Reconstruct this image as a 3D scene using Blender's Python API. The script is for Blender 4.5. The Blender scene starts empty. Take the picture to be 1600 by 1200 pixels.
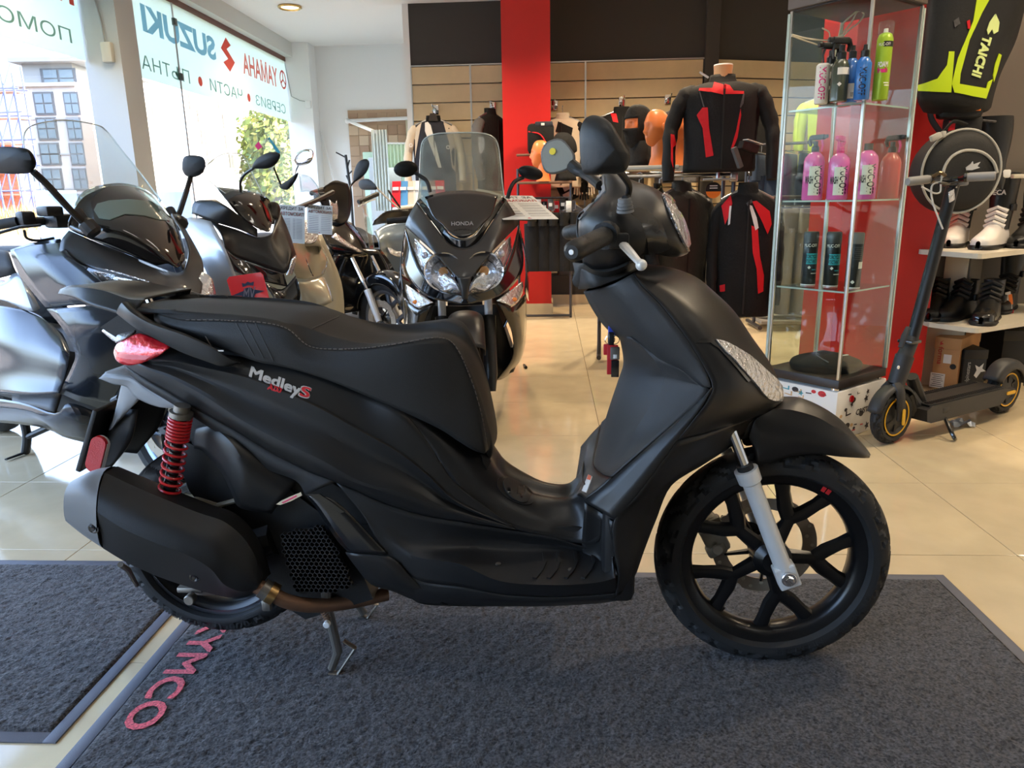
import bpy, bmesh, math, random
from math import sin, cos, pi, radians as rad, atan2, sqrt, hypot
from mathutils import Vector as Vec, Matrix
from mathutils.bvhtree import BVHTree
from mathutils.geometry import delaunay_2d_cdt
random.seed(7)
SC = bpy.context.scene
COL = SC.collection
# ---------------------------------------------------------------- camera
FPX, PITCH, YAW, ROLL, CH = 1154.507, .245861, .052781, -.018478, 1.1
_cp, _sp, _cy, _sy = cos(PITCH), sin(PITCH), cos(YAW), sin(YAW)
_r0 = Vec((_cy, _sy, 0)); FWD = Vec((-_sy*_cp, _cy*_cp, -_sp)); _u0 = _r0.cross(FWD)
RIGHT = cos(ROLL)*_r0 + sin(ROLL)*_u0; UPV = -sin(ROLL)*_r0 + cos(ROLL)*_u0
CAM = Vec((0, 0, CH))
cd = bpy.data.cameras.new('camera'); cam = bpy.data.objects.new('camera', cd); COL.objects.link(cam)
cd.sensor_width = 36; cd.lens = FPX/1600*36; cd.clip_start = .05; cd.clip_end = 400
m = Matrix((RIGHT, UPV, -FWD)).transposed().to_4x4(); m.translation = CAM; cam.matrix_world = m
SC.camera = cam
# ---------------------------------------------------------------- world, sun, lamps, exposure
SC.view_settings.view_transform = 'Standard'; SC.view_settings.look = 'None'
SC.view_settings.gamma = 1; SC.view_settings.use_curve_mapping = False
SC.view_settings.exposure = 0.42
W = bpy.data.worlds.new('world'); SC.world = W; W.use_nodes = True
wn = W.node_tree.nodes; wl = W.node_tree.links
sky = wn.new('ShaderNodeTexSky'); sky.sky_type = 'NISHITA'; sky.sun_disc = False
sky.sun_elevation = rad(42); sky.sun_rotation = rad(70); sky.air_density = .75; sky.dust_density = 6.0
wn['Background'].inputs[1].default_value = 2.7
wl.new(sky.outputs[0], wn['Background'].inputs[0])
def lamp(name, kind, loc, energy, color=(1, 1, 1), rot=(0, 0, 0), **kw):
    l = bpy.data.lights.new(name, kind); l.energy = energy; l.color = color
    for k, v in kw.items(): setattr(l, k, v)
    o = bpy.data.objects.new(name, l); o.location = loc; o.rotation_euler = rot; COL.objects.link(o); return o
lamp('sun', 'SUN', (20, 5, 20), .95, (1, .95, .86), (rad(48), 0, rad(75)), angle=rad(.6))
# portals: let the renderer find the daylight in the shop windows
for nm, loc, rot, sx, sy in (('portal_left', (-3.30, 7.6, 1.05), (0, rad(-90), 0), 2.1, 3.9), ('portal_left_near', (-3.30, 1.3, 1.05), (0, rad(-90), 0), 2.1, 8.2)):
    o = lamp(nm, 'AREA', loc, 1, (1, 1, 1), rot, shape='RECTANGLE', size=sx, size_y=sy); o.data.cycles.is_portal = True
CEIL = 2.985
WARM = (1.0, .80, .55)
SPOTS = [(-2.55, 7.89), (-2.55, 4.6), (-1.0, 6.3), (.75, 6.5), (2.2, 6.6), (.9, 4.9), (2.5, 4.6), (2.1, 2.6), (3.4, 3.2)]
for i, (x, y) in enumerate(SPOTS):
    lamp('downlight_lamp', 'SPOT', (x, y, CEIL-.03), (210 if y > 5.5 else 105) if x > -1.2 else 60, WARM, spot_size=rad(130), spot_blend=.8, shadow_soft_size=.07)
for x, y in ((.3, .9), (2.4, .6), (.9, 3.0)):
    lamp('fluorescent_lamp', 'AREA', (x, y, CEIL-.085), 6, (1, .93, .82), shape='RECTANGLE', size=1.2, size_y=.26)

# ---------------------------------------------------------------- materials
MATS = {}
def mat(name, col, rough=.5, metal=0, bump=None, spec=.5, coat=0, emit=None, var=0, trans=0, vs=6, alpha=None):
    """bump=(scale, distance); var = strength of a soft colour mottling"""
    if name in MATS: return MATS[name]
    M = bpy.data.materials.new(name); M.use_nodes = True
    n = M.node_tree.nodes; l = M.node_tree.links; b = n['Principled BSDF']
    c = tuple((x/12.92 if x <= .04045 else ((x+.055)/1.055)**2.4) for x in col) + (1,)
    b.inputs['Base Color'].default_value = c
    b.inputs['Roughness'].default_value = rough; b.inputs['Metallic'].default_value = metal
    b.inputs['Specular IOR Level'].default_value = spec
    if coat: b.inputs['Coat Weight'].default_value = coat; b.inputs['Coat Roughness'].default_value = .06
    if trans: b.inputs['Transmission Weight'].default_value = trans
    if alpha is not None: b.inputs['Alpha'].default_value = alpha
    if emit: b.inputs['Emission Color'].default_value = emit[0] + (1,); b.inputs['Emission Strength'].default_value = emit[1]
    if bump or var: tc = n.new('ShaderNodeTexCoord')
    if bump:
        t = n.new('ShaderNodeTexNoise'); t.inputs['Scale'].default_value = bump[0]; t.inputs['Detail'].default_value = 3
        l.new(tc.outputs['Object'], t.inputs['Vector'])
        bp = n.new('ShaderNodeBump'); bp.inputs['Distance'].default_value = bump[1]; bp.inputs['Strength'].default_value = .8
        l.new(t.outputs[0], bp.inputs['Height']); l.new(bp.outputs[0], b.inputs['Normal'])
    if var:
        t = n.new('ShaderNodeTexNoise'); t.inputs['Scale'].default_value = vs; t.inputs['Detail'].default_value = 6
        l.new(tc.outputs['Object'], t.inputs['Vector'])
        r = n.new('ShaderNodeValToRGB'); r.color_ramp.elements[0].position = .35; r.color_ramp.elements[1].position = .7
        r.color_ramp.elements[0].color = tuple(x*(1-var) for x in c[:3])+(1,); r.color_ramp.elements[1].color = tuple(min(1, x*(1+var)) for x in c[:3])+(1,)
        l.new(t.outputs[0], r.inputs[0]); l.new(r.outputs[0], b.inputs['Base Color'])
    MATS[name] = M; return M
def glass(name, tint=(.95, .98, .97), clear=.93, rough=.02, dirt=0):
    """thin pane: see-through with a mirror-like film, optionally with a dusty haze"""
    if name in MATS: return MATS[name]
    M = bpy.data.materials.new(name); M.use_nodes = True
    n = M.node_tree.nodes; l = M.node_tree.links; n.remove(n['Principled BSDF'])
    tr = n.new('ShaderNodeBsdfTransparent'); tr.inputs[0].default_value = tint+(1,)
    gl = n.new('ShaderNodeBsdfGlossy'); gl.inputs['Roughness'].default_value = rough
    lw = n.new('ShaderNodeLayerWeight'); pw = n.new('ShaderNodeMath'); pw.operation = 'POWER'; pw.inputs[1].default_value = 4
    fr = n.new('ShaderNodeMath'); fr.operation = 'MULTIPLY_ADD'; fr.inputs[1].default_value = .7; fr.inputs[2].default_value = .022
    l.new(lw.outputs['Facing'], pw.inputs[0]); l.new(pw.outputs[0], fr.inputs[0])
    mx = n.new('ShaderNodeMixShader'); l.new(fr.outputs[0], mx.inputs[0]); l.new(tr.outputs[0], mx.inputs[1]); l.new(gl.outputs[0], mx.inputs[2])
    last = mx
    if dirt:
        df = n.new('ShaderNodeBsdfDiffuse'); df.inputs[0].default_value = (.75, .76, .7, 1)
        tc = n.new('ShaderNodeTexCoord'); t = n.new('ShaderNodeTexNoise'); t.inputs['Scale'].default_value = 5; t.inputs['Detail'].default_value = 8
        l.new(tc.outputs['Object'], t.inputs['Vector'])
        mr = n.new('ShaderNodeMapRange'); mr.inputs[1].default_value = .3; mr.inputs[2].default_value = .8; mr.inputs[3].default_value = dirt*.25; mr.inputs[4].default_value = dirt
        l.new(t.outputs[0], mr.inputs[0])
        m2 = n.new('ShaderNodeMixShader'); l.new(mr.outputs[0], m2.inputs[0]); l.new(mx.outputs[0], m2.inputs[1]); l.new(df.outputs[0], m2.inputs[2]); last = m2
    l.new(last.outputs[0], n['Material Output'].inputs[0]); MATS[name] = M; return M

# ---------------------------------------------------------------- mesh helpers
class MB:
    def __init__(s): s.v = []; s.f = []; s.mi = []; s.cur = 0
    def add(s, v, f):
        k = len(s.v); s.v += [Vec(a) for a in v]; s.f += [tuple(i+k for i in q) for q in f]; s.mi += [s.cur]*len(f); return s
    def box(s, c, d, rot=None):
        x, y, z = d[0]/2, d[1]/2, d[2]/2
        P = [Vec((a*x, b*y, e*z)) for a in (-1, 1) for b in (-1, 1) for e in (-1, 1)]
        if rot is not None: P = [rot @ p for p in P]
        return s.add([p+Vec(c) for p in P], [(0, 1, 3, 2), (4, 6, 7, 5), (0, 4, 5, 1), (2, 3, 7, 6), (0, 2, 6, 4), (1, 5, 7, 3)])
    def rbox(s, c, d, r=.006, rot=None):
        """box with chamfered edges"""
        x, y, z = d[0]/2, d[1]/2, d[2]/2; r = min(r, x*.49, y*.49, z*.49)
        bm = bmesh.new(); bmesh.ops.create_cube(bm, size=1)
        for v in bm.verts: v.co = Vec((v.co.x*d[0], v.co.y*d[1], v.co.z*d[2]))
        bmesh.ops.bevel(bm, geom=bm.edges[:], offset=r, segments=2, affect='EDGES', profile=.5)
        bm.verts.index_update(); P = [v.co.copy() for v in bm.verts]; Fc = [tuple(v.index for v in f.verts) for f in bm.faces]; bm.free()
        if rot is not None: P = [rot @ p for p in P]
        return s.add([p+Vec(c) for p in P], Fc)
    def tube(s, pts, r, n=8, cap=True, flat=1):
        pts = [Vec(p) for p in pts]; k = len(pts); rr = r if isinstance(r, (list, tuple)) else [r]*k
        V = []; Fc = []; up = None
        for i, p in enumerate(pts):
            t = (pts[min(i+1, k-1)]-pts[max(i-1, 0)])
            if t.length < 1e-9: t = Vec((0, 0, 1))
            t.normalize()
            if up is None: up = Vec((0, 0, 1)) if abs(t.z) < .9 else Vec((1, 0, 0))
            a = t.cross(up)
            if a.length < 1e-6: a = t.orthogonal()
            a.normalize(); b = a.cross(t).normalized(); up = b
            for j in range(n):
                q = 2*pi*j/n; V.append(p+rr[i]*(cos(q)*a+flat*sin(q)*b))
        for i in range(k-1):
            for j in range(n):
                j2 = (j+1) % n; Fc.append((i*n+j, i*n+j2, (i+1)*n+j2, (i+1)*n+j))
        if cap: Fc += [tuple(range(n))[::-1], tuple((k-1)*n+j for j in range(n))]
        return s.add(V, Fc)
    def lathe(s, prof, c=(0, 0, 0), ax=(0, 0, 1), n=24, a0=0, a1=2*pi, closed=False):
        """prof = [(radius, height along ax)]"""
        ax = Vec(ax).normalized(); e = ax.orthogonal().normalized(); g = ax.cross(e); c = Vec(c)
        full = abs(a1-a0-2*pi) < 1e-6; m_ = n if full else n+1; V = []; Fc = []
        for i in range(m_):
            q = a0+(a1-a0)*i/n
            for (r, z) in prof: V.append(c+ax*z+r*(cos(q)*e+sin(q)*g))
        k = len(prof)
        for i in range(n):
            i2 = (i+1) % m_
            for j in range(k-1+(1 if closed else 0)):
                j2 = (j+1) % k; Fc.append((i*k+j, i2*k+j, i2*k+j2, i*k+j2))
        return s.add(V, Fc)
    def disc(s, c, ax, r, h, n=20, bev=0):
        b = bev or min(r, h)*.15
        return s.lathe([(0.0001, 0), (r-b, 0), (r, b), (r, h-b), (r-b, h), (0.0001, h)], c, ax, n)
    def prism(s, poly, h, f=None):
        """poly of 2D points; f(x,y,h) -> 3D"""
        f = f or (lambda x, y, z: Vec((x, y, z))); n = len(poly)
        r = delaunay_2d_cdt([Vec(p[:2]) for p in poly], [], [list(range(n))], 1, 1e-6)
        V2, T = r[0], r[2]; k = len(V2)
        V = [f(p.x, p.y, 0) for p in V2]+[f(p.x, p.y, h) for p in V2]
        Fc = [tuple(t) for t in T]+[tuple(i+k for i in t)[::-1] for t in T]
        bd = {}
        for t in T:
            for i in range(len(t)):
                a, b = t[i], t[(i+1) % len(t)]
                if (b, a) in bd: del bd[(b, a)]
                else: bd[(a, b)] = 1
        Fc += [(b, a, a+k, b+k) for a, b in bd]
        return s.add(V, Fc)
    def ball(s, c, r, n=12, m_=8, rot=None):
        r = r if isinstance(r, (list, tuple)) else (r, r, r); V = []; Fc = []
        for i in range(m_+1):
            a = -pi/2+pi*i/m_
            for j in range(n):
                q = 2*pi*j/n; p = Vec((r[0]*cos(a)*cos(q), r[1]*cos(a)*sin(q), r[2]*sin(a)))
                V.append(Vec(c)+(rot @ p if rot is not None else p))
        for i in range(m_):
            for j in range(n):
                j2 = (j+1) % n; Fc.append((i*n+j, i*n+j2, (i+1)*n+j2, (i+1)*n+j))
        return s.add(V, Fc)
    def build(s, name, mt, parent=None, smooth=True, angle=35, loc=None):
        me = bpy.data.meshes.new(name); me.from_pydata([tuple(v) for v in s.v], [], s.f)
        for q in (mt if isinstance(mt, (list, tuple)) else [mt]): me.materials.append(q)
        if any(s.mi): me.polygons.foreach_set('material_index', s.mi)
        bm = bmesh.new(); bm.from_mesh(me); bmesh.ops.remove_doubles(bm, verts=bm.verts, dist=1e-5)
        bmesh.ops.recalc_face_normals(bm, faces=bm.faces); bm.to_mesh(me); bm.free()
        if smooth:
            me.polygons.foreach_set('use_smooth', [True]*len(me.polygons)); me.set_sharp_from_angle(angle=rad(angle))
        o = bpy.data.objects.new(name, me); COL.objects.link(o)
        if parent: o.parent = parent
        if loc: o.location = loc
        return o
def tag(o, label=None, cat=None, group=None, kind=None):
    if label: o['label'] = label
    if cat: o['category'] = cat
    if group: o['group'] = group
    if kind: o['kind'] = kind
    return o
def thing(name, label, cat, loc=(0, 0, 0), rz=0, group=None):
    o = bpy.data.objects.new(name, None); COL.objects.link(o); o.location = loc; o.rotation_euler = (0, 0, rz); o.empty_display_size = .1
    return tag(o, label, cat, group)
def solid(o, th, off=-1):
    md = o.modifiers.new('solid', 'SOLIDIFY'); md.thickness = th; md.offset = off; return o
def copy_tree(o, parent=None, mats=None):
    c = o.copy(); COL.objects.link(c)
    if parent is not None: c.parent = parent
    for ch in o.children: copy_tree(ch, c)
    return c
def cr(P, n, closed=False):
    """Catmull-Rom through P (vectors), n steps per span"""
    k = len(P); out = []
    if k == 2 and not closed: return [P[0].lerp(P[1], i/n) for i in range(n+1)]
    sp = k if closed else k-1
    for i in range(sp):
        if closed: a, b, c, d = P[(i-1) % k], P[i], P[(i+1) % k], P[(i+2) % k]
        else: b, c = P[i], P[i+1]; a = P[i-1] if i else b*2-c; d = P[i+2] if i+2 < k else c*2-b
        for j in range(n):
            t = j/n; t2 = t*t; t3 = t2*t
            out.append(.5*((2*b)+(c-a)*t+(2*a-5*b+4*c-d)*t2+(3*b-a-3*c+d)*t3))
    if not closed: out.append(P[-1].copy())
    return out
def crs(P, n, creases=()):
    """as cr, but sharp at the indices in creases"""
    cut = [0]+[c for c in creases if 0 < c < len(P)-1]+[len(P)-1]; out = []
    for a, b in zip(cut, cut[1:]):
        q = cr(P[a:b+1], n); out += q if not out else q[1:]
    return out
def loft(rows, su=5, sv=5, cre=(), crow=(), closed=False, mirror=False):
    """smooth sheet through a grid of points; cre = creased columns, crow = creased rows; mirror appends the other side (v -> -v)"""
    if mirror:
        rows = [list(r)+[Vec((p.x, -p.y, p.z)) for p in reversed(r[:-1] if abs(r[-1].y) < 1e-4 else r)] for r in rows]
        n = len(rows[0]); cre = tuple(cre)+tuple(n-1-c for c in cre)
        cre = tuple(sorted(set(cre)))
    R = [cr(r, sv, True) if closed else crs(r, sv, cre) for r in rows]
    n = len(R[0]); C = [crs([r[j] for r in R], su, crow) for j in range(n)]
    k = len(C[0]); V = [C[j][i] for i in range(k) for j in range(n)]; Fc = []
    for i in range(k-1):
        for j in range(n if closed else n-1):
            j2 = (j+1) % n; Fc.append((i*n+j, i*n+j2, (i+1)*n+j2, (i+1)*n+j))
    b = MB(); b.add(V, Fc); b.nrow = k; b.ncol = n; return b
def capends(b):
    n, k = b.ncol, b.nrow; b.f += [tuple(range(n)), tuple((k-1)*n+j for j in range(n))]; b.mi += [0, 0]; return b
def ray(px, py): return ((px-800)/FPX*RIGHT - (py-600)/FPX*UPV + FWD)
class Fr:
    """local frame of a thing: u along its heading, v to its left, z up"""
    def __init__(s, x, y, th): s.M = Matrix.Translation((x, y, 0)) @ Matrix.Rotation(th, 4, 'Z'); s.I = s.M.inverted(); s.c = s.I @ CAM; s.R = s.I.to_3x3(); s.x, s.y, s.th = x, y, th
    def V(s, px, py, lat=0, place=None):
        d = s.R @ ray(px, py); p = s.c+d*((-lat-s.c.y)/d.y)
        if place is not None: p.y = -place
        return p
    def U(s, px, py, u):
        d = s.R @ ray(px, py); return s.c+d*((u-s.c.x)/d.x)
    def Z(s, px, py, z):
        d = s.R @ ray(px, py); return s.c+d*((z-s.c.z)/d.z)
    def thing(s, name, label, cat, group=None): return thing(name, label, cat, (s.x, s.y, 0), s.th, group)
    def rows(s, R): return [[s.V(*p) for p in r] for r in R]
    def decal(s, target, poly, name, mt, parent, off=.0015, th=.0015, step=6, near=None, smooth=True):
        """a thin piece laid on the surface of target: outline given as seen, each point dropped onto the surface"""
        bvh = BVHTree.FromPolygons([v.co for v in target.data.vertices], [p.vertices[:] for p in target.data.polygons])
        pts = [Vec(p) for p in poly]; n = len(pts); P2 = []; E = []
        for i in range(n):
            a, b = pts[i], pts[(i+1) % n]; k = max(1, int((b-a).length/step))
            P2 += [a.lerp(b, j/k) for j in range(k)]
        nb = len(P2); x0 = min(p.x for p in P2); x1 = max(p.x for p in P2); y0 = min(p.y for p in P2); y1 = max(p.y for p in P2)
        y = y0+step*.5
        while y < y1:
            x = x0+step*.5
            while x < x1:
                if inside(x, y, P2) and min((p.x-x)**2+(p.y-y)**2 for p in P2) > (step*.4)**2: P2.append(Vec((x, y)))
                x += step
            y += step
        r = delaunay_2d_cdt(P2, [], [list(range(nb))], 1, 1e-6)
        return s._drop(bvh, r[0], [t for t in r[2]], name, mt, parent, off+grow(target), th, smooth)
    def _drop(s, bvh, V2, T, name, mt, parent, off, th, smooth=True):
        V = []; N = []; ok = []
        for p in V2:
            d = (s.R @ ray(p.x, p.y)).normalized(); h_ = bvh.ray_cast(s.c, d)
            if h_[0] is None:
                q = None; nn = None
            else:
                nn = h_[1] if h_[1].dot(d) < 0 else -h_[1]; q = h_[0]
            V.append(q); N.append(nn)
        good = [i for i, q in enumerate(V) if q is not None]
        if not good: return MB().add([(0, 0, 0)], []).build(name, mt, parent)
        for i, q in enumerate(V):
            if q is None:
                j = min(good, key=lambda k: (V2[k]-V2[i]).length); V[i] = V[j].copy(); N[i] = N[j]
        b = MB(); k = len(V); Fc = [tuple(t) for t in T]; bd = {}
        for t in T:
            for i in range(len(t)):
                a, c = t[i], t[(i+1) % len(t)]
                if (c, a) in bd: del bd[(c, a)]
                else: bd[(a, c)] = 1
        b.add([q+n_*(off+th) for q, n_ in zip(V, N)]+[q+n_*(off-.001) for q, n_ in zip(V, N)], Fc+[(a, c, c+k, a+k) for a, c in bd])
        return b.build(name, mt, parent, smooth)
    def text(s, target, txt, name, mt, parent, o, ex, ey, off=.001, th=.0008, bold=0, shear=0):
        """lettering laid on target; o = pixel of the left end of the baseline, ex = pixel step of one em along it, ey = up"""
        bvh = BVHTree.FromPolygons([v.co for v in target.data.vertices], [p.vertices[:] for p in target.data.polygons])
        V2, T = glyphs(txt, bold, shear)
        return s._drop(bvh, [Vec((o[0]+p[0]*ex[0]+p[1]*ey[0], o[1]+p[0]*ex[1]+p[1]*ey[1])) for p in V2], T, name, mt, parent, off+grow(target), th, False)
def grow(o): return sum(m.thickness*(.5 if abs(m.offset) < .5 else max(0, m.offset)) for m in o.modifiers if m.type == 'SOLIDIFY')
def inside(x, y, P):
    c = False; n = len(P); j = n-1
    for i in range(n):
        if (P[i].y > y) != (P[j].y > y) and x < (P[j].x-P[i].x)*(y-P[i].y)/(P[j].y-P[i].y)+P[i].x: c = not c
        j = i
    return c
_G = {}
def glyphs(txt, bold=0, shear=0, sp=1.0):
    """flat lettering as (points, triangles), one unit = font size"""
    k = (txt, bold, shear, sp)
    if k in _G: return _G[k]
    c = bpy.data.curves.new('letters', 'FONT'); c.body = txt; c.size = 1; c.offset = -bold if bold < 0 else 0; c.shear = shear; c.resolution_u = 3; c.space_character = sp
    o = bpy.data.objects.new('letters', c); COL.objects.link(o); dg = bpy.context.evaluated_depsgraph_get(); me = o.evaluated_get(dg).to_mesh()
    V = [(v.co.x, v.co.y) for v in me.vertices]; T = [tuple(p.vertices) for p in me.polygons]
    o.evaluated_get(dg).to_mesh_clear(); bpy.data.objects.remove(o); bpy.data.curves.remove(c)
    if bold > 0:      # heavier strokes: four slightly shifted copies
        n = len(V); h = bold*.8; V0, T0 = V, T; V = []; T = []
        for i, (a, b) in enumerate(((h, h), (-h, h), (h, -h), (-h, -h))): V += [(x+a, y+b) for x, y in V0]; T += [tuple(q+i*n for q in t) for t in T0]
    _G[k] = (V, T); return V, T
def letters(txt, name, mt, parent, f, bold=0, shear=0, sp=1.0, width=None, height=None, center=False):
    """lettering mapped by f(x, y) -> 3D; stretched to width/height when given"""
    V, T = glyphs(txt, bold, shear, sp); x0 = min(p[0] for p in V); x1 = max(p[0] for p in V); y0 = min(p[1] for p in V); y1 = max(p[1] for p in V)
    kx = width/(x1-x0) if width else (height/(y1-y0) if height else 1); ky = height/(y1-y0) if height else kx
    b = MB(); b.add([f((p[0]-x0-((x1-x0)/2 if center else 0))*kx, (p[1]-y0)*ky) for p in V], T)
    return b.build(name, mt, parent, smooth=False)
def svec(a, b, c=None): return Vec((a, b)) if c is None else Vec((a, b, c))
# ================================================================ the setting
M_tile = mat('polished_tile', (.80, .73, .60), .075, 0, None, .5, 0, None, .06)
M_grout = mat('grout', (.42, .37, .29), .9)
M_ceil = mat('ceiling_paint', (.92, .91, .89), .9, bump=(60, .001))
M_white = mat('white_paint', (.92, .915, .90), .85, bump=(90, .0006))
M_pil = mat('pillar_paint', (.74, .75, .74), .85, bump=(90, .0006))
M_beam = mat('beam_paint', (.80, .80, .77), .85)
M_black = mat('charcoal_paint', (.245, .235, .22), .8, bump=(70, .0006))
M_red = mat('red_paint', (.74, .10, .085), .42, bump=(80, .0004))
M_slat = mat('slatwall_laminate', (.82, .73, .57), .5, var=.05)
M_slatback = mat('slat_groove', (.80, .76, .68), .5)
M_grey = mat('grey_paint', (.42, .40, .37), .85)
M_alu = mat('brushed_aluminium', (.78, .78, .77), .3, 1)
M_glassW = glass('window_glass', (.97, .99, .99), rough=.01)
M_brown = mat('brown_frame', (.42, .27, .22), .5)
def struct(name, b, mt, parent=None, smooth=False):
    o = b.build(name, mt, parent, smooth); o['kind'] = 'structure'; return o
XL, XR, YB, YF = -3.22, 4.6, 9.83, -3.0
floor = struct('floor', MB().box(((XL+XR)/2, (YB+YF)/2, -.055), (XR-XL+.4, YB-YF+.4, .1)), M_grout)
t = None
xs = [.243+.6*k for k in range(-6, 8)]; ys = [2.163+.6*k for k in range(-9, 13)]
for i, x in enumerate(xs):
    for y in ys:
        if t is None:
            t = MB().rbox((0, 0, 0), (.5975, .5975, .012), .0015).build('floor_tile', M_tile, floor, False); o = t
        else: o = t.copy(); COL.objects.link(o)
        o.parent = floor; o.location = (x+.3, y+.3, -.0062)
M_lino = mat('grey_green_floor', (.78, .79, .72), .3)
struct('ceiling', MB().box(((XL+XR)/2, (YB+YF)/2, CEIL+.05), (XR-XL+.6, YB-YF+.6, .1)), M_ceil)
# left glazing: beam, pillar, end column
struct('trim_1', MB().box((-3.20, 3.28, 2.905), (.18, 12.56, .17)), M_beam)
struct('trim_2', MB().box((-3.235, 3.28, 2.795), (.07, 12.56, .05)), M_brown)
struct('wall_left', MB().box((-3.09, 5.515, 1.49), (.26, .25, 2.985)), M_pil)
struct('wall_left_end', MB().box((-3.07, 9.70, 1.49), (.32, .28, 2.985)), M_white)
struct('wall_left_front', MB().box((-3.22, -3.0, 1.49), (.3, .3, 2.985)), M_white)
# windows: panes with a decal banner along the top (seen from behind), thin vertical joints
M_ban = mat('banner_film', (.87, .91, .85), .6, alpha=.93)
def banner_mat():
    M = M_ban; n = M.node_tree.nodes; l = M.node_tree.links
    tl = n.new('ShaderNodeBsdfTranslucent'); tl.inputs[0].default_value = (.80, .86, .76, 1)
    mx = n.new('ShaderNodeMixShader'); mx.inputs[0].default_value = .55
    l.new(n['Principled BSDF'].outputs[0], mx.inputs[1]); l.new(tl.outputs[0], mx.inputs[2]); l.new(mx.outputs[0], n['Material Output'].inputs[0])
banner_mat()
def window(k, y0, y1, joints):
    e = [y0]+joints+[y1]
    w = struct('window_%d' % k, MB().box((-3.22, (y0+y1)/2, .03), (.05, y1-y0, .06)), M_alu)
    for a, b in zip(e, e[1:]):
        MB().box((-3.22, (a+b)/2, 1.42), (.012, b-a-.006, 2.72)).build('pane', M_glassW, w, False)
    return w
w1 = window(1, -2.85, 5.39, [0.2, 3.0]); w2 = window(2, 5.64, 9.56, [6.75, 8.45, 8.70])
for y in (6.75,):
    MB().tube([(-3.205, y, .06), (-3.205, y, 2.77)], .009, 8).build('joint_bar', M_alu, w2)
    for z in (2.18, 2.62): MB().rbox((-3.195, y, z), (.03, .05, .06), .006).build('clamp', mat('clamp_grey', (.35, .36, .34), .4, .6), w2)
bn1 = MB().box((-3.209, 2.2, 2.425), (.003, 6.36, .69)).build('window_banner', M_ban, None, False)
tag(bn1, 'pale green window banner reading backwards, left of the white pillar', 'banner')
bn2 = MB().box((-3.209, 7.60, 2.425), (.003, 3.9, .69)).build('window_banner', M_ban, None, False)
tag(bn2, 'pale window banner with blue and red brand lettering, right of the white pillar', 'banner')
def film(name, col): 
    M = mat(name, col, .6); n = M.node_tree.nodes; l = M.node_tree.links
    tl = n.new('ShaderNodeBsdfTranslucent'); tl.inputs[0].default_value = n['Principled BSDF'].inputs[0].default_value
    mx = n.new('ShaderNodeMixShader'); mx.inputs[0].default_value = .6
    l.new(n['Principled BSDF'].outputs[0], mx.inputs[1]); l.new(tl.outputs[0], mx.inputs[2]); l.new(mx.outputs[0], n['Material Output'].inputs[0]); return M
F_blue, F_red, F_green = film('blue_film', (.56, .73, .82)), film('red_film', (.93, .50, .44)), film('green_film', (.50, .62, .56))
# letters read from outside, so from in here they run right to left: x of the text = -y of the room
def wl_(y1): return lambda x, z: Vec((-3.206, y1-x, z))
def wtext(txt, y_right, z, width, height, mt, parent, bold=.0, name='lettering'):
    f = lambda x, y: Vec((-3.2065, y_right-x, z+y)); return letters(txt, name, mt, parent, f, bold, width=width, height=height)
wtext('SUZUKI', 7.56, 2.44, 1.34, .21, F_blue, bn2, -.042)
wtext('YAМAHA', 9.24, 2.43, 1.03, .225, F_red, bn2, -.02)
sp_ = [(352.5, 58.5), (360.5, 71), (354, 76.5), (367, 98), (359.5, 112), (349, 97), (356.5, 92), (345, 75)]
G0 = Fr(0, 0, 0)
def onwall(p, x): q = G0.U(p[0], p[1], x); return (q.y, q.z)
MB().prism([onwall(p, -3.2065) for p in sp_], .001, lambda y, z, h: Vec((-3.2065+h, y, z))).build('emblem', F_red, bn2, False)
e = MB(); e.lathe([(.085, 0), (.108, 0), (.108, .001), (.085, .001)], (-3.2065, 9.43, 2.545), (1, 0, 0), 28, closed=True)
for k in range(3):
    a = pi/2+k*2*pi/3; R_ = Matrix.Rotation(a, 3, 'X'); e.box(Vec((-3.206, 9.43, 2.545))+R_ @ Vec((0, .045, 0)), (.001, .085, .022), R_)
e.build('emblem', F_red, bn2, False)
wtext('ПЪТНА', 6.94, 2.15, .81, .108, F_green, bn2); wtext('ЧАСТИ', 8.12, 2.15, .77, .108, F_green, bn2); wtext('СЕРВИЗ', 9.43, 2.15, .95, .108, F_green, bn2)
for y in (7.15, 8.29): MB().disc((-3.2075, y, 2.2), (1, 0, 0), .042, .0015).build('dot', F_red, bn2)
wtext('ПОМОЩ', 5.25, 2.15, .93, .108, F_green, bn1)
MB().box((-3.206, 5.31, 2.53), (.001, .05, .22)).box((-3.206, 5.18, 2.53), (.001, .05, .22)).box((-3.206, 5.25, 2.56), (.001, .14, .045)).build('lettering', F_red, bn1, False)
# pale grey sensor box and its cable on the pillar
sb = thing('motion_sensor', 'small beige detector box with a cable on the white window pillar', 'sensor', (-3.04, 5.375, 2.13))
MB().rbox((0, 0, 0), (.075, .05, .13), .01).build('body', mat('beige_plastic', (.80, .79, .73), .5), sb)
MB().tube([(-.01, 0, .06), (-.02, .005, .2), (-.045, .005, .35), (-.05, .005, .8)], .006, 6).build('cable', mat('grey_cable', (.6, .6, .58), .5), sb)
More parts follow.
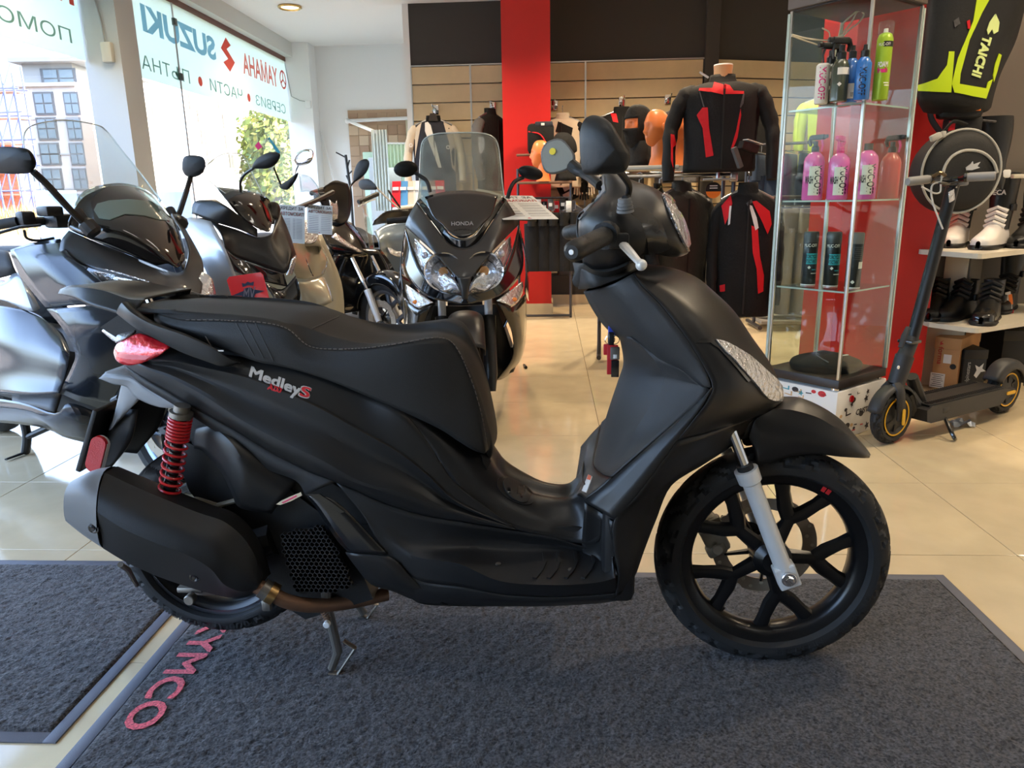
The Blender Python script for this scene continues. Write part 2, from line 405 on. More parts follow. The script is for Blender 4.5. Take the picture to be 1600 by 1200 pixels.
# back wall: white part set back, dark part with slatwall, corner strip and a turned part on the right
wb = struct('wall_back', MB().box((-2.3, YB+.06, 1.5), (1.9, .12, 3.0)), M_white)
struct('wall_back_side', MB().box((-1.41, 8.90, 1.5), (.06, 1.95, 3.0)), M_white)
YS = 7.914
ws = struct('wall_back_dark', MB().box((.15, YS+.07, 2.70), (3.06, .1, .60)).box((.15, YS+.10, 1.2), (3.06, .08, 2.4)), [M_black, M_slatback])
ws.data.materials.clear(); ws.data.materials.append(M_black); ws.data.materials.append(M_slatback); ws.data.polygons.foreach_set('material_index', [0]*6+[1]*6)
def slatwall(parent, p0, p1, cols, ztop=2.40, zlow=.30, pitch=.1735):
    """planks between two plan points, in columns of the given edge distances"""
    d = (Vec(p1)-Vec(p0)); L = d.length; d /= L; ang = atan2(d.y, d.x); R_ = Matrix.Rotation(ang, 3, 'Z'); proto = {}
    for a, b in zip(cols, cols[1:]):
        z = ztop
        while z-pitch > zlow-.02:
            w_ = round(b-a-.006, 4); c = Vec(p0)+d*((a+b)/2)
            if w_ not in proto: o = MB().rbox((0, 0, 0), (w_, .018, pitch-.011), .002).build('plank', M_slat, parent, False); proto[w_] = o
            else: o = proto[w_].copy(); COL.objects.link(o)
            o.parent = parent; o.location = (c.x, c.y, z-pitch/2); o.rotation_euler = (0, 0, ang); z -= pitch
slatwall(ws, (-1.376, YS), (1.53, YS), [0, .597, 1.748, 2.906])
MB().box((-1.376, YS-.004, 1.35), (.012, .02, 2.1)).box((-.779, YS-.006, 1.35), (.018, .012, 2.1)).box((.372, YS-.006, 1.35), (.018, .012, 2.1)).box((.08, YS-.004, 2.405), (2.91, .02, .012)).build('joint_strip', M_alu, ws, False)
struct('trim_3', MB().box((1.60, YS-.01, 1.5), (.13, .1, 2.97)), M_black)
p0, p1 = Vec((1.665, 7.94)), Vec((3.9, 8.66)); d = (p1-p0).normalized(); nn = Vec((-d.y, d.x)); ang = atan2(d.y, d.x)
wr = struct('wall_back_right', MB().box(Vec(((p0.x+p1.x)/2, (p0.y+p1.y)/2, 1.5))+Vec((nn.x, nn.y, 0))*.08, (2.5, .1, 3.0), Matrix.Rotation(ang, 3, 'Z')), M_black)
slatwall(wr, p0, p1, [0, 1.17, 2.34])
struct('baseboard_back', MB().box((.15, YS-.02, .20), (3.06, .03, .20)).box((1.6, YS-.03, .15), (.12, .1, .3)), mat('dark_skirting', (.20, .19, .18), .6))
struct('trim_4', MB().box((.15, YS-.03, .05), (3.06, .05, .10)), M_tile)
# red pillar in the middle with a tiled foot, and the red pillar at right with the grey wall beside it
struct('wall_pillar', MB().box((-.20, 7.42, 1.55), (.44, .44, 2.9)), M_red)
struct('baseboard_pillar', MB().box((-.20, 7.42, .05), (.47, .47, .10)), M_tile)
struct('wall_pillar_right', MB().box((1.83, 4.40, 1.5), (.52, .5, 2.97)), M_red)
struct('wall_right_back', MB().box((3.36, 4.85, 1.5), (2.55, .1, 2.97)), M_grey)
struct('wall_right', MB().box((XR+.05, 3.4, 1.5), (.1, 13, 3.0)), M_white)
struct('wall_front', MB().box((.7, YF-.05, 1.5), (7.9, .1, 3.0)), M_grey)
# brown tiled alcove on the white wall
M_bt = [mat('brown_tile_%d' % i, c, .35) for i, c in enumerate([(.70, .58, .46), (.76, .64, .52), (.60, .46, .36), (.66, .53, .42), (.80, .70, .58)])]
al = struct('wall_back_tiled', MB().box((-2.03, YB-.012, 1.1), (1.02, .02, 2.24)), M_bt[0])
pr = None
for r_ in range(9):
    for c_ in range(8):
        z = 2.10-.125*r_-(.0 if r_ else -.02); hh = .118
        if r_ >= 3 and c_ > 1: continue
        o = MB().rbox((0, 0, 0), (.121, .012, hh), .002).build('wall_tile', M_bt[random.choice([0, 1, 2, 3, 4] if r_ in (1, 2) else [0, 3])], al, False); o.location = (-2.475+.125*c_, YB-.028, z)
# downlights
for i, (x, y) in enumerate(SPOTS):
    if i not in (0, 1, 2): continue
    t = thing('downlight', ['round recessed ceiling downlight glowing warm near the window beam', 'round recessed ceiling downlight above the row of scooters, out of frame', 'round recessed ceiling downlight over the clothing rack, out of frame'][i], 'lamp', (x, y, CEIL))
    MB().lathe([(.085, -.002), (.115, -.002), (.118, -.014), (.105, -.022), (.085, -.012)], (0, 0, 0), (0, 0, 1), 28, closed=True).build('rim', mat('brass_rim', (.80, .66, .42), .25, 1), t)
    MB().disc((0, 0, -.008), (0, 0, 1), .086, .005).build('lens', mat('lamp_lens', (1, .9, .7), .4, emit=((1.0, .78, .42), 3.2)), t)
t = thing('fluorescent_fixture', 'ceiling fluorescent fixture above the doormat, out of frame', 'lamp', (.9, 3.0, CEIL-.03))
MB().rbox((0, 0, 0), (1.24, .3, .05), .01).build('body', M_white, t)
# cable and socket on the end column
t = thing('wall_socket', 'small white socket with a thin cable on the end column by the window', 'socket', (-2.96, 9.552, 2.27))
MB().rbox((0, 0, 0), (.07, .03, .09), .008).build('body', M_white, t); MB().tube([(0, -.005, .03), (-.10, -.005, .05), (-.2, -.005, .1), (-.25, -.005, .5), (-.25, -.005, .6)], .005, 5).build('cable', MATS['grey_cable'], t)
# ---------------------------------------------------------------- doormats
M_pile = mat('carpet_pile', (.262, .255, .258), .95, 0, (190, .0035), .15, var=.75, vs=160)
M_rub = mat('rubber_edge', (.36, .37, .41), .6, bump=(500, .0006))
def doormat(name, label, x0, x1, y0, y1, bw=.03):
    t = thing(name, label, 'doormat', ((x0+x1)/2, (y0+y1)/2, 0)); w, l = x1-x0, y1-y0; a, b = w/2, l/2
    e = MB()
    for s_ in (-1, 1): e.rbox((s_*(a-bw/2), 0, .0025), (bw, l, .004), .002); e.rbox((0, s_*(b-bw/2), .0025), (w-2*bw, bw, .004), .002)
    e.build('rubber_edge', M_rub, t)
    rng = random.Random(3); st = .0075; nx, ny = int((w-2*bw)/st), int((l-2*bw)/st)
    V = []; Fc = []
    for j in range(ny+1):
        for i in range(nx+1):
            ed = i in (0, nx) or j in (0, ny)
            V.append((-a+bw+(w-2*bw)*i/nx+(0 if ed else rng.uniform(-.002, .002)), -b+bw+(l-2*bw)*j/ny+(0 if ed else rng.uniform(-.002, .002)), .001 if ed else .0065+rng.uniform(0, .0045)))
    for j in range(ny):
        for i in range(nx): q = j*(nx+1)+i; Fc.append((q, q+1, q+nx+2, q+nx+1))
    o = MB().add(V, Fc).build('carpet_pile', M_pile, t, True, 180); o['kind'] = 'stuff'; return t
dm = doormat('doormat', 'large charcoal carpet doormat with red lettering under the black scooter', -1.0, 1.153, .55, 2.03)
doormat('doormat', 'charcoal carpet doormat at the left edge with no lettering', -2.5, -1.046, 1.279, 2.08)
M_redpile = mat('red_pile', (.84, .34, .38), .95, 0, (260, .0015), .2, var=.45, vs=170)
def kym(x, y):
    return Vec((-.9315+y-dm.location.x, 1.742-x-dm.location.y, .0118+random.uniform(0, .001)))
V, T = glyphs('KYMCO', .022)
x0 = min(p[0] for p in V); x1 = max(p[0] for p in V); y0 = min(p[1] for p in V); y1 = max(p[1] for p in V)
for q in (M_pile, M_redpile):
    q.node_tree.nodes['Principled BSDF'].inputs['Sheen Weight'].default_value = .22; q.node_tree.nodes['Principled BSDF'].inputs['Sheen Roughness'].default_value = .5
lb = MB(); lb.add([kym((p[0]-x0)/(x1-x0)*.43, (p[1]-y0)/(y1-y0)*.078) for p in V], T); lb.build('lettering', M_redpile, dm, False)
# ================================================================ outside the windows
GZ = -.9
M_asph = mat('asphalt', (.36, .35, .34), .9, 0, (8, .01), var=.1)
M_stucco = mat('white_stucco', (.62, .61, .60), .9)
M_stucco2 = mat('grey_stucco', (.50, .51, .51), .9)
M_beige = mat('beige_stucco', (.58, .52, .46), .9)
M_winframe = mat('dark_window_frame', (.28, .29, .30), .6)
M_winglass = mat('far_glass', (.34, .39, .42), .25, 0)
M_dry = mat('dry_grass', (.56, .45, .27), .95, var=.3)
o = MB().box((-63.3, 60, GZ-.1), (120, 260, .2)).build('ground', M_asph, None, False); o['kind'] = 'structure'
M_wd = mat('darker_window_frame', (.32, .31, .29), .8); M_pd = mat('darker_far_glass', (.25, .25, .23), .6)  # darker frame and glass, so these windows show on the overexposed front
def far_window(parent, x, y, z, w, h, rz=0, dark=False):
    fr = MB(); fr.box((0, 0, 0), (w+.2, .12, h+.2)); o = fr.build('window', M_wd if dark else M_winframe, parent, False); o.location = (x, y, z); o.rotation_euler = (0, 0, rz)
    g = MB()
    for i in range(2):
        for j in range(2): g.box(((i-.5)*w*.5, -.08, (h*.25 if j else -h*.25)), (w*.5-.12, .06, h*.5-.12))
    g.build('pane', M_pd if dark else M_winglass, o, False); return o
# apartment block straight ahead through the left window
fa = Fr(-45, 68, YAW)
A = fa.thing('apartment_building', 'white apartment block with a set-back grey top floor, behind scaffolding', 'building')
def pu(px, py, v=0): return fa.V(px, py, -v)
a0, a1 = pu(46, 300).x, pu(141, 300).x; zt = pu(100, 134).z; zr = pu(100, 97, 2).z
b = MB(); b.box(((a0+a1)/2, 7, (zt+GZ)/2), (a1-a0, 14, zt-GZ))
b.build('wall', M_stucco, A, False)
MB().box(((a0+a1)/2-.5, 8, (zt+zr)/2), (a1-a0-1, 12, zr-zt)).box(((a0+a1)/2, 7.5, zr+.1), (a1-a0+1.2, 13, .35)).build('top_floor', M_stucco2, A, False)
MB().box(((a0+a1)/2, -.1, zt+.1), (a1-a0+.5, .5, .3)).build('parapet', M_stucco, A, False)
MB().box((a1+.6, .4, zt/2), (1.2, 1.0, zt-1)).build('beige_strip', M_beige, A, False)
w0 = None
for c_, px in enumerate((70, 113)):
    for r_ in range(5):
        p = pu(px+4.5*r_, 162+39.5*r_)
        if w0 is None: w0 = far_window(A, p.x, -.05, p.z, 1.6 if c_ == 0 else 1.2, 1.75); o = w0
        else: o = copy_tree(w0, A)
        o.location = (p.x, -.05, p.z); o.scale = (1 if c_ == 0 else .75, 1, 1)
p = pu(93, 123, 2); o = copy_tree(w0, A); o.location = (p.x, 1.95, p.z); o.scale = (1.8, 1, .9)
for r_ in range(1, 5):
    z = zt-3.05*r_+.3
    MB().box(((a0+a1)/2, -.06, z), (a1-a0, .1, .12)).build('floor_band', M_stucco2, A, False)
# scaffolding at the left end
sf = Fr(-42, 58, YAW); S_ = sf.thing('scaffolding', 'blue and rusty tube scaffolding in front of the white apartment block', 'scaffolding')
x0, x1 = sf.V(-30, 300).x, sf.V(50, 300).x; zz = sf.V(20, 112).z; b = MB(); b2 = MB()
for i in range(6):
    for yy in (0, 1.2): b.tube([(x0+(x1-x0)*i/5, yy, GZ), (x0+(x1-x0)*i/5, yy, zz+random.uniform(-.8, .6))], .07, 5)
z = GZ+1.4
while z < zz:
    for yy in (0, 1.2): b.tube([(x0-.3, yy, z), (x1+.3, yy, z+random.uniform(-.15, .15))], .06, 5)
    b2.box(((x0+x1)/2, .6, z-.3), (x1-x0, 1.1, .06))
    for i in range(5): b.tube([(x0+(x1-x0)*i/5, 0, z), (x0+(x1-x0)*(i+1)/5, 0, z+1.7)], .04, 4)
    z += 1.9
b.build('tube', mat('blue_tube', (.36, .40, .62), .5), S_); b2.build('deck', mat('scaffold_plank', (.62, .52, .44), .8), S_, False)
MB().box(((x0+x1)/2-1.5, 1.7, 2.6), (3.4, .8, 7.0)).build('brick_wall', mat('raw_brick', (.80, .48, .36), .9, var=.2), S_, False)
# bright block beyond the second window, its long front running away along the street
B_ = thing('apartment_building', 'sunlit white apartment block with rows of narrow windows, seen through the right window', 'building', (-58, 100, 0))
MB().box((-7, 28, 12.3), (14, 74, 26.5)).build('wall', M_stucco, B_, False)
MB().box((.1, 14.5, 12), (.5, 5.0, 26)).build('beige_strip', M_beige, B_, False)
fb = Fr(-58, 100, 0); wb0 = None
for k, (px, py) in enumerate([(263, 175), (268, 205), (272, 243), (275, 276), (313, 182), (319, 215), (328, 245), (352, 190), (356, 222), (362, 252), (384, 195), (387, 226), (390, 255), (300, 160), (345, 165)]):
    p = fb.U(px, py, 0)
    if wb0 is None: wb0 = far_window(B_, .05, p.y, p.z, 2.2, 2.2, rad(90), True); o = wb0
    else: o = copy_tree(wb0, B_)
    o.location = (.05, p.y, p.z)
# trees
M_leaf = [mat('leaf_a', (.46, .50, .16), .7), mat('leaf_b', (.32, .40, .13), .7), mat('leaf_c', (.55, .54, .22), .7)]
M_bark = mat('bark', (.36, .30, .24), .9, 0, (20, .01))
def tree(x, y, H, wd, label, seed):
    r = random.Random(seed); t = thing('tree', label, 'tree', (x, y, GZ)); b = MB()
    b.tube([(0, 0, 0), (.1, 0, H*.35), (-.05, .1, H*.7), (0, 0, H*.93)], [.16, .13, .08, .03], 7); br = []
    for i in range(14):
        z = H*(.25+.6*i/14); a = i*2.4; L = wd*(.9-.5*i/14); e_ = Vec((cos(a)*L, sin(a)*L, z+L*.55)); b.tube([(0, 0, z), e_*.5+Vec((0, 0, z*.5)), e_], [.05, .035, .015], 5); br += [e_, e_*.6+Vec((0, 0, z*.4))]
    b.build('trunk', M_bark, t); lf = MB()
    for i in range(2600):
        c = r.choice(br)+Vec((r.gauss(0, wd*.27), r.gauss(0, wd*.27), r.gauss(0, H*.07))); s_ = r.uniform(.10, .2); ax = Vec((r.gauss(0, 1), r.gauss(0, 1), r.gauss(0, 1))).normalized(); e_ = ax.orthogonal()*s_; g = ax.cross(e_)*.6
        lf.cur = r.choice((0, 0, 1, 2)); lf.add([c-e_, c+g, c+e_, c-g], [(0, 1, 2, 3)])
    o = lf.build('foliage', M_leaf, t, False); o['kind'] = 'stuff'; return t
for px, D, H, wd, lb in ((428, 46, 8.0, 1.25, 'yellow-green tree outside the window nearest the back corner'), (404, 56, 8.5, 1.0, 'slender yellow-green tree left of the corner tree'), (462, 52, 8.2, 1.3, 'yellow-green tree half hidden by the end column')):
    q = G0.V(px, 311, -D); tree(q.x, q.y, H, wd, lb, int(px))
# dry grass bank
g = MB(); gx, gy = -40, 52; V = []; Fc = []
for i in range(13):
    for j in range(7):
        V.append((gx-14+28*i/12, gy-4+8*j/6, GZ+1.9*sin(pi*j/6)*(.75+.25*sin(i*1.3))))
for i in range(12):
    for j in range(6): q = i*7+j; Fc.append((q, q+1, q+8, q+7))
bank = tag(g.add(V, Fc).build('grass_bank', M_dry), kind='structure')
bl = MB()
for i in range(2200):
    j = random.uniform(.3, 5.7); x = random.uniform(-14, 14); p = Vec((gx+x, gy-4+8*j/6, GZ+1.7*sin(pi*j/6)*.9)); h_ = random.uniform(.3, .9); a = random.uniform(0, pi); s_ = Vec((cos(a), sin(a), 0))*.06; bl.add([p-s_, p+s_, p+Vec((random.uniform(-.2, .2), 0, h_))], [(0, 1, 2)])
tag(bl.build('dry_grass', mat('straw', (.62, .50, .29), .9, var=.3), None, False), kind='stuff')
# parked vehicles
M_tyre0 = mat('far_tyre', (.08, .08, .08), .8); M_cg = mat('car_glass', (.16, .2, .24), .1, 0)
def car(x, y, rz, label, col, L=4.3, H=1.45, van=False, name='car'):
    t = thing(name, label, name, (x, y, GZ), rz); M = mat('car_paint_'+label[:12], col, .35, 0, coat=.5); w = .86
    pr = [(0, .35), (.02, .75), (.22, .92), (.36, H*.98), (.42, H), (.8, H*.98), (.96, .95), (1, .6), (1, .3)] if not van else [(0, .35), (.02, .95), (.12, 1.1), (.22, H*.96), (.28, H), (.98, H), (1, H*.95), (1, .3)]
    MB().prism([(p[0]*L-L/2, p[1]) for p in pr], 2*w, lambda a, b, h: Vec((a, h-w, b))).build('body', M, t, False)
    g = MB(); k = .95 if not van else 1.12
    for s_ in (-1, 1):
        g.prism([(-L*.2, k), (-L*.11, H*.93), (L*.02, H*.93), (L*.02, k)], .02, lambda a, b, h: Vec((a, s_*(w+h-.005), b)))
        g.prism([(L*.05, k), (L*.05, H*.93), (L*.26, H*.93), (L*.36, k)], .02, lambda a, b, h: Vec((a, s_*(w+h-.005), b)))
    g.box((-L*.19, 0, H*.8), (.02, 1.3, .42), Matrix.Rotation(rad(-48), 3, 'Y')).build('glass', M_cg, t, False)
    for sx in (-.3, .31):
        for s_ in (-1, 1): MB().disc((sx*L, s_*.78-.1, .31), (0, 1, 0), .31, .2, 18).build('wheel', M_tyre0, t)
    return t
car(-13.2, 14.0, .5, 'white parked car behind the handlebar at the far left', (.86, .87, .88))
car(-24.5, 27.0, .4, 'silver parked car at the left edge below the dry grass', (.72, .75, .78))
q = G0.V(86, 311, -36); car(q.x, q.y, -.95, 'pale blue parked van behind the big windscreen', (.34, .44, .55), 3.6, 2.75, True, 'van')
q = G0.V(266, 311, -38); car(q.x, q.y, -1.05, 'grey-blue parked van between the window pillar and the round mirror', (.32, .39, .47), 3.6, 2.75, True, 'van')
# ================================================================ the black scooter in front
K_satin = mat('satin_black', (.118, .114, .112), .36, 0, (900, .00012), .36)
K_tex = mat('textured_black', (.155, .15, .148), .55, 0, (700, .0005), .4)
K_mat2 = mat('matt_black', (.10, .097, .096), .48, 0, (600, .0003), .4)
K_gloss = mat('gloss_black', (.09, .09, .095), .16, 0, None, .5, coat=.5)
K_seat = mat('seat_vinyl', (.13, .128, .127), .52, 0, (500, .0006), .4)
K_seattop = mat('seat_top_vinyl', (.165, .16, .155), .66, 0, (300, .0006), .3)
K_grey = mat('dark_grey_plastic', (.43, .43, .43), .5, 0, (700, .0003))
K_rub = mat('tyre_rubber', (.15, .15, .152), .6, 0, (400, .0003), .35)
K_rim = mat('rim_black', (.085, .085, .09), .28, .3)
K_alu = mat('cast_aluminium', (.90, .90, .89), .36, .3)
K_chr = mat('chrome', (.9, .9, .9), .06, 1)
K_stl = mat('worn_steel', (.50, .48, .45), .42, .85, (120, .0006), var=.2)
K_rust = mat('rusty_pipe', (.48, .36, .28), .5, .6, (60, .0006), var=.3)
K_gold = mat('brass_clamp', (.72, .58, .38), .3, 1)
K_redsp = mat('red_spring', (.72, .07, .10), .35, 0, coat=.3)
K_redl = mat('red_lens', (.88, .13, .17), .1, .25, (60, .006), .6, coat=1)
K_redr = mat('red_reflector', (.72, .10, .13), .25, 0, (300, .0012), .6)
K_clear = mat('clear_lens', (.86, .86, .87), .12, .75, (70, .012), .8, coat=1)
K_caliper = mat('caliper_grey', (.56, .52, .45), .5, .3, (80, .0008))
K_disc = mat('disc_steel', (.66, .60, .52), .34, .5)
K_silt = mat('silver_letter', (.80, .80, .80), .3, .5); K_redt = mat('red_letter', (.80, .12, .16), .4)
K_thread = mat('seam_thread', (.40, .37, .35), .8); K_line = mat('seam_line', (.23, .23, .235), .7)
K_grip = mat('grip_rubber', (.10, .10, .10), .6, 0, (250, .001))
K_white = mat('white_label', (.88, .88, .87), .5)
F = Fr(.5181, 1.626, -.01703)
S = F.thing('motor_scooter', 'black motor scooter with red rear spring and grey side lettering on the large doormat', 'scooter')
def part(name, rows, mt, su=5, sv=5, cre=(), crow=(), mirror=False, th=.004, parent=None, closed=False, other=False, fr=None, angle=30):
    fr = fr or F; L = fr.rows(rows) if not isinstance(rows[0][0], Vec) else rows
    o = loft(L, su, sv, cre, crow, closed, mirror).build(name, mt, parent or S, True, angle)
    if th: solid(o, th, 0)
    if other:
        c = o.copy(); COL.objects.link(c); c.parent = o.parent; c.scale = (1, -1, 1)
    return o
def other(o):
    c = o.copy(); COL.objects.link(c); c.parent = o.parent; c.scale = (1, -1, 1)
    return c
# --- wheels
def tyre(fr_u, z, R, w, parent, rim_r, v=0, grooves=True, nseg=216, mt=None):
    """tyre with cut tread, lying in the u-z plane"""
    b = MB(); prof = []
    K = 22
    for i in range(K+1):
        a = -pi*.5+pi*i/K*1.0
        lat = sin(a)*w/2; rr = R-w*.42*(1-cos(a))**1.0 if True else 0
        prof.append((rr, lat, i))
    side = [(rim_r+.004, -w*.36), (rim_r+(R-w*.42-rim_r)*.5, -w*.485)]
    pr = side+[(p[0], p[1]) for p in prof]+[(a, -c) for a, c in reversed(side)]
    n = nseg; V = []; Fc = []; k = len(pr)
    for i in range(n):
        q = 2*pi*i/n
        for j, (r_, l_) in enumerate(pr):
            rr = r_; s_ = l_/(w/2); dn = 0
            if grooves and abs(s_) < .97 and r_ > R-w*.40:
                ph = (i*12/n + abs(s_)*.9+(.5 if s_ > 0 else 0)) % 1
                if ph < .2 and abs(s_) > .05: dn = .0055
                ph2 = (i*24/n - abs(s_)*1.1) % 1
                if ph2 < .2 and abs(s_) > .45: dn = .005
            if dn: rr -= dn*sqrt(max(0, 1-s_*s_)); l_ = l_-dn*s_
            V.append((rr*sin(q), v+l_, rr*cos(q)))
    for i in range(n):
        for j in range(k-1): i2 = (i+1) % n; Fc.append((i*k+j, i*k+j+1, i2*k+j+1, i2*k+j))
    b.add(V, Fc); o = b.build('tyre', mt or K_rub, parent, True, 28); o.location = (fr_u, 0, z); return o
def arc_text(txt, fr_u, z, r0, hgt, a0, a1, v, mt, parent, bold=.02):
    """raised sidewall lettering between two angles (degrees clockwise from the top as seen from the right side)"""
    V, T = glyphs(txt, bold); x0 = min(p[0] for p in V); x1 = max(p[0] for p in V); y0 = min(p[1] for p in V); y1 = max(p[1] for p in V); b = MB(); P = []
    for x, y in V:
        q = rad(a0+(a1-a0)*(x-x0)/(x1-x0)); f = (y-y0)/(y1-y0); rr = r0+hgt*(f if a1 > a0 else 1-f)
        P.append(((rr*sin(q)), v(rr), rr*cos(q)))
    b.add(P, T); o = b.build('lettering', mt, parent, False); return o
def rim(parent, R, w, spokes, rot=0, mt=None, v=0, forked=True, hub=.045):
    b = MB(); mt = mt or K_rim
    b.lathe([(R+.006, -w/2), (R-.012, -w/2+.006), (R-.02, -w*.3), (R-.024, 0), (R-.02, w*.3), (R-.012, w/2-.006), (R+.006, w/2), (R+.004, w/2-.004), (R-.006, w*.3), (R-.008, 0), (R-.006, -w*.3), (R+.004, -w/2+.004)], (0, v, 0), (0, 1, 0), 72, closed=True)
    o = b.build('rim', mt, parent, True, 40)
    for k in range(spokes):
        q = rot+2*pi*k/spokes; s_ = MB(); d = Vec((sin(q), 0, cos(q))); e = Vec((cos(q), 0, -sin(q))); vv = Vec((0, v, 0))
        if forked:
            rm = hub+(R-hub)*.42
            s_.tube([vv+d*hub*.6, vv+d*rm*.75, vv+d*rm], [.017, .014, .013], 8, flat=1.2)
            for g in (-1, 1):
                m_ = d*(rm+(R-rm)*.45)+e*g*(R*.20); en = d*(R-.012)*.955+e*g*(R*.285)
                s_.tube([vv+d*(rm-.012), vv+d*(rm+.012)+e*g*.022, vv+m_, vv+en], [.013, .0135, .012, .0145], 8, flat=1.4)
        else: s_.tube([vv+d*hub*.6, vv+d*(R-.01)], [.018, .013], 8, flat=.8)
        s_.build('spoke', mt, o, True, 40)
    MB().lathe([(.0001, -w*.55), (hub*.6, -w*.55), (hub, -w*.35), (hub, w*.35), (hub*.6, w*.55), (.0001, w*.55)], (0, v, 0), (0, 1, 0), 20).build('hub', mt, o, True)
    return o
RF, ZF = .2714, .2714; RR, ZR, UR = .2471, .2982, -1.3367
tf = tyre(0, ZF, RF, .098, S, .208)
rf = rim(S, .206, .07, 5, rad(22)); rf.location = (0, 0, ZF)
swf = lambda r_: -.0495+max(0, (r_-.232))*.35
arc_text('MICHELIN', 0, 0, .222, .016, 176, 148, lambda r_: swf(r_)-.0008, mat('sidewall_letter', (.16, .16, .165), .6), tf)
arc_text('100/80-16', 0, 0, .222, .016, 140, 110, lambda r_: swf(r_)-.0008, MATS['sidewall_letter'], tf)
for a in (27, 30.5):
    q0, q1 = rad(a), rad(a+2.6); MB().prism([(0, 0), (1, 0), (1, 1), (0, 1)], .0012, lambda x, y, h: Vec(((.199+.012*y)*sin(q0+(q1-q0)*x), -.0355-h, (.199+.012*y)*cos(q0+(q1-q0)*x)))).build('sticker', K_redt, rf, False)
tr_ = tyre(UR, ZR, RR, .12, S, .185)
rr_ = rim(S, .183, .085, 5, rad(10)); rr_.location = (UR, 0, ZR)
MB().lathe([(.176, -.046), (.187, -.0445), (.188, -.043), (.178, -.043)], (0, 0, 0), (0, 1, 0), 72, closed=True).build('rim_edge', mat('machined_edge', (.62, .64, .68), .25, 1), rr_)
swr = lambda r_: -.0605+max(0, (r_-.215))*.4
arc_text('120/70-14', 0, 0, .205, .017, 180, 148, lambda r_: swr(r_)-.001, MATS['sidewall_letter'], tr_, .03)
arc_text('MICHELIN', 0, 0, .205, .015, 222, 186, lambda r_: swr(r_)-.001, MATS['sidewall_letter'], tr_, .02)
# --- front brake disc (wavy, drilled), caliper, fork
def brake_disc(parent, u, z, v, R, r0, parent_name='brake_disc', wav=.006, holes=14):
    b = MB(); n = 84; V = []; Fc = []
    for i in range(n):
        q = 2*pi*i/n; w_ = wav*(1 if (i*8//n*2) % 2 else 0); R2 = R-(wav if (i % 12) in (0, 1, 2) else 0)
        for r_, l_ in ((r0, -.002), (R2, -.002), (R2, .002), (r0, .002)): V.append((u+r_*sin(q), v+l_, z+r_*cos(q)))
    for i in range(n):
        i2 = (i+1) % n
        for j in range(4): j2 = (j+1) % 4; Fc.append((i*4+j, i*4+j2, i2*4+j2, i2*4+j))
    b.add(V, Fc); o = b.build(parent_name, K_disc, parent, False)
    h = MB()
    for i in range(holes*2):
        q = 2*pi*i/(holes*2); rr = r0+(R-r0)*(.68 if i % 2 else .32); h.disc((u+rr*sin(q), v-.0028, z+rr*cos(q)), (0, 1, 0), .0048, .0056, 8)
    h.build('drill_holes', mat('hole_dark', (.75, .70, .6), .8), o)
    c = MB()
    for i in range(5):
        q = 2*pi*i/5+.3; c.tube([(u+.03*sin(q), v, z+.03*cos(q)), (u+(r0+.006)*sin(q+.35), v, z+(r0+.006)*cos(q+.35))], [.012, .007], 6, flat=.5)
    c.disc((u, v-.004, z), (0, 1, 0), .04, .008).build('carrier', K_rim, o)
    return o
brake_disc(S, 0, ZF, .055, .126, .092)
ax0 = F.V(1231, 905, .085); tp = F.V(1149, 690, .085); d = (tp-ax0).normalized()
# the axle in the picture is that of the wheel: hang both fork legs on it
for s_ in (-1, 1):
    off = Vec((0, s_*.085, 0)); A_ = Vec((ax0.x, 0, ax0.z))+off; D_ = Vec((d.x, 0, d.z)).normalized()
    L1 = (F.V(1160, 735, .085)-ax0).length
    b = MB(); b.tube([A_+D_*.03, A_+D_*(L1-.035), A_+D_*(L1-.03), A_+D_*L1], [.0195, .0195, .0255, .0265], 16)
    fk = b.build('fork_leg', K_alu, S, True, 40)
    MB().tube([A_+D_*(L1-.004), A_+D_*(L1+.012)], .018, 14).build('dust_seal', K_grip, fk)
    MB().tube([A_+D_*L1, A_+D_*(L1+.17)], .0125, 14).build('stanchion', K_chr, fk)
    R_ = Matrix((D_.cross(Vec((0, 1, 0))), Vec((0, 1, 0)), D_)).transposed()
    MB().rbox(A_+D_*.012, (.048, .034, .055), .004, R_).build('axle_clamp', K_alu, fk, False)
    b = MB(); b.disc(A_+D_*.012+Vec((0, s_*.017, 0)), (0, s_, 0), .0165, .008, 18); b.build('axle_bolt', K_chr, fk)
    b = MB(); b.disc(A_+D_*.012+Vec((0, s_*.025, 0)), (0, s_, 0), .010, .006, 6); b.build('axle_bolt', K_chr, fk, False)
MB().tube([(ax0.x, -.09, ax0.z), (ax0.x, .09, ax0.z)], .009, 10).build('axle', K_stl, S)
c0 = F.V(1112, 833, -.06); b = MB(); R_ = Matrix.Rotation(rad(-28), 3, 'Y')
b.rbox(c0, (.055, .045, .10), .01, R_); b.rbox(c0+Vec((.01, -.012, -.035)), (.05, .03, .03), .008, R_); b.rbox(c0+Vec((-.004, -.014, .03)), (.05, .03, .035), .008, R_)
for k in (-1, 1): b.disc(c0+R_ @ Vec((-.005, -.03, k*.028)), (0, -1, 0), .013, .008, 12)
b.build('brake_caliper', K_caliper, S, True, 30)
p = F.V(1140, 812, -.07); MB().tube([p+Vec((-.02, 0, .0)), p+Vec((.06, .0, -.02)), Vec((.0, .07, ZF+.03))], [.012, .012, .014], 8).build('caliper_bracket', K_rim, S)
MB().tube([F.V(1122, 958, .0), F.V(1131, 948, .0)], .005, 8).build('valve', K_grip, rf).location = (0, 0, -ZF)
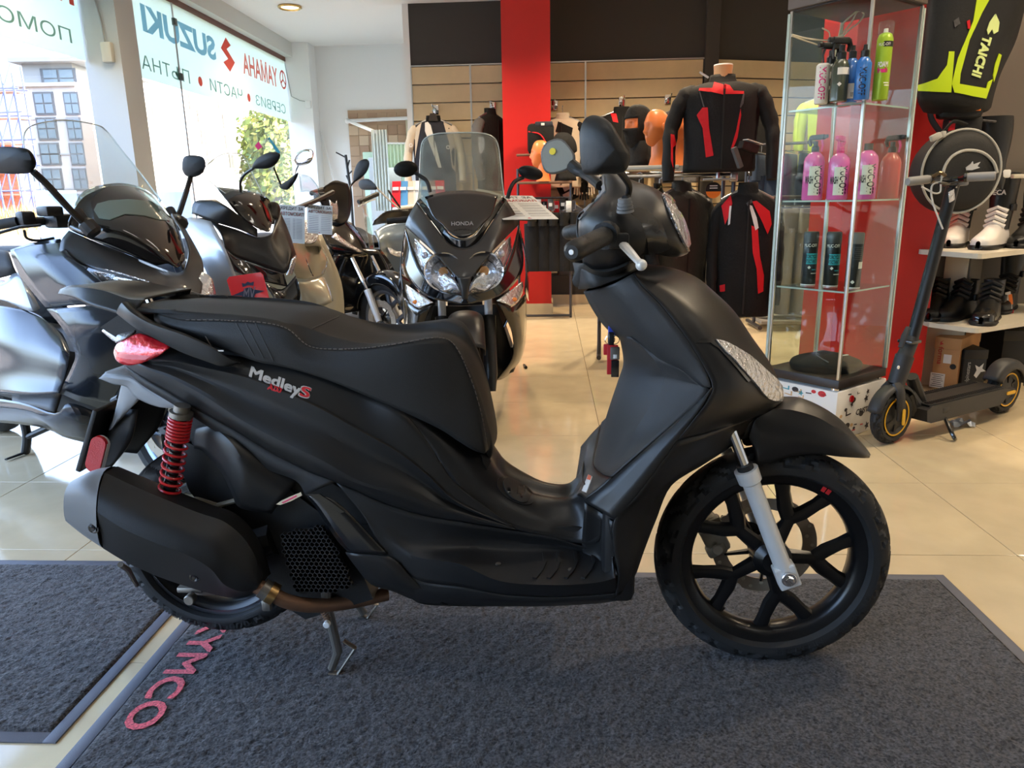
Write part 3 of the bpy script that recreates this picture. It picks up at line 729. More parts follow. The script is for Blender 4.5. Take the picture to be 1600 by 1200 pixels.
# --- front mudguard
fend = [[(1170, 682, .062), (1180, 655, .066), (1200, 640, .05), (1205, 628, 0)],
        [(1178, 703, .062), (1190, 668, .07), (1215, 640, .05), (1225, 624, 0)],
        [(1187, 725, .062), (1215, 680, .072), (1240, 642, .052), (1250, 623, 0)],
        [(1233, 713, .062), (1250, 680, .071), (1275, 652, .05), (1282, 636, 0)],
        [(1273, 709, .06), (1285, 688, .066), (1300, 666, .045), (1312, 656, 0)],
        [(1313, 713, .052), (1320, 698, .055), (1328, 684, .036), (1336, 682, 0)],
        [(1345, 715, .034), (1348, 710, .034), (1351, 705, .02), (1354, 703, 0)],
        [(1357, 715, .012), (1358, 713, .012), (1358, 712, .007), (1359, 711, 0)]]
part('front_mudguard', fend, K_satin, 6, 5, cre=(2,), mirror=True)
ib = loft([[F.V(*p) for p in r] for r in [[(1150, 690, .06), (1165, 655, .06), (1180, 635, 0)], [(1172, 682, .06), (1185, 650, .06), (1205, 628, 0)]]], 3, 4, mirror=True); solid(ib.build('mudguard_stay', K_mat2, S), .004)
# --- front cover (outer shield), inner shield, lower bands
fasc = [[(989, 427, .13), (997, 424, .09), (1004, 414, 0)],
        [(1004, 448, .145), (1030, 438, .11), (1046, 419, 0)],
        [(1031, 475, .16), (1065, 462, .125), (1085, 433, 0)],
        [(1055, 505, .175), (1095, 490, .14), (1113, 455, 0)],
        [(1080, 540, .187), (1118, 520, .15), (1146, 487, 0)],
        [(1100, 574, .196), (1140, 548, .155), (1175, 529, 0)],
        [(1113, 604, .203), (1158, 578, .155), (1201, 566, 0)],
        [(1103, 630, .213), (1165, 610, .155), (1217, 598, 0)],
        [(1080, 660, .22), (1160, 640, .148), (1222, 617, 0)],
        [(1058, 688, .221), (1130, 668, .145), (1215, 629, .0)],
        [(1010, 754, .222), (1080, 712, .165), (1150, 690, .07)],
        [(985, 785, .222), (1045, 750, .18), (1098, 725, .11)],
        [(960, 812, .22), (1015, 785, .19), (1048, 758, .14)],
        [(958, 850, .219), (995, 830, .195), (1024, 812, .15)],
        [(966, 896, .216), (990, 880, .195), (1006, 858, .16)],
        [(962, 930, .20), (980, 920, .188), (994, 893, .16)]]
L = F.rows(fasc)
for i, r in enumerate(L):      # below the nose the cover opens for the wheel: no centre joint there
    pass
o_f = loft(L[:10], 5, 6, mirror=True).build('front_cover', K_satin, S, True, 30); solid(o_f, .004, 0)
o_fs = part('front_side_cover', fasc[9:], K_satin, 5, 6, other=True)
Mback = [[(1000, 850, .17), (1035, 770, .14), (1085, 728, .11), (1148, 692, .07)], [(1000, 850, -.0), (1035, 770, 0), (1085, 728, 0), (1148, 692, 0)]]
part('wheel_arch', [[F.V(px, py, l) for px, py, l in Mback[0]], [Vec((q.x, 0, q.z)) for q in [F.V(px, py, l) for px, py, l in Mback[0]]]], K_mat2, 3, 5, other=True)
# lines and lens on the front cover
lens = [(1115, 532), (1130, 536), (1146, 544), (1166, 556), (1184, 571), (1198, 584), (1208, 592), (1217, 604), (1219, 614), (1217, 625), (1207, 625), (1196, 622), (1185, 610), (1175, 598), (1160, 582), (1145, 565), (1128, 548)]
def at_lens(): return F.decal(o_f, lens, 'indicator_lens', K_clear, S, .002, .004, 5)
ln = at_lens(); ln['label'] = 'clear ribbed front indicator lens'
other(ln)
F.decal(o_f, [(1085, 537), (1096, 530), (1108, 528), (1114, 532), (1128, 549), (1145, 566), (1170, 594), (1166, 597), (1140, 566), (1120, 545), (1108, 536)], 'lens_rim', K_gloss, S, .001, .002, 6)
F.decal(o_fs, [(996, 727), (1006, 722), (1026, 719), (1029, 722), (1020, 730), (1010, 735), (994, 732)], 'vent', K_mat2, S, .001, .002, 6)
# upper inner panel (headstock), rear face of the shield with its lid, sides
up = [[(989, 428, .13), (955, 445, .11), (913, 456, 0)], [(1005, 450, .148), (968, 466, .12), (924, 478, 0)], [(1032, 477, .162), (985, 495, .128), (938, 500, 0)],
      [(1056, 507, .176), (1010, 530, .14), (952, 516, 0)], [(1081, 542, .188), (1032, 562, .145), (966, 526, 0)], [(1101, 576, .196), (1062, 580, .16), (990, 545, 0)], [(1112, 606, .202), (1095, 602, .185), (1060, 580, 0.06)]]
part('steering_shroud', up, K_tex, 5, 5, mirror=False, other=True)
inn = [[(1004, 538, .115), (986, 527, .10), (967, 519, 0)], [(1060, 574, .168), (1018, 556, .135), (973, 545, 0)], [(1090, 597, .185), (1034, 580, .142), (975, 570, 0)], [(1108, 613, .2), (1037, 600, .145), (966, 598, 0)],
       [(1064, 652, .2), (1004, 655, .145), (951, 645, 0)], [(1005, 703, .198), (972, 706, .135), (937, 693, 0)], [(956, 745, .19), (943, 742, .11), (929, 725, 0)]]
o_in = part('glovebox_cover', inn, K_tex, 5, 6, cre=(1,), mirror=True, angle=18)
low = [[(956, 747, .19), (942, 742, .11), (928, 726, 0)], [(936, 765, .185), (922, 758, .11), (914, 748, 0)], [(915, 780, .17), (908, 774, .10), (898, 770, 0)]]
o_lo = part('lower_shield_panel', low, K_satin, 4, 5, mirror=True)
F.decal(o_lo, [(921, 742), (927, 746), (918, 771), (911, 768)], 'warning_sticker', K_white, S, .001, .0006, 5)
F.decal(o_lo, [(921.5, 742.5), (926, 745.5), (924, 752), (919, 750)], 'warning_sticker', mat('orange_print', (.86, .36, .16), .5), S, .0017, .0005, 5)
band = [[(1109, 613, .202), (1112, 606, .206)], [(1064, 653, .202), (1095, 638, .216)], [(1005, 705, .2), (1058, 688, .222)], [(956, 748, .192), (1010, 754, .223)], [(934, 767, .187), (985, 785, .223)], [(914, 783, .172), (960, 812, .221)]]
part('shield_edge', band, K_satin, 5, 3, other=True, angle=20)
# ignition key with tags
MB().disc(F.V(966, 530, .02)+Vec((-.01, 0, 0)), (-1, 0, 0), .018, .012).build('ignition_lock', K_mat2, S)
ky = MB(); ky.rbox(F.V(956, 517, .02), (.016, .010, .026), .003); ky.build('key', mat('blue_key', (.10, .22, .62), .4), S)
kr = MB()
for px in (953, 960): kr.lathe([(.010, -.001), (.0115, 0), (.010, .001)], F.V(px, 531, .03), (0, 1, .2), 16, closed=True)
kr.build('key_ring', K_chr, S)
MB().rbox(F.V(957, 562, .035), (.024, .007, .066), .003).build('key_fob', mat('red_fob', (.72, .10, .14), .4), S)
MB().rbox(F.V(950, 546, .03), (.02, .008, .024), .004).build('key_fob', MATS['red_fob'], S)
MB().rbox(F.V(961, 552, .042), (.02, .006, .028), .003).build('key_tag', mat('steel_tag', (.5, .5, .5), .3, .8), S)
MB().rbox(F.V(961, 557, .0445), (.008, .003, .009), .001).build('key_tag', K_white, S)
MB().rbox(F.V(961, 576, .0405), (.017, .004, .038), .002).build('key_fob', K_gloss, S)
# --- seat
T = .10
seat = []
for B_s, S_s, T_s, lb, ls, lt in [((248, 507), (240, 490), (252, 472), .105, .10, .09), ((262, 516), (252, 492), (275, 465.5), .125, .122, .10), ((295, 527), (290, 500), (310, 463.5), .135, .135, .105), ((340, 543), (345, 500.5), (355, 465), .145, .142, .11), ((400, 565), (410, 504), (420, 469), .15, .146, .112), ((436, 572), (450, 514), (472, 474), .15, .145, .112), ((475, 582), (482, 540), (512, 480), .15, .142, .105),
                    ((520, 597), (520, 545.5), (556, 497), .15, .14, .10), ((580, 622), (580, 543), (606, 513.5), .152, .142, .10), ((640, 648), (640, 534), (650, 517), .15, .138, .095), ((688, 671), (686, 527.5), (690, 515.5), .142, .122, .08), ((714, 688), (712, 541), (724, 529), .135, .108, .07), ((735, 701), (736, 592), (750, 567), .128, .102, .066), ((749, 707), (752, 645), (769, 628), .118, .098, .06), ((757, 709), (761, 690), (777, 676), .105, .092, .055), ((756, 709), (763, 702), (768, 700), .09, .085, .05)]:
    b_, s_, t_ = F.V(*B_s, lb), F.V(*S_s, ls), F.V(*T_s, -lt)
    m_ = b_.lerp(s_, .5); m_.y -= .008
    e_ = Vec((t_.x, -lt, t_.z-.003)); c_ = Vec((t_.x, 0, t_.z+.003)); h_ = s_.lerp(e_, .55); h_.z += .008
    seat.append([b_, m_, s_, h_, e_, c_])
o_s = loft([r[:3] for r in seat], 5, 6).build('seat_side', K_seat, S, True, 40); solid(o_s, .006); other(o_s)
o_st = loft([r[2:] for r in seat], 5, 5, mirror=True).build('seat', K_seattop, S, True, 40); solid(o_st, .006)
b = MB(); sm = cr([r[2] for r in seat[2:15]], 6); sm = [p+Vec((0, -.0015, .0005)) for p in sm]
for i in range(0, len(sm)-1, 1):
    a, c = sm[i], sm[i+1]; k = max(1, int((c-a).length/.007))
    for j in range(k): b.tube([a.lerp(c, (j+.1)/k), a.lerp(c, (j+.75)/k)], .0011, 5)
b.build('stitching', K_thread, S); 
b = MB(); v_ = [F.V(330, 541, .147), F.V(321, 525, .147), F.V(317.5, 512, .143), F.V(321, 503, .14), F.V(330, 500, .139)]
b.tube(cr(v_, 5), .0012, 5); b.build('stitching', K_thread, S)
for k, (x0, x1) in enumerate(((368, 395), (383, 410), (398, 425))):
    F.decal(o_s, [(x0, 505), (x0+1.6, 505), (x1+3, 556+k*4), (x1+1.2, 556+k*4)], 'seam_line', K_line, S, .0006, .0006, 6)
F.decal(o_st, [(487, 513), (529, 494), (530, 495.2), (488, 514.6)], 'seam_line', K_mat2, S, .0006, .0008, 5)
# --- rear body
body = [[(205, 540, 0.1), (200, 552, 0.112), (200, 552.0, 0.112), (199.1, 556.05, 0.1134), (198, 561, 0.115), (195, 570, 0.108)], [(240, 540, 0.104), (238, 560, 0.134), (238, 563.5, 0.1395), (234.85, 567.65, 0.1258), (231, 577, 0.141), (228, 592, 0.128)], [(280, 545, 0.114), (276, 562, 0.143), (276, 565.5, 0.1485), (271.5, 574.6, 0.1361), (266, 590, 0.153), (263, 612, 0.14)], [(330, 552, 0.122), (328, 573, 0.15), (328, 576.5, 0.1555), (323.5, 592.8, 0.1436), (318, 617, 0.161), (304, 637, 0.148)], [(390, 560, 0.126), (385, 587, 0.155), (385, 590.5, 0.1605), (381.85, 618.05, 0.1495), (378, 656, 0.168), (366, 671, 0.155)], [(450, 572, 0.129), (445, 610, 0.158), (445, 613.5, 0.1635), (441.85, 645.1, 0.1543), (438, 688, 0.175), (425, 707, 0.16)], [(510, 590, 0.13), (505, 638, 0.16), (505, 641.5, 0.1655), (502.75, 673.55, 0.1581), (500, 717, 0.181), (480, 735, 0.165)], [(565, 612, 0.13), (562, 670, 0.158), (562, 673.5, 0.1635), (561.1, 706.0, 0.157), (560, 750, 0.181), (536, 757, 0.168)], [(622, 638, 0.146), (624, 705, 0.156), (624, 708.5, 0.1615), (623.1, 733.35, 0.1532), (622, 768, 0.175), (606, 787, 0.166)], [(668, 690, 0.146), (668, 740, 0.152), (668, 743.5, 0.1575), (667.55, 760.25, 0.1465), (667, 785, 0.165), (666, 805, 0.158)], [(712, 755, 0.142), (716, 782, 0.147), (716, 785.5, 0.1525), (716.9, 791.0, 0.1384), (718, 802, 0.153), (722, 814, 0.15)], [(800, 822, 0.132), (802, 824, 0.132), (802, 824.0, 0.132), (802.9, 824.9, 0.132), (804, 826, 0.132), (806, 827, 0.132)]]
o_b = part('rear_body_panel', body, K_satin, 6, 5, cre=(1, 2), angle=16, other=True)
strip = [[(195, 570, .108), (199, 580, .102)], [(228, 593, .128), (224, 602, .122)], [(263, 613, .14), (258, 623, .134)], [(304, 638, .148), (298, 648, .14)], [(366, 672, .155), (352, 684, .145)], [(425, 708, .16), (408, 728, .15)], [(480, 736, .165), (462, 750, .155)], [(524, 753, .168), (478, 773, .155)]]
part('body_trim', strip, K_tex, 5, 2, other=True)
F.text(o_b, 'Medley', 'lettering', K_silt, S, (388, 588.5), (27.5, 10.3), (6, -22), .0012, .001, .035)
F.text(o_b, 'ABS', 'lettering', K_redt, S, (419, 606.5), (12.5, 3.6), (1.5, -10), .0012, .001, .03)
F.text(o_b, 'S', 'lettering', K_silt, S, (465.5, 618.5), (38, 11), (8, -23), .001, .0006, .05)
F.text(o_b, 'S', 'lettering', K_redt, S, (467, 618), (36, 10), (7, -21), .0018, .0006, .02)
# tail, grab rail, lights
tail = [[(92, 459, .03), (95, 453, .03), (110, 447, 0.0)], [(118, 466, .075), (119, 450, .07), (135, 449, 0)], [(140, 477, .10), (160, 455, .085), (170, 455, 0)], [(182, 489, .12), (200, 468, .10), (205, 464, 0)], [(200, 500, .128), (225, 470, .105), (232, 466, 0)]]
part('tail_cover', tail, K_satin, 5, 5, cre=(1,), mirror=True, angle=25)
rail = [[(182, 490, .12), (190, 473, .128), (202, 472, .105), (200, 480, .10)], [(209, 511, .145), (206, 489, .152), (217, 487, .13), (215, 497, .12)], [(238, 527, .155), (238, 507, .162), (250, 507, .14), (250, 516, .13)], [(280, 549, .162), (285, 523, .17), (296, 525, .15), (296, 535, .14)], [(320, 564, .165), (328, 542, .172), (338, 547, .155), (338, 555, .145)], [(350, 573, .163), (356, 560, .168), (362, 564, .155), (360, 568, .148)], [(372, 568, .158), (374, 566, .159), (376, 567, .155), (375, 568, .152)]]
rl = loft(F.rows(rail), 5, 4, closed=True); capends(rl); o = rl.build('grab_rail', K_satin, S, True, 45); other(o)
MB().prism([(F.V(*p).x, F.V(*p).z) for p in ((196, 492), (240, 462), (300, 500), (310, 545), (240, 520))], .20, lambda a, b, h: Vec((a, h-.10, b-.012))).build('tail_frame', K_mat2, S, False)
MB().box(F.V(345, 548, .169), (.012, .001, .003)).build('lettering', K_silt, S, False)
lamp_ = [[(179, 552, .105), (180, 545, .108), (184, 538, .108), (189, 534, .10)], [(184, 564, .118), (192, 551, .126), (203, 535, .122), (215, 522, .11)], [(200, 570, .124), (213, 556, .136), (228, 538, .134), (236, 527, .12)], [(222, 566.5, .132), (234, 557, .142), (246, 545, .142), (253, 535, .13)], [(248, 555, .14), (256, 550, .145), (262, 545, .144), (266, 541, .138)]]
o_tl = part('tail_light', lamp_, K_redl, 5, 5, other=True); o_tl['label'] = 'red tail light'
F.decal(o_tl, [(188, 552), (236, 556), (228, 561), (200, 560), (186, 557)], 'reflector_band', mat('pale_red_lens', (.90, .42, .45), .1, coat=.8), o_tl, .001, .001, 6)
ind = [[(160, 517, .07), (166, 512, .075), (178, 507, .06)], [(172, 528, .09), (186, 521, .096), (200, 511, .08)], [(184, 537, .104), (198, 528, .11), (213, 517, .10)]]
part('indicator_lens', ind, mat('smoke_clear', (.46, .45, .45), .1, .3, (90, .006), .7, coat=1), 4, 4, other=True)
# rear mudguard bracket, number plate holder, reflector
brk = [[(155, 591, .06), (160, 588, .062), (164, 584, .05), (168, 581, 0)], [(178, 600, .075), (182, 592, .08), (185, 585, .07), (190, 578, 0)], [(198, 604, .085), (205, 596, .09), (210, 589, .08), (215, 583, 0)], [(215, 622, .10), (225, 612, .105), (232, 606, .10), (238, 600, .03)], [(250, 636, .12), (258, 630, .124), (262, 622, .12), (268, 616, .08)], [(283, 636, .132), (286, 634, .134), (290, 630, .132), (292, 626, .12)]]
part('mudguard_bracket', brk, K_grey, 5, 4, mirror=True, cre=(1,), angle=20)
arm = [[(191, 600, .07), (205, 598, .085), (228, 612, .098)], [(184, 630, .07), (196, 632, .085), (212, 630, .09)], [(178, 655, .068), (186, 652, .08), (196, 646, .08)], [(171, 672, .062), (174, 670, .066), (178, 666, .06)]]
part('bracket_arm', arm, K_grey, 5, 4, other=True)
mud = [[(215, 640, .07), (180, 640, .05), (180, 640, 0)], [(204, 690, .065), (168, 690, .055), (168, 690, 0)], [(170, 735, .06), (150, 730, .055), (150, 730, 0)]]
part('rear_mudguard', mud, K_mat2, 4, 4, mirror=True, cre=(1,))
p0, p1 = F.V(152, 640, .09), F.V(125, 735, .09); p0.y += .09; p1.y += .09; d = (p1-p0); L_ = d.length; d.normalize(); R_ = Matrix((d.cross(Vec((0, 1, 0))), Vec((0, 1, 0)), d)).transposed()
MB().rbox((p0+p1)/2, (.012, .20, L_), .003, R_).build('plate_holder', K_mat2, S)
MB().tube([p0+Vec((0, 0, 0)), F.V(178, 629, .0)], .012, 8).build('plate_holder_stay', K_mat2, S)
p0, p1 = F.V(159, 684, .11), F.V(147, 732, .11); d = (p1-p0); L_ = d.length; d.normalize(); e_ = d.cross(Vec((0, 1, 0))).normalized()
def pill(L, w, n=10): return [(L/2-w+w*cos(a), w*sin(a)) for a in [-pi/2+pi*i/n for i in range(n+1)]]+[(-L/2+w+w*cos(a), w*sin(a)) for a in [pi/2+pi*i/n for i in range(n+1)]]
c_ = (p0+p1)/2
MB().prism(pill(L_*1.12, .0175), .01, lambda a, b, h: c_+d*a+e_*b+Vec((0, -h, 0))).build('side_reflector', K_redr, S, False)['label'] = 'red pill-shaped side reflector'
MB().prism(pill(L_*1.16, .019), .012, lambda a, b, h: c_+d*(a+.004)+e_*b+Vec((0, .008-h, 0))).build('reflector_base', K_alu, S, False)
# --- shock absorber
s0, s1 = F.V(284, 640, .165), F.V(262, 785, .165); d = (s1-s0); L_ = d.length; D_ = d/L_; a_ = D_.cross(Vec((0, 1, 0))).normalized(); b_ = a_.cross(D_).normalized()
for sd in (1, -1):
    fx = lambda p: Vec((p.x, p.y*sd, p.z))
    b = MB(); b.tube([fx(s0-D_*.01), fx(s0+D_*.004), fx(s0+D_*.005), fx(s0+D_*.016)], [.017, .017, .0245, .0245], 18); sh = b.build('shock_absorber', K_stl, S)
    MB().tube([fx(s0), fx(s1)], .0135, 14).build('damper', K_gloss, sh)
    MB().tube([fx(s1-D_*.01), fx(s1+D_*.012)], .022, 14).build('spring_seat', K_mat2, sh)
    pts = []; t_ = 0; ang = 0; zc = .016
    turns = [(7, .0066), (8.5, .0155)]; tot = 7*.0066+8.5*.0155; kz = (L_-.02)/tot
    for n_, pit in turns:
        for i in range(int(n_*16)): pts.append(fx(s0+D_*zc+.0222*(cos(ang)*a_+sin(ang)*b_))); ang += 2*pi/16; zc += pit*kz/16
    MB().tube(pts, .0031, 7).build('spring', K_redsp, sh)['label'] = 'red coil spring'
# --- engine cover, brackets, radiator, stand, exhaust
eng = [[(300, 700, .10), (304, 672, .11), (320, 664, .06)], [(318, 705, .13), (330, 668, .135), (345, 660, .08)], [(345, 735, .15), (360, 690, .16), (375, 672, .10)], [(362, 768, .155), (382, 722, .17), (405, 690, .12)], [(376, 793, .155), (404, 750, .165), (438, 722, .13)], [(425, 802, .15), (445, 775, .155), (470, 748, .13)]]
part('engine_cover', eng, K_satin, 5, 5, other=True)
MB().prism([(F.V(*p).x, F.V(*p).z) for p in ((300, 655), (480, 740), (560, 800), (600, 900), (500, 930), (420, 880), (380, 800), (330, 740))], .22, lambda a, b, h: Vec((a, h-.11, b))).build('engine_block', K_mat2, S, False)
MB().prism([(F.V(*p).x, F.V(*p).z) for p in ((292, 640), (330, 630), (480, 690), (640, 800), (560, 810), (430, 740), (310, 665))], .2, lambda a, b, h: Vec((a, h-.10, b))).build('under_seat_box', K_mat2, S, False)
def pixprism(name, pts, lat, th, mt, holes=(), parent=None, bev=True):
    P = [F.V(*p, lat) for p in pts]; y = -lat; n = len(P)
    P2 = [Vec((p.x, p.z)) for p in P]; loops = [list(range(n))]; allp = list(P2)
    for h in holes:
        H = [Vec((F.V(*q, lat).x, F.V(*q, lat).z)) for q in h]; loops.append(list(range(len(allp), len(allp)+len(H)))); allp += H
    r = delaunay_2d_cdt(allp, [], loops, 3 if holes else 1, 1e-7); V2, Tn, orig = r[0], r[2], r[5]
    if holes:
        keep = []
        hp = [[(p.x, p.y) for p in [allp[i] for i in l]] for l in loops[1:]]
        for t_ in Tn:
            c = sum((V2[i] for i in t_), Vec((0, 0)))/len(t_)
            if inside(c.x, c.y, [allp[i] for i in loops[0]]) and not any(inside(c.x, c.y, [allp[i] for i in l]) for l in loops[1:]): keep.append(t_)
        Tn = keep
    k = len(V2); b = MB(); bd = {}
    for t_ in Tn:
        for i in range(len(t_)):
            a, c = t_[i], t_[(i+1) % len(t_)]
            if (c, a) in bd: del bd[(c, a)]
            else: bd[(a, c)] = 1
    b.add([(p.x, y, p.y) for p in V2]+[(p.x, y+th, p.y) for p in V2], [tuple(t_) for t_ in Tn]+[tuple(i+k for i in t_) for t_ in Tn]+[(a, c, c+k, a+k) for a, c in bd])
    return b.build(name, mt, parent or S, False)
M_cast = mat('cast_bracket', (.52, .51, .49), .6, .2, (150, .001))
pixprism('exhaust_bracket', [(350, 816), (365, 803), (377, 793), (428, 801), (431, 834), (437, 870), (447, 910), (443, 925), (418, 922), (411, 900), (400, 860), (380, 830)], .15, .012, M_cast, [[(388, 838), (400, 826), (412, 825), (414, 850), (408, 868), (398, 862)], [(419, 864), (431, 863), (436, 880), (418, 878)]])
# radiator cover with an open honeycomb
rad_o = [(427, 793), (450, 779), (473, 768), (480, 778), (503, 813), (530, 858), (556, 920), (549, 933), (464, 942), (455, 930), (440, 876), (431, 837)]
rad_i = [(438, 838), (470, 829), (502, 825), (528, 866), (551, 915), (545, 922), (470, 928), (462, 920), (448, 880)]
pixprism('radiator_cover', rad_o, .172, .05, K_satin, [rad_i])
pixprism('radiator_frame', [(434, 835), (470, 824), (504, 819), (533, 864), (557, 917), (549, 928), (467, 934), (458, 924), (443, 880)], .182, .012, K_satin, [rad_i])
pixprism('radiator_core', rad_i, .145, .01, mat('radiator_core', (.10, .10, .10), .7))
def honey(lat, poly, px_pitch=8.2):
    P = [F.V(*p, lat) for p in poly]; pol = [Vec((p.x, p.z)) for p in P]; x0 = min(p.x for p in pol); x1 = max(p.x for p in pol); z0 = min(p.y for p in pol); z1 = max(p.y for p in pol)
    pit = .0108; b = MB(); r = pit/sqrt(3); j = 0; z = z0
    while z < z1+pit:
        x = x0+(pit/2 if j % 2 else 0)
        while x < x1+pit:
            if inside(x, z, pol):
                V = []
                for q, yy in ((1.0, 0), (.82, 0), (.82, .012)):
                    for k in range(6): a = pi/6+k*pi/3; V.append((x+r*q*cos(a), -lat+yy, z+r*q*sin(a)))
                Fc = []
                for k in range(6):
                    k2 = (k+1) % 6; Fc += [(k, k2, 6+k2, 6+k), (6+k, 6+k2, 12+k2, 12+k)]
                b.add(V, Fc)
            x += pit
        z += pit*sqrt(3)/2; j += 1
    return b.build('honeycomb_grille', K_mat2, S, False)
honey(.172, rad_i)
o_re = pixprism('emblem', [(431, 788), (440, 782), (455, 775), (470, 769), (472, 774), (455, 783), (438, 789)], .1735, .002, K_chr)
pixprism('emblem', [(440, 785), (462, 774), (464, 776), (442, 787)], .1745, .002, mat('pink_print', (.85, .30, .42), .4))
gl = [[(480, 774, .168), (500, 773, .168)], [(492, 790, .17), (522, 782, .17)], [(508, 815, .172), (546, 802, .172)], [(528, 845, .174), (580, 838, .174)], [(544, 862, .175), (606, 866, .175)]]
part('gloss_side_panel', gl, K_gloss, 4, 3, other=True)
pixprism('panel_notch', [(478, 773), (499, 772), (520, 786), (538, 800), (532, 802), (500, 781)], .176, .004, K_gloss)
lowp = [[(540, 863, .172), (606, 868, .172)], [(556, 885, .172), (622, 879, .176)], [(580, 912, .168), (645, 905, .176)], [(612, 922, .16), (672, 928, .17)], [(640, 934, .15), (700, 944, .16)]]
part('lower_side_panel', lowp, K_satin, 4, 3, other=True)
# exhaust
mf = []
for t_, c_, bt, lt, lc, lb in [((115, 750), (100, 775), (106, 817), .205, .235, .205), ((138, 739), (126, 775), (130, 836), .205, .25, .21), ((162, 737), (150, 795), (160, 856), .205, .26, .21)]:
    T_, C_, B_s = F.V(*t_, lt), F.V(*c_, lc), F.V(*bt, lb); mf.append([T_, C_, B_s, Vec((B_s.x+.02, -.14, B_s.z+.02)), Vec((T_.x-.01, -.13, T_.z-.03))])
o = loft(mf, 4, 5, closed=True); o.f.append(tuple(range(o.ncol))); o.mi.append(0); o.build('muffler_end_cap', K_grey, S, True, 40)
mf = []
for t_, c_, bt, lt, lc, lb in [((163, 738), (152, 800), (161, 857), .205, .263, .21), ((215, 762), (192, 826), (200, 880), .21, .27, .212), ((260, 781), (240, 847), (250, 902), .21, .272, .205), ((310, 801), (290, 866), (300, 919), .21, .268, .2), ((350, 815), (328, 888), (343, 931), .21, .26, .2), ((380, 840), (350, 913), (362, 934), .205, .245, .2), ((399, 870), (376, 924), (386, 930), .2, .23, .198), ((410, 904), (400, 920), (402, 924), .195, .21, .195)]:
    T_, C_, B_s = F.V(*t_, lt), F.V(*c_, lc), F.V(*bt, lb); U_ = T_.lerp(C_, .5)+Vec((.004, -.012, .004))
    mf.append([T_, U_, C_, B_s, Vec((B_s.x+.01, -.15, B_s.z+.015)), Vec((T_.x-.005, -.14, T_.z-.02))])
ml = MB(); R_ = []
for r in mf: R_.append(crs([r[0], r[1], r[2]], 6)+crs([r[2], r[3]], 4)[1:]+crs([r[3], r[4], r[5], r[0]], 4)[1:-1])
n = len(R_[0]); C_ = [cr([r[j] for r in R_], 6) for j in range(n)]; k = len(C_[0])
ml.add([C_[j][i] for i in range(k) for j in range(n)], [(i*n+j, i*n+(j+1) % n, (i+1)*n+(j+1) % n, (i+1)*n+j) for i in range(k-1) for j in range(n)]+[tuple(range(n)), tuple((k-1)*n+j for j in range(n))])
o_mu = ml.build('muffler_cover', K_mat2, S, True, 24)
for p in ((146, 826), (304, 902)):
    c_ = F.V(*p, .235); bvh = BVHTree.FromPolygons([v.co for v in o_mu.data.vertices], [q.vertices[:] for q in o_mu.data.polygons]); d = (F.R @ ray(*p)).normalized(); h_ = bvh.ray_cast(F.c, d)
    q = h_[0] if h_[0] is not None else F.V(*p, .245)
    MB().lathe([(.0045, .004), (.0075, .005), (.0085, .002), (.0115, .002), (.0125, -.002)], q+Vec((0, .001, 0)), (0, -1, -.12), 18).disc(q, (0, -1, -.12), .005, .004, 6).build('bolt', K_gloss, S)
pp = cr([F.V(400, 915, .19), F.V(422, 926, .19), F.V(450, 940, .18), F.V(490, 946, .15), F.V(545, 941, .10), F.V(605, 928, .05)], 6)
MB().tube(pp, .0165, 14).build('exhaust_pipe', K_rust, S)
MB().tube([F.V(409, 918, .19), F.V(430, 931, .187)], .0225, 16).build('exhaust_joint', K_stl, S)
MB().tube([F.V(420, 924, .19), F.V(431, 930, .188)], .0245, 16).build('pipe_clamp', K_gold, S)
MB().rbox(F.V(417, 945, .20), (.02, .014, .026), .003).build('clamp_bolt', K_stl, S)
b = MB(); b.rbox(F.V(300, 918, .13), (.06, .03, .014), .004); b.rbox(F.V(322, 922, .12), (.05, .02, .02), .004); b.disc(F.V(301, 932, .145), (0, -1, 0), .0125, .02, 14); b.build('hub_bracket', K_stl, S)
MB().tube([F.V(188, 882, .17), F.V(200, 890, .12), F.V(214, 915, .10)], [.0065, .0065, .005], 10).build('bobbin', K_stl, S)
b = MB(); c_ = F.V(328, 792, .09); b.rbox(c_, (.075, .05, .06), .012, Matrix.Rotation(rad(18), 3, 'Y')); b.rbox(c_+Vec((.02, -.02, -.03)), (.05, .04, .04), .01); b.tube([c_+Vec((.02, -.02, .01)), c_+Vec((.09, -.02, .03))], .006, 8)
b.build('rear_caliper', K_caliper, S)
MB().lathe([(.055, -.002), (.092, -.002), (.092, .002), (.055, .002)], (UR, -.07, ZR), (0, 1, 0), 48, closed=True).build('rear_brake_disc', K_disc, S)
MB().tube([(UR, -.13, ZR), (UR, .12, ZR)], .014, 12).build('axle', K_stl, S)
MB().tube([(UR, -.10, ZR), F.V(430, 840, .10)], [.03, .04], 10).build('swing_arm', K_mat2, S)
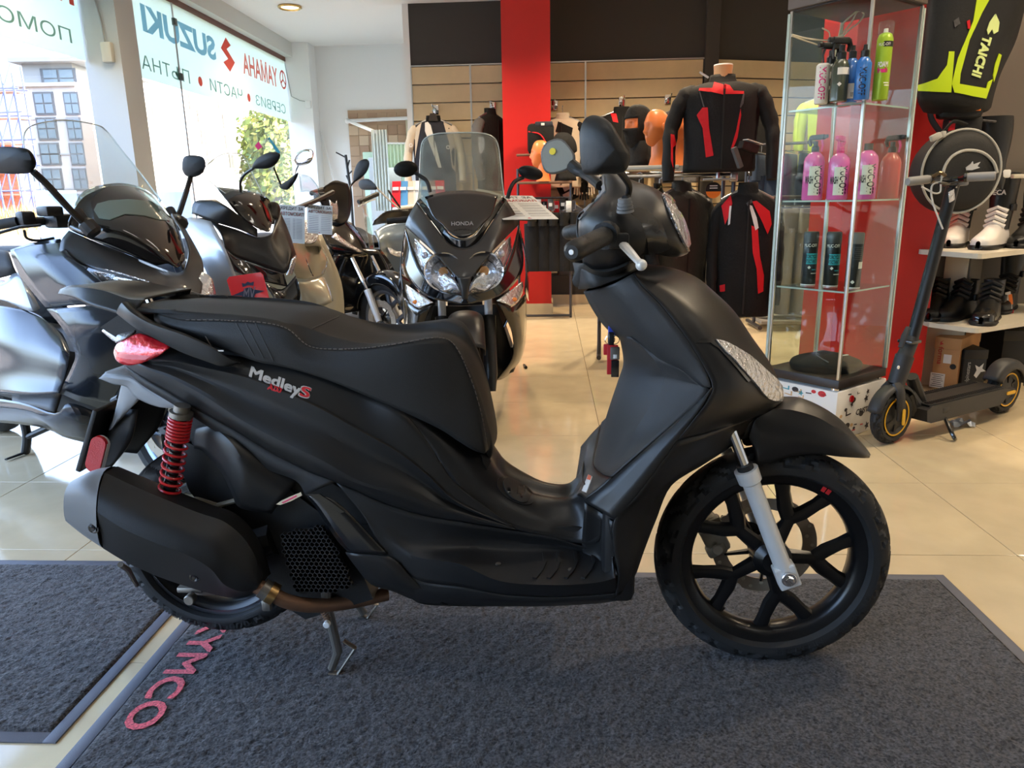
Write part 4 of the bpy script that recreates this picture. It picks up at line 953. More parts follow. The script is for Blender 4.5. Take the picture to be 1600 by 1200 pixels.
# centre stand
st = []
def flr(px, py): return F.Z(px, py, .012)
n_, f_ = flr(522, 1049), flr(569, 962)
pv = Vec((-1.0, -.10, .19)); 
b = MB(); hn = F.V(511, 945, -n_.y); 
b.tube([hn+Vec((0, 0, .06)), hn, F.V(528, 1018, -n_.y), n_+Vec((-.005, 0, .008))], [.012, .0115, .011, .010], 10)
hf = F.V(557, 940, -f_.y); b.tube([hf+Vec((0, 0, .06)), hf, f_+Vec((0, 0, .006))], [.012, .011, .010], 10)
b.tube([hn+Vec((0, 0, .055)), hf+Vec((0, 0, .055))], .012, 10)
cs = b.build('centre_stand', K_stl, S)
b = MB()
for e_, up_, tip in ((n_, F.V(533, 1003, -n_.y), F.V(555, 1012, -n_.y)), (f_, F.V(567, 940, -f_.y), F.V(590, 944, -f_.y))):
    b = MB(); b.tube([e_+Vec((-.012, 0, -.002)), e_+Vec((.01, 0, -.004)), tip, up_+Vec((.006, 0, .004))], [.010, .009, .008, .007], 8, flat=.45); b.build('stand_foot', K_stl, cs)
pass
pts = []; a0_, a1_ = F.V(503, 948, .13), F.V(513, 969, .13); d = (a1_-a0_)
for i in range(7*10): t_ = i/70; q = 2*pi*i/10; pts.append(a0_+d*t_+.0075*(cos(q)*Vec((.9, 0, .4))+sin(q)*Vec((0, 1, 0))))
MB().tube(pts, .0017, 5).build('stand_spring', K_rust, cs); MB().disc(F.V(512, 973, .14), (0, -1, 0), .008, .012, 12).build('spring_bolt', K_alu, cs)
# --- floorboard, tunnel
fl_ = [[(526, 754, .166), (556, 790, .165), (572, 812, .168), (600, 866, .17)], [(560, 769, .166), (590, 812, .163), (608, 845, .168), (622, 882, .17)], [(604, 788, .164), (632, 838, .158), (645, 868, .178), (650, 905, .172)], [(664, 806, .158), (690, 850, .148), (684, 876, .192), (684, 912, .18)], [(722, 816, .149), (738, 853, .132), (720, 882, .205), (722, 916, .186)], [(790, 827, .131), (792, 855, .118), (782, 908, .218), (786, 928, .19)], [(858, 838, .12), (860, 858, .11), (860, 914, .224), (856, 932, .195)], [(905, 852, .116), (906, 864, .11), (915, 912, .224), (912, 930, .195)], [(940, 862, .13), (942, 872, .13), (948, 907, .222), (948, 928, .195)], [(958, 870, .20), (958, 880, .20), (962, 902, .218), (964, 924, .198)]]
o_fl = part('floorboard', fl_, K_mat2, 5, 5, cre=(2,), other=True, angle=40)
sk = [[(600, 866, .171), (606, 890, .171), (640, 932, .15)], [(650, 905, .173), (655, 925, .17), (662, 943, .15)], [(722, 917, .187), (722, 932, .182), (724, 946, .155)], [(786, 929, .191), (787, 938, .185), (790, 946, .155)], [(856, 933, .196), (855, 940, .19), (852, 946, .155)], [(912, 931, .196), (912, 938, .19), (912, 943, .16)], [(963, 926, .199), (960, 934, .193), (955, 939, .16)], [(984, 915, .18), (984, 925, .175), (982, 932, .15)]]
part('side_skirt', sk, K_satin, 5, 4, other=True)
fw = [[(966, 898, .217), (956, 870, .19), (958, 815, .21)], [(950, 900, .20), (938, 866, .13), (938, 800, .17)], [(925, 880, .13), (910, 858, .11), (914, 785, .165)]]
part('foot_well_front', fw, K_satin, 4, 5, other=True)
tn = [[(583, 620, .145), (610, 625, .12), (650, 640, .06), (660, 645, 0)], [(624, 640, .146), (650, 648, .128), (700, 665, .06), (708, 670, 0)], [(668, 690, .146), (690, 685, .13), (735, 690, .06), (745, 690, 0)], [(690, 725, .145), (718, 716, .128), (757, 712, .06), (766, 712, 0)], [(712, 756, .142), (742, 742, .12), (770, 730, .055), (776, 730, 0)], [(745, 795, .138), (770, 770, .108), (787, 748, .05), (792, 748, 0)], [(804, 826, .131), (818, 796, .10), (818, 768, .05), (822, 767, 0)], [(850, 836, .121), (862, 808, .088), (850, 778, .045), (852, 776, 0)], [(900, 848, .115), (905, 806, .085), (884, 781, .045), (884, 779, 0)], [(935, 846, .14), (928, 796, .12), (904, 770, .05), (902, 766, 0)], [(940, 812, .17), (928, 775, .15), (914, 755, .06), (912, 750, 0)]]
o_tn = part('centre_tunnel', tn, K_satin, 5, 5, mirror=True, angle=40)
cap = [(804+21*cos(a)*.95+4*sin(a), 769+17*sin(a)+8*cos(a)) for a in [2*pi*i/24 for i in range(24)]]
F.decal(o_tn, [(804+30*cos(a), 768+18*sin(a)+13*cos(a)) for a in [2*pi*i/24 for i in range(24)]], 'fuel_cap_surround', K_mat2, S, .001, .002, 6)
o_c = F.decal(o_tn, cap, 'fuel_cap', K_tex, S, .003, .004, 6)
F.decal(o_c, [(793, 762), (797, 762), (798, 770), (793, 770)], 'cap_mark', K_gloss, o_c, .0005, .0008, 4)
F.decal(o_c, [(811, 771), (814, 771), (817, 778), (814, 778)], 'cap_mark', K_gloss, o_c, .0005, .0008, 4)
F.decal(o_tn, [(749, 712), (758, 709), (764, 722), (758, 735), (752, 724)], 'vent_grille', mat('vent_dark', (.04, .04, .04), .7), S, .0015, .002, 4)
# footboard relief lines and screws
for k, x in enumerate((846, 868, 895, 922)):
    pts = [(x-14, 905), (x-3, 893), (x+3, 880), (x+1, 864), (x+5, 864), (x+8, 880), (x+2, 894), (x-8, 906)]
    F.decal(o_fl, pts, 'grip_rib', K_mat2, S, .0005, .003, 5)
for p in ((778, 883), (892, 892)):
    F.decal(o_fl, [(p[0]+4.5*cos(2*pi*i/12), p[1]+2.4*sin(2*pi*i/12)) for i in range(12)], 'screw', K_stl, S, .001, .002, 3)
b = MB(); b.box(((-.71), 0, .335), (.66, .21, .10)); b.build('frame', K_mat2, S, False)
# --- handlebar cowl, grips, mirrors
cw = [[(912, 412, .09), (905, 372, .11), (907, 340, .10), (918, 330, .04), (920, 328, 0)], [(930, 420, .11), (925, 372, .16), (925, 330, .14), (935, 318, .06), (936, 316, 0)], [(958, 418, .12), (958, 380, .19), (950, 325, .165), (945, 302, .07), (944, 300, 0)], [(985, 405, .125), (990, 378, .185), (985, 335, .165), (960, 280, .08), (945, 271, 0)], [(1005, 398, .125), (1012, 370, .17), (1010, 335, .15), (995, 292, .08), (992, 285, 0)], [(1022, 396, .12), (1035, 372, .15), (1030, 335, .135), (1020, 300, .08), (1018, 294, 0)], [(1045, 400, .10), (1056, 378, .125), (1050, 340, .115), (1036, 310, .075), (1034, 303, 0)], [(1060, 400, .08), (1068, 388, .09), (1062, 345, .085), (1046, 315, .06), (1042, 307, 0)], [(1068, 398, .02), (1075, 390, .03), (1068, 352, .03), (1052, 322, .02), (1048, 314, 0)]]
o_cw = part('handlebar_cover', cw, K_satin, 5, 5, mirror=True, angle=40)
lw = [[(895, 437, .0), (905, 415, .05), (912, 410, .09)], [(900, 447, 0), (920, 430, .06), (932, 420, .11)], [(920, 450, .0), (940, 438, .06), (958, 418, .12)], [(950, 445, 0), (970, 430, .06), (985, 406, .125)]]
part('lower_handlebar_cover', lw, K_tex, 4, 4, mirror=True)
nk = [[(896, 410, .0), (915, 412, .07), (950, 415, .075), (985, 408, .05), (1000, 404, 0)], [(905, 452, .0), (925, 450, .09), (950, 442, .10), (985, 428, .09), (1006, 414, 0)]]
part('steering_neck', nk, K_tex, 3, 5, mirror=True)
head = [(1033, 306), (1040, 305), (1048, 315), (1057, 330), (1065, 347), (1071, 364), (1075, 388), (1072, 392), (1064, 380), (1056, 362), (1048, 346), (1040, 326)]
o_h = F.decal(o_cw, head, 'headlight', K_clear, S, .002, .004, 5); o_h['label'] = 'clear headlight lens'; other(o_h)
F.decal(o_cw, [(1010, 345), (1022, 346), (1028, 360), (1024, 367), (1013, 358)], 'vent', K_mat2, S, .001, .002, 5)
F.decal(o_cw, [(982, 331), (996, 326), (1011, 332), (1031, 350), (1046, 386), (1036, 390), (1013, 396), (1008, 370), (994, 346)], 'cowl_side_panel', mat('satin_panel', (.16, .155, .15), .25, 0, None, .5, coat=.2), S, .001, .002, 6)
F.decal(o_cw, [(955, 336), (968, 334), (982, 338), (997, 350), (1005, 368), (1002, 388), (988, 396), (965, 394), (956, 380)], 'switch_housing', K_mat2, S, .002, .006, 6)
F.decal(o_cw, [(938, 270), (946, 270), (949, 300), (930, 318), (908, 345), (904, 342), (925, 312), (944, 296)], 'dash_rim', K_grey, S, .001, .002, 5)
for s_ in (1, -1):
    g0, g1 = F.V(893, 394, .355), F.V(950, 366, .19)
    if s_ < 0: g0, g1 = Vec((g0.x-.004, -g0.y, g0.z)), Vec((g1.x, -g1.y, g1.z))
    d = (g0-g1).normalized(); L_ = (g0-g1).length; n = 20; pts = [g1.lerp(g0, i/n) for i in range(n+1)]
    b = MB(); b.tube(pts[:16], [.0175+.0012*(i % 2) for i in range(16)], 14); b.tube([g1, g1+d*.02], .026, 14)
    gr = b.build('grip', K_grip, S)
    b = MB(); b.tube([pts[15], pts[17], pts[19], pts[20]], [.0185, .0195, .0185, .012], 16); b.build('bar_end', K_mat2, gr)
    MB().disc(pts[20]-d*.002, d, .0048, .004, 12).build('bar_end_bolt', K_alu, gr)
l0, l1, l2 = F.V(972, 380, .20), F.V(988, 398, .27), F.V(1002, 414, .30)
for s_ in (1, -1):
    fx = lambda p: Vec((p.x, p.y*s_, p.z)); b = MB(); b.tube([fx(l0), fx(l1), fx(l2)], [.010, .0085, .0065], 10, flat=.7); b.ball(fx(l2), .0105)
    b.build('brake_lever', K_alu, S)
    b = MB(); b.rbox(fx(F.V(966, 376, .20)), (.04, .03, .03), .006); b.build('lever_bracket', K_mat2, S)
for s_ in (1, -1):
    fx = lambda p: Vec((p.x, p.y*s_, p.z))
    q0, q1 = fx(F.V(977, 331, .20)), fx(F.V(976, 310, .205)); mi_ = MB()
    for i in range(4): c0 = q0.lerp(q1, i/4); c1 = q0.lerp(q1, (i+.8)/4); mi_.tube([c0, c1], .0165-.0012*i, 14)
    mi_.tube([q0, q1], .0125, 12); mo = mi_.build('mirror_boot', K_grey, S)
    pts = cr([q1, fx(F.V(981.5, 304, .19)), fx(F.V(983, 291, .21)), fx(F.V(977, 279, .25)), fx(F.V(966, 266, .28))], 5)
    MB().tube(pts, .0062, 10).build('mirror_stem', K_mat2, mo)
# near mirror seen from behind, far mirror showing its glass
def mirror(outline, lat, tilt, parent, glassy, dot=None):
    P = [F.V(*p, lat) for p in outline]; c = sum(P, Vec())/len(P); nrm = Vec(tilt).normalized(); b = MB(); n = len(P)
    P = cr(P, 3, True); n = len(P)
    rows = []
    for k, (q, dz) in enumerate(((1, 0), (.98, .012), (.86, .03), (.55, .044), (.001, .05))): rows.append([c+(p-c)*q-nrm*dz for p in P])
    V = [p for r in rows for p in r]; Fc = []
    for i in range(len(rows)-1):
        for j in range(n): j2 = (j+1) % n; Fc.append((i*n+j, i*n+j2, (i+1)*n+j2, (i+1)*n+j))
    o = b.add(V, Fc).build('mirror', K_mat2, parent, True, 50)
    g = MB(); V = [c+(p-c)*.99+nrm*.001 for p in P]+[c+(p-c)*.90+nrm*.003 for p in P]
    g.add(V, [(j, (j+1) % n, n+(j+1) % n, n+j) for j in range(n)]).build('mirror_rim', K_grey, o)
    g = MB(); g.add([c+(p-c)*.90+nrm*.0025 for p in P], [tuple(range(n))]).build('mirror_glass', mat('mirror_glass', (.66, .68, .66), .45, .15, (160, .0004)), o, False)
    if dot: 
        q = F.V(*dot, lat)+nrm*.004; MB().disc(q, nrm, .0085, .0008, 18).build('sticker', mat('yellow_dot', (.93, .84, .25), .6), o)
    return o
mirror([(915, 273), (908, 256), (905.5, 215), (911, 190), (925, 180), (943, 185.5), (957.5, 207.5), (970, 230), (977.5, 243), (975.5, 259), (967, 271), (940, 271.5)], .33, (-.35, .93, .1), S, False)
mirror([(845, 242), (848, 230), (857.5, 220), (877.5, 217), (895, 236), (898, 250), (892, 261), (880, 268), (860, 272), (849, 264)], -.33, (-.25, -.97, .12), S, True, (864, 237))
MB().tube(cr([F.V(893, 258, -.33), F.V(905, 267, -.31), F.V(922, 277, -.26), F.V(938, 290, -.2)], 4), [.016]*5+[.012]*8, 10).build('mirror_stem', K_mat2, S)
MB().rbox((-.37, 0, .365), (.07, .395, .23), .02).build('footwell_core', K_mat2, S)
# ================================================================ the row of scooters behind
def P_(name, col, rough=.25, metal=.35, coat=.6): return mat(name, col, rough, metal, coat=coat)
M_mir = mat('mirror_shell', (.055, .055, .058), .62, 0, None, .18)
G_screen = glass('screen_glass', (.93, .96, .95), rough=.03, dirt=.06)
G_haze = glass('dusty_screen_glass', (.62, .64, .59), rough=.05, dirt=.24)
M_smoke = mat('smoked_panel', (.10, .095, .095), .08, 0, None, .6, coat=.6)
def V2(fr, rows): return [[fr.V(*p) for p in r] for r in rows]
def U2(fr, rows): return [[fr.U(*p) for p in r] for r in rows]
def sheet(name, L, mt, parent, su=4, sv=4, cre=(), mirror=False, th=.005, angle=30, other_side=False):
    o = loft(L, su, sv, cre, (), False, mirror).build(name, mt, parent, True, angle); solid(o, th, 0)
    if other_side: other(o)
    return o
def wheel_set(S_, u, z, R, w, rimR, rim_mt, spokes=5, disc=True):
    t_ = tyre(u, z, R, w, S_, rimR, grooves=True, nseg=80); r_ = rim(S_, rimR-.002, w*.7, spokes, .3, rim_mt); r_.location = (u, 0, z)
    if disc: brake_disc(S_, u, z, -.06, rimR*.72, rimR*.48, holes=10)
    return t_
def fork_legs(S_, z, top, v=.085, mt=None, lean=.2):
    for s_ in (-1, 1):
        b = MB(); b.tube([(0, s_*v, z), (-lean*.42, s_*v, z+(top-z)*.5)], [.022, .026], 12); k = b.build('fork_leg', mt or K_alu, S_); MB().tube([(-lean*.42, s_*v, z+(top-z)*.5), (-lean, s_*v, top)], .015, 10).build('stanchion', K_chr, k)
def mudguard(S_, z, R, w, mt, a0=-70, a1=55):
    L = []
    for i in range(7):
        q = rad(a0+(a1-a0)*i/6); rr = R+.03; c = lambda r_, v: Vec((r_*sin(q), v, z+r_*cos(q))); L.append([c(rr-.075, -w), c(rr-.02, -w*.98), c(rr+.005, -w*.6), c(rr+.012, 0)])
    return sheet('front_mudguard', L, mt, S_, 4, 4, mirror=True)
def rear_body(S_, u0, u1, mt, zs=.78, w=.20, wh=None, seat=True):
    L = []
    n = 6
    for i in range(n+1):
        t_ = i/n; u = u0+(u1-u0)*t_; k = 1-.45*t_**2; L.append([Vec((u, -w*k*.75, .32+.25*t_)), Vec((u, -w*k, .48+.16*t_)), Vec((u, -w*k*.85, zs-.10+.06*t_)), Vec((u, 0, zs-.08+.08*t_))])
    sheet('body_panel', L, mt, S_, 3, 4, mirror=True)
    if seat:
        L = []
        for i in range(n+1):
            t_ = i/n; u = u0+.02+(u1-u0-.10)*t_; k = 1-.35*t_; zz = zs+.06*max(0, min(1, (t_-.45)*5)); e_ = .0 if 0 < i < n else -.05
            L.append([Vec((u, -w*k*.85, zs-.10+.05*t_)), Vec((u, -w*k*.9, zz-.03+e_)), Vec((u, -w*k*.7, zz+.015+e_)), Vec((u, 0, zz+.02+e_))])
        sheet('seat', L, K_seattop, S_, 3, 4, mirror=True)
    MB().rbox((u1-.02, 0, zs-.02), (.05, .16, .06), .012).build('tail_light', K_redl, S_)
    MB().box(((u0+u1)/2, 0, .42), (abs(u1-u0), .20, .22)).build('engine_block', K_mat2, S_, False)
def bmirror(S_, fr, outline, lat, nrm, stem, mt=None, rs=.0075, glassy=True, smt=None, depth=.05):
    P = [fr.V(*p, lat) for p in outline]; P = cr(P, 3, True); n = len(P); c = sum(P, Vec())/n; N = Vec(nrm).normalized(); V = []; Fc = []
    for q, dz in ((.96, -.004), (1, .008), (.9, .028), (.6, .044), (.001, depth)): V += [c+(p-c)*q+N*dz for p in P]
    for i in range(4):
        for j in range(n): Fc.append((i*n+j, i*n+(j+1) % n, (i+1)*n+(j+1) % n, (i+1)*n+j))
    o = MB().add(V, Fc).build('mirror', mt or M_mir, S_, True, 60)
    MB().add([c+(p-c)*.97-N*.003 for p in P], [tuple(range(n))]).build('mirror_glass', mat('far_mirror_glass', (.75, .78, .8), .08, 1), o, False)
    MB().tube(cr([fr.V(*p) for p in stem], 4), rs, 8).build('mirror_stem', smt or K_satin, o)
    return o
# ---------------- dark slate maxi scooter at the left
F1 = Fr(-1.44, 2.66, rad(-30.8)); B1 = F1.thing('motor_scooter', 'dark slate-blue maxi scooter with tall clear windscreen at the left edge by the window', 'scooter')
M_slate = mat('slate_paint', (.15, .17, .20), .17, .1, None, .35, coat=.08); M_slatem = mat('slate_matte', (.19, .20, .215), .42, .2, coat=.2); M_pale = mat('pale_grey_panel', (.56, .58, .60), .35, .2, coat=.3)
r_ = [[(108, 345, .24), (130, 300, .16), (185, 287, 0), (225, 296, -.12), (250, 315, -.2)], [(109, 358, .24), (140, 325, .17), (215, 310, 0), (248, 320, -.13), (266, 335, -.2)], [(140, 373, .21), (180, 350, .15), (240, 345, 0), (268, 350, -.10), (277, 355, -.16)], [(190, 393, .14), (225, 380, .09), (263, 385, 0), (280, 383, -.07), (287, 385, -.11)], [(245, 415, .06), (262, 412, .03), (277, 418, 0), (284, 412, -.03), (289, 405, -.05)]]
sp1 = sheet('front_panel', V2(F1, r_), M_smoke, B1, 5, 5)
F1.decal(sp1, [(147, 330), (152, 320), (170, 315), (200, 313), (235, 316), (252, 326), (264, 346), (250, 345), (225, 338), (195, 336), (172, 345), (155, 342)], 'instrument_window', mat('green_smoke', (.42, .50, .48), .1, 0, coat=.6), B1, .001, .002, 6)
r_ = [[(108, 361, .245), (97, 375, .28), (93, 392, .30)], [(150, 379, .20), (138, 396, .25), (128, 414, .28)], [(200, 399, .13), (188, 413, .20), (175, 427, .25)], [(246, 418, .06), (242, 432, .13), (238, 446, .18)], [(278, 427, 0), (294, 447, .01), (305, 466, .02)], [(291, 413, -.05), (304, 424, -.07), (317, 436, -.08)], [(293, 380, -.12), (304, 392, -.14), (314, 404, -.15)], [(268, 334, -.205), (278, 345, -.225), (288, 356, -.24)]]
fp = sheet('front_fairing', V2(F1, r_), M_slatem, B1, 5, 4)
hl = F1.decal(fp, [(146, 424), (150, 420), (175, 426), (200, 433), (225, 441), (252, 452), (262, 457), (240, 456), (200, 452), (168, 447)], 'headlight', K_clear, B1, .002, .004, 6)
r2 = [[(146, 424, .26), (168, 450, .25)], [(200, 434, .22), (215, 458, .2)], [(252, 453, .16), (262, 462, .14)]]
sheet('headlight', V2(F1, r2), K_clear, B1, 4, 3)
sheet('headlight', V2(F1, [[(316, 425, -.09), (308, 440, -.05), (304, 460, -.0)], [(330, 435, -.10), (322, 452, -.06), (316, 466, -.02)], [(337, 462, -.10), (330, 468, -.06), (322, 470, -.03)]]), K_clear, B1, 4, 4)
r_ = [[(17, 391, .33), (45, 381, .30), (95, 374, .26)], [(20, 403, .34), (60, 399, .33), (112, 402, .30)], [(35, 435, .35), (90, 431, .34), (150, 434, .29)], [(72, 480, .35), (130, 476, .33), (190, 472, .25)]]
sheet('side_fairing', V2(F1, r_), M_slate, B1, 4, 4, (1,))
r_ = [[(74, 483, .35), (130, 479, .33), (195, 474, .25)], [(100, 515, .36), (150, 510, .33), (222, 500, .22)], [(118, 550, .345), (160, 545, .31), (232, 530, .2)], [(112, 575, .33), (150, 582, .30), (215, 575, .2)], [(93, 613, .31), (125, 627, .28), (168, 642, .2)]]
sheet('lower_fairing', V2(F1, r_), M_slate, B1, 4, 4)
sheet('side_fairing', [[Vec((-.22, .22, .40)), Vec((-.24, .29, .68)), Vec((-.26, .25, .94))], [Vec((-.6, .24, .40)), Vec((-.6, .32, .66)), Vec((-.6, .28, .92))], [Vec((-1.0, .22, .42)), Vec((-1.0, .28, .6)), Vec((-.95, .24, .80))]], M_slate, B1, 4, 4)
r_ = [[(-70, 470, .22), (-70, 500, .27), (-70, 540, .3), (-70, 580, .32), (-70, 612, .34)], [(0, 478, .25), (0, 505, .28), (0, 535, .31), (0, 580, .33), (0, 615, .36)], [(55, 490, .22), (55, 512, .26), (52, 542, .30), (50, 590, .33), (48, 617, .36)], [(97, 522, .22), (107, 542, .26), (108, 562, .3), (100, 595, .32), (93, 614, .34)]]
sheet('body_panel', V2(F1, r_), M_slate, B1, 4, 5, other_side=True)
r_ = [[(-40, 452, .17), (-40, 462, .19), (-40, 472, .2)], [(0, 445, .17), (0, 458, .2), (0, 468, .22)], [(24, 426, .15), (35, 455, .21), (45, 486, .23)], [(34, 432, .13), (50, 458, .19), (63, 482, .2)]]
sheet('under_seat_panel', V2(F1, r_), M_pale, B1, 4, 4, other_side=True)
r_ = [[(-80, 385, .0), (-80, 395, .16), (-80, 425, .18), (-80, 440, .17)], [(-20, 388, 0), (-20, 392, .15), (-20, 420, .18), (-20, 438, .17)], [(12, 393, 0), (14, 395, .12), (20, 415, .16), (26, 428, .15)]]
sheet('seat', [list(reversed(r)) for r in V2(F1, r_)], K_seattop, B1, 4, 4, mirror=False, other_side=True)
r_ = [[(-60, 616, .36), (-60, 632, .37), (-60, 655, .30)], [(30, 628, .37), (40, 645, .37), (55, 665, .30)], [(86, 646, .37), (82, 662, .36), (100, 682, .29)], [(108, 630, .35), (122, 655, .34), (130, 690, .28)], [(150, 643, .28), (148, 660, .28), (140, 694, .25)]]
sheet('floorboard_side', V2(F1, r_), M_slate, B1, 4, 4, other_side=True)
r_ = [[(20, 618, .33), (20, 628, .37)], [(60, 616, .33), (55, 636, .37)], [(95, 616, .32), (86, 645, .37)]]
sheet('footrest_mat', V2(F1, r_), K_tex, B1, 3, 3, th=.01, other_side=True)
r_ = [[(40, 205, .2), (60, 193, .14), (105, 188, 0), (150, 195, -.10), (167, 205, -.16)], [(38, 230, .22), (75, 228, .15), (125, 222, 0), (165, 229, -.11), (190, 234, -.18)], [(54, 283, .25), (95, 272, .17), (152, 258, 0), (195, 265, -.12), (221, 272, -.2)], [(110, 333, .27), (136, 303, .17), (187, 288, 0), (226, 298, -.12), (252, 314, -.21)]]
ws1 = loft(V2(F1, r_), 6, 5).build('windscreen', G_screen, B1); solid(ws1, .003)
edge = crs([F1.V(*p) for p in ((54, 283, .25), (38, 230, .22), (40, 205, .2), (60, 193, .14), (105, 188, 0), (150, 195, -.10), (167, 205, -.16), (190, 234, -.18), (221, 272, -.2), (252, 314, -.21))], 6)
MB().tube(edge, .0022, 6).build('windscreen_edge', mat('screen_edge', (.80, .84, .84), .15, .2), ws1)
bmirror(B1, F1, [(-15, 236), (0, 231), (30, 231), (48, 236), (57, 252), (54, 264), (45, 271), (10, 272), (-15, 266)], .42, (.75, -.6, .15), [(52, 268, .42), (75, 290, .38), (110, 328, .30), (148, 366, .23)], rs=.011)
bmirror(B1, F1, [(284, 258), (287, 246), (300, 243), (316, 246), (321, 256), (317, 270), (305, 277), (292, 276), (285, 268)], -.42, (.85, -.4, .15), [(298, 276, -.42), (291, 300, -.36), (283, 325, -.29), (276, 345, -.24)], rs=.011)
MB().tube(cr([F1.V(*p) for p in ((120, 330, .26), (135, 350, .25), (150, 366, .235))], 4), [.018]*4+[.028]*4+[.02], 10).build('mirror_base', K_satin, B1)
MB().tube(cr([F1.V(*p) for p in ((265, 328, -.25), (275, 345, -.24), (285, 350, -.22))], 4), [.02]*4+[.03]*4+[.02], 10).build('mirror_base', K_satin, B1)
g0, g1 = F1.V(-45, 358, .36), F1.V(28, 346, .26)
MB().tube([g0, g1], .018, 12).build('grip', K_grip, B1); b = MB(); b.rbox(F1.V(40, 341, .24), (.06, .05, .05), .012); b.rbox(F1.V(78, 330, .20), (.08, .06, .035), .01); b.tube([F1.V(28, 346, .26), F1.V(105, 345, .1)], .016, 10); b.rbox(F1.V(95, 345, .14), (.10, .08, .05), .015); b.build('switch_housing', K_mat2, B1)
MB().tube([F1.V(-30, 372, .42), F1.V(30, 355, .34), F1.V(62, 352, .22)], .0075, 8, flat=.7).build('brake_lever', K_satin, B1)
MB().tube(cr([F1.V(*p) for p in ((38, 360, .25), (42, 372, .24), (60, 376, .2), (85, 372, .15))], 4), .005, 6).build('cable', K_grip, B1)
MB().rbox(F1.V(38, 333, .245), (.012, .012, .008), .003).build('button', K_redt, B1)
wheel_set(B1, 0, .285, .285, .12, .20, mat('blue_silver_rim', (.52, .58, .66), .3, .6)); wheel_set(B1, -1.58, .285, .285, .14, .19, K_rim, disc=False)
fork_legs(B1, .285, .80, mt=K_satin, lean=.25); mudguard(B1, .285, .285, .075, K_gloss)
sheet('mudguard_panel', V2(F1, [[(165, 600, .19), (200, 560, .15), (250, 540, .05)], [(160, 650, .18), (190, 650, .14), (240, 620, .05)]]), K_gloss, B1, 3, 3, other_side=True)
MB().rbox((-.9, 0, .42), (1.3, .34, .3), .05).build('frame', K_mat2, B1)
rear_body(B1, -1.15, -2.0, M_slate, .80, .22, seat=False)
c0 = F1.Z(40, 706, .012); b = MB(); t0 = F1.V(36, 652, -c0.y); b.tube(cr([t0, F1.V(42, 680, -c0.y), c0], 4), .019, 10); b.tube([F1.V(44, 682, -c0.y), F1.V(85, 664, -c0.y-.06)], .014, 8); b.tube([c0+Vec((0, 0, -.002)), F1.Z(9, 718, .01)], [.012, .008], 8, flat=.5); b.tube([t0, t0+Vec((.05, .28, .02)), Vec((c0.x, c0.y+.42, .012))], .018, 10); b.tube([t0, t0+Vec((.12, .1, .10))], .018, 8)
b.build('centre_stand', K_satin, B1)
# ---------------- silver and black scooter next to it
F2 = Fr(-1.36, 3.52, rad(-36)); B2 = F2.thing('motor_scooter', 'silver and black scooter with clear windscreen, second from the left, red card below its headlight', 'scooter')
M_silv = P_('silver_paint', (.74, .75, .76), .32, .3, .4)
r_ = [[(338, 293, .16), (360, 295, .10), (392, 300, 0), (410, 305, -.08), (421, 313, -.13)], [(353, 312, .16), (375, 312, .10), (402, 315, 0), (416, 320, -.07), (425, 330, -.12)], [(374, 337, .12), (390, 333, .07), (410, 335, 0), (420, 338, -.05), (426, 343, -.08)], [(400, 355, .06), (408, 352, .03), (417, 354, 0), (421, 352, -.02), (424, 352, -.03)], [(416, 362, .01), (418, 362, .005), (420, 362, 0), (421, 361, -.005), (422, 360, -.01)]]
sheet('screen_base', V2(F2, r_), M_smoke, B2, 4, 4)
r_ = [[(300, 334, .24), (305, 315, .22), (338, 312, .18)], [(330, 345, .21), (345, 333, .19), (358, 325, .17)], [(372, 358, .13), (375, 348, .12), (378, 340, .11)], [(402, 370, .06), (402, 364, .05), (402, 358, .05)]]
sheet('upper_cowl', V2(F2, r_), K_satin, B2, 4, 4); sheet('upper_cowl', V2(F2, [[(421, 316, -.13), (424, 340, -.10)], [(433, 317, -.16), (430, 343, -.12)], [(438, 327, -.18), (434, 345, -.13)]]), K_satin, B2, 4, 4)
r_ = [[(330, 347, .215), (345, 365, .22), (352, 388, .22)], [(372, 360, .13), (368, 380, .16), (370, 402, .17)], [(402, 371, .06), (398, 390, .09), (400, 413, .10)], [(424, 365, -.01), (430, 395, .01), (445, 427, .0)], [(430, 345, -.11), (445, 370, -.10), (455, 405, -.06)], [(437, 330, -.18), (452, 365, -.17), (462, 398, -.12)]]
sheet('front_cover', V2(F2, r_), K_satin, B2, 5, 4)
r_ = [[(353, 390, .225), (358, 405, .215), (366, 424, .20)], [(370, 403, .175), (378, 416, .165), (388, 432, .15)], [(400, 414, .105), (405, 425, .095), (412, 440, .08)], [(444, 428, .01), (446, 436, .0), (450, 448, -.02)]]
sheet('headlight', V2(F2, r_), mat('smoked_lens', (.14, .14, .15), .06, 0, coat=1), B2, 4, 4)
sheet('headlight', V2(F2, [[(456, 407, -.06), (452, 420, -.03), (448, 430, -.01)], [(463, 399, -.12), (461, 412, -.09), (456, 430, -.05)]]), K_clear, B2, 4, 4)
r_ = [[(284, 350, .28), (298, 340, .25), (330, 346, .215)], [(291, 376, .285), (315, 372, .26), (352, 390, .228)], [(316, 411, .28), (340, 410, .25), (366, 425, .21)], [(330, 446, .27), (350, 446, .24), (374, 446, .2)], [(336, 480, .26), (356, 480, .23), (380, 476, .18)]]
sheet('side_fairing', V2(F2, r_), M_silv, B2, 4, 4)
r_ = [[(412, 442, .08), (440, 452, .01), (462, 430, -.06)], [(430, 470, .07), (448, 471, 0), (469, 458, -.07)], [(436, 500, .06), (450, 500, 0), (465, 480, -.06)]]
sheet('lower_front_panel', V2(F2, r_), K_gloss, B2, 4, 4)
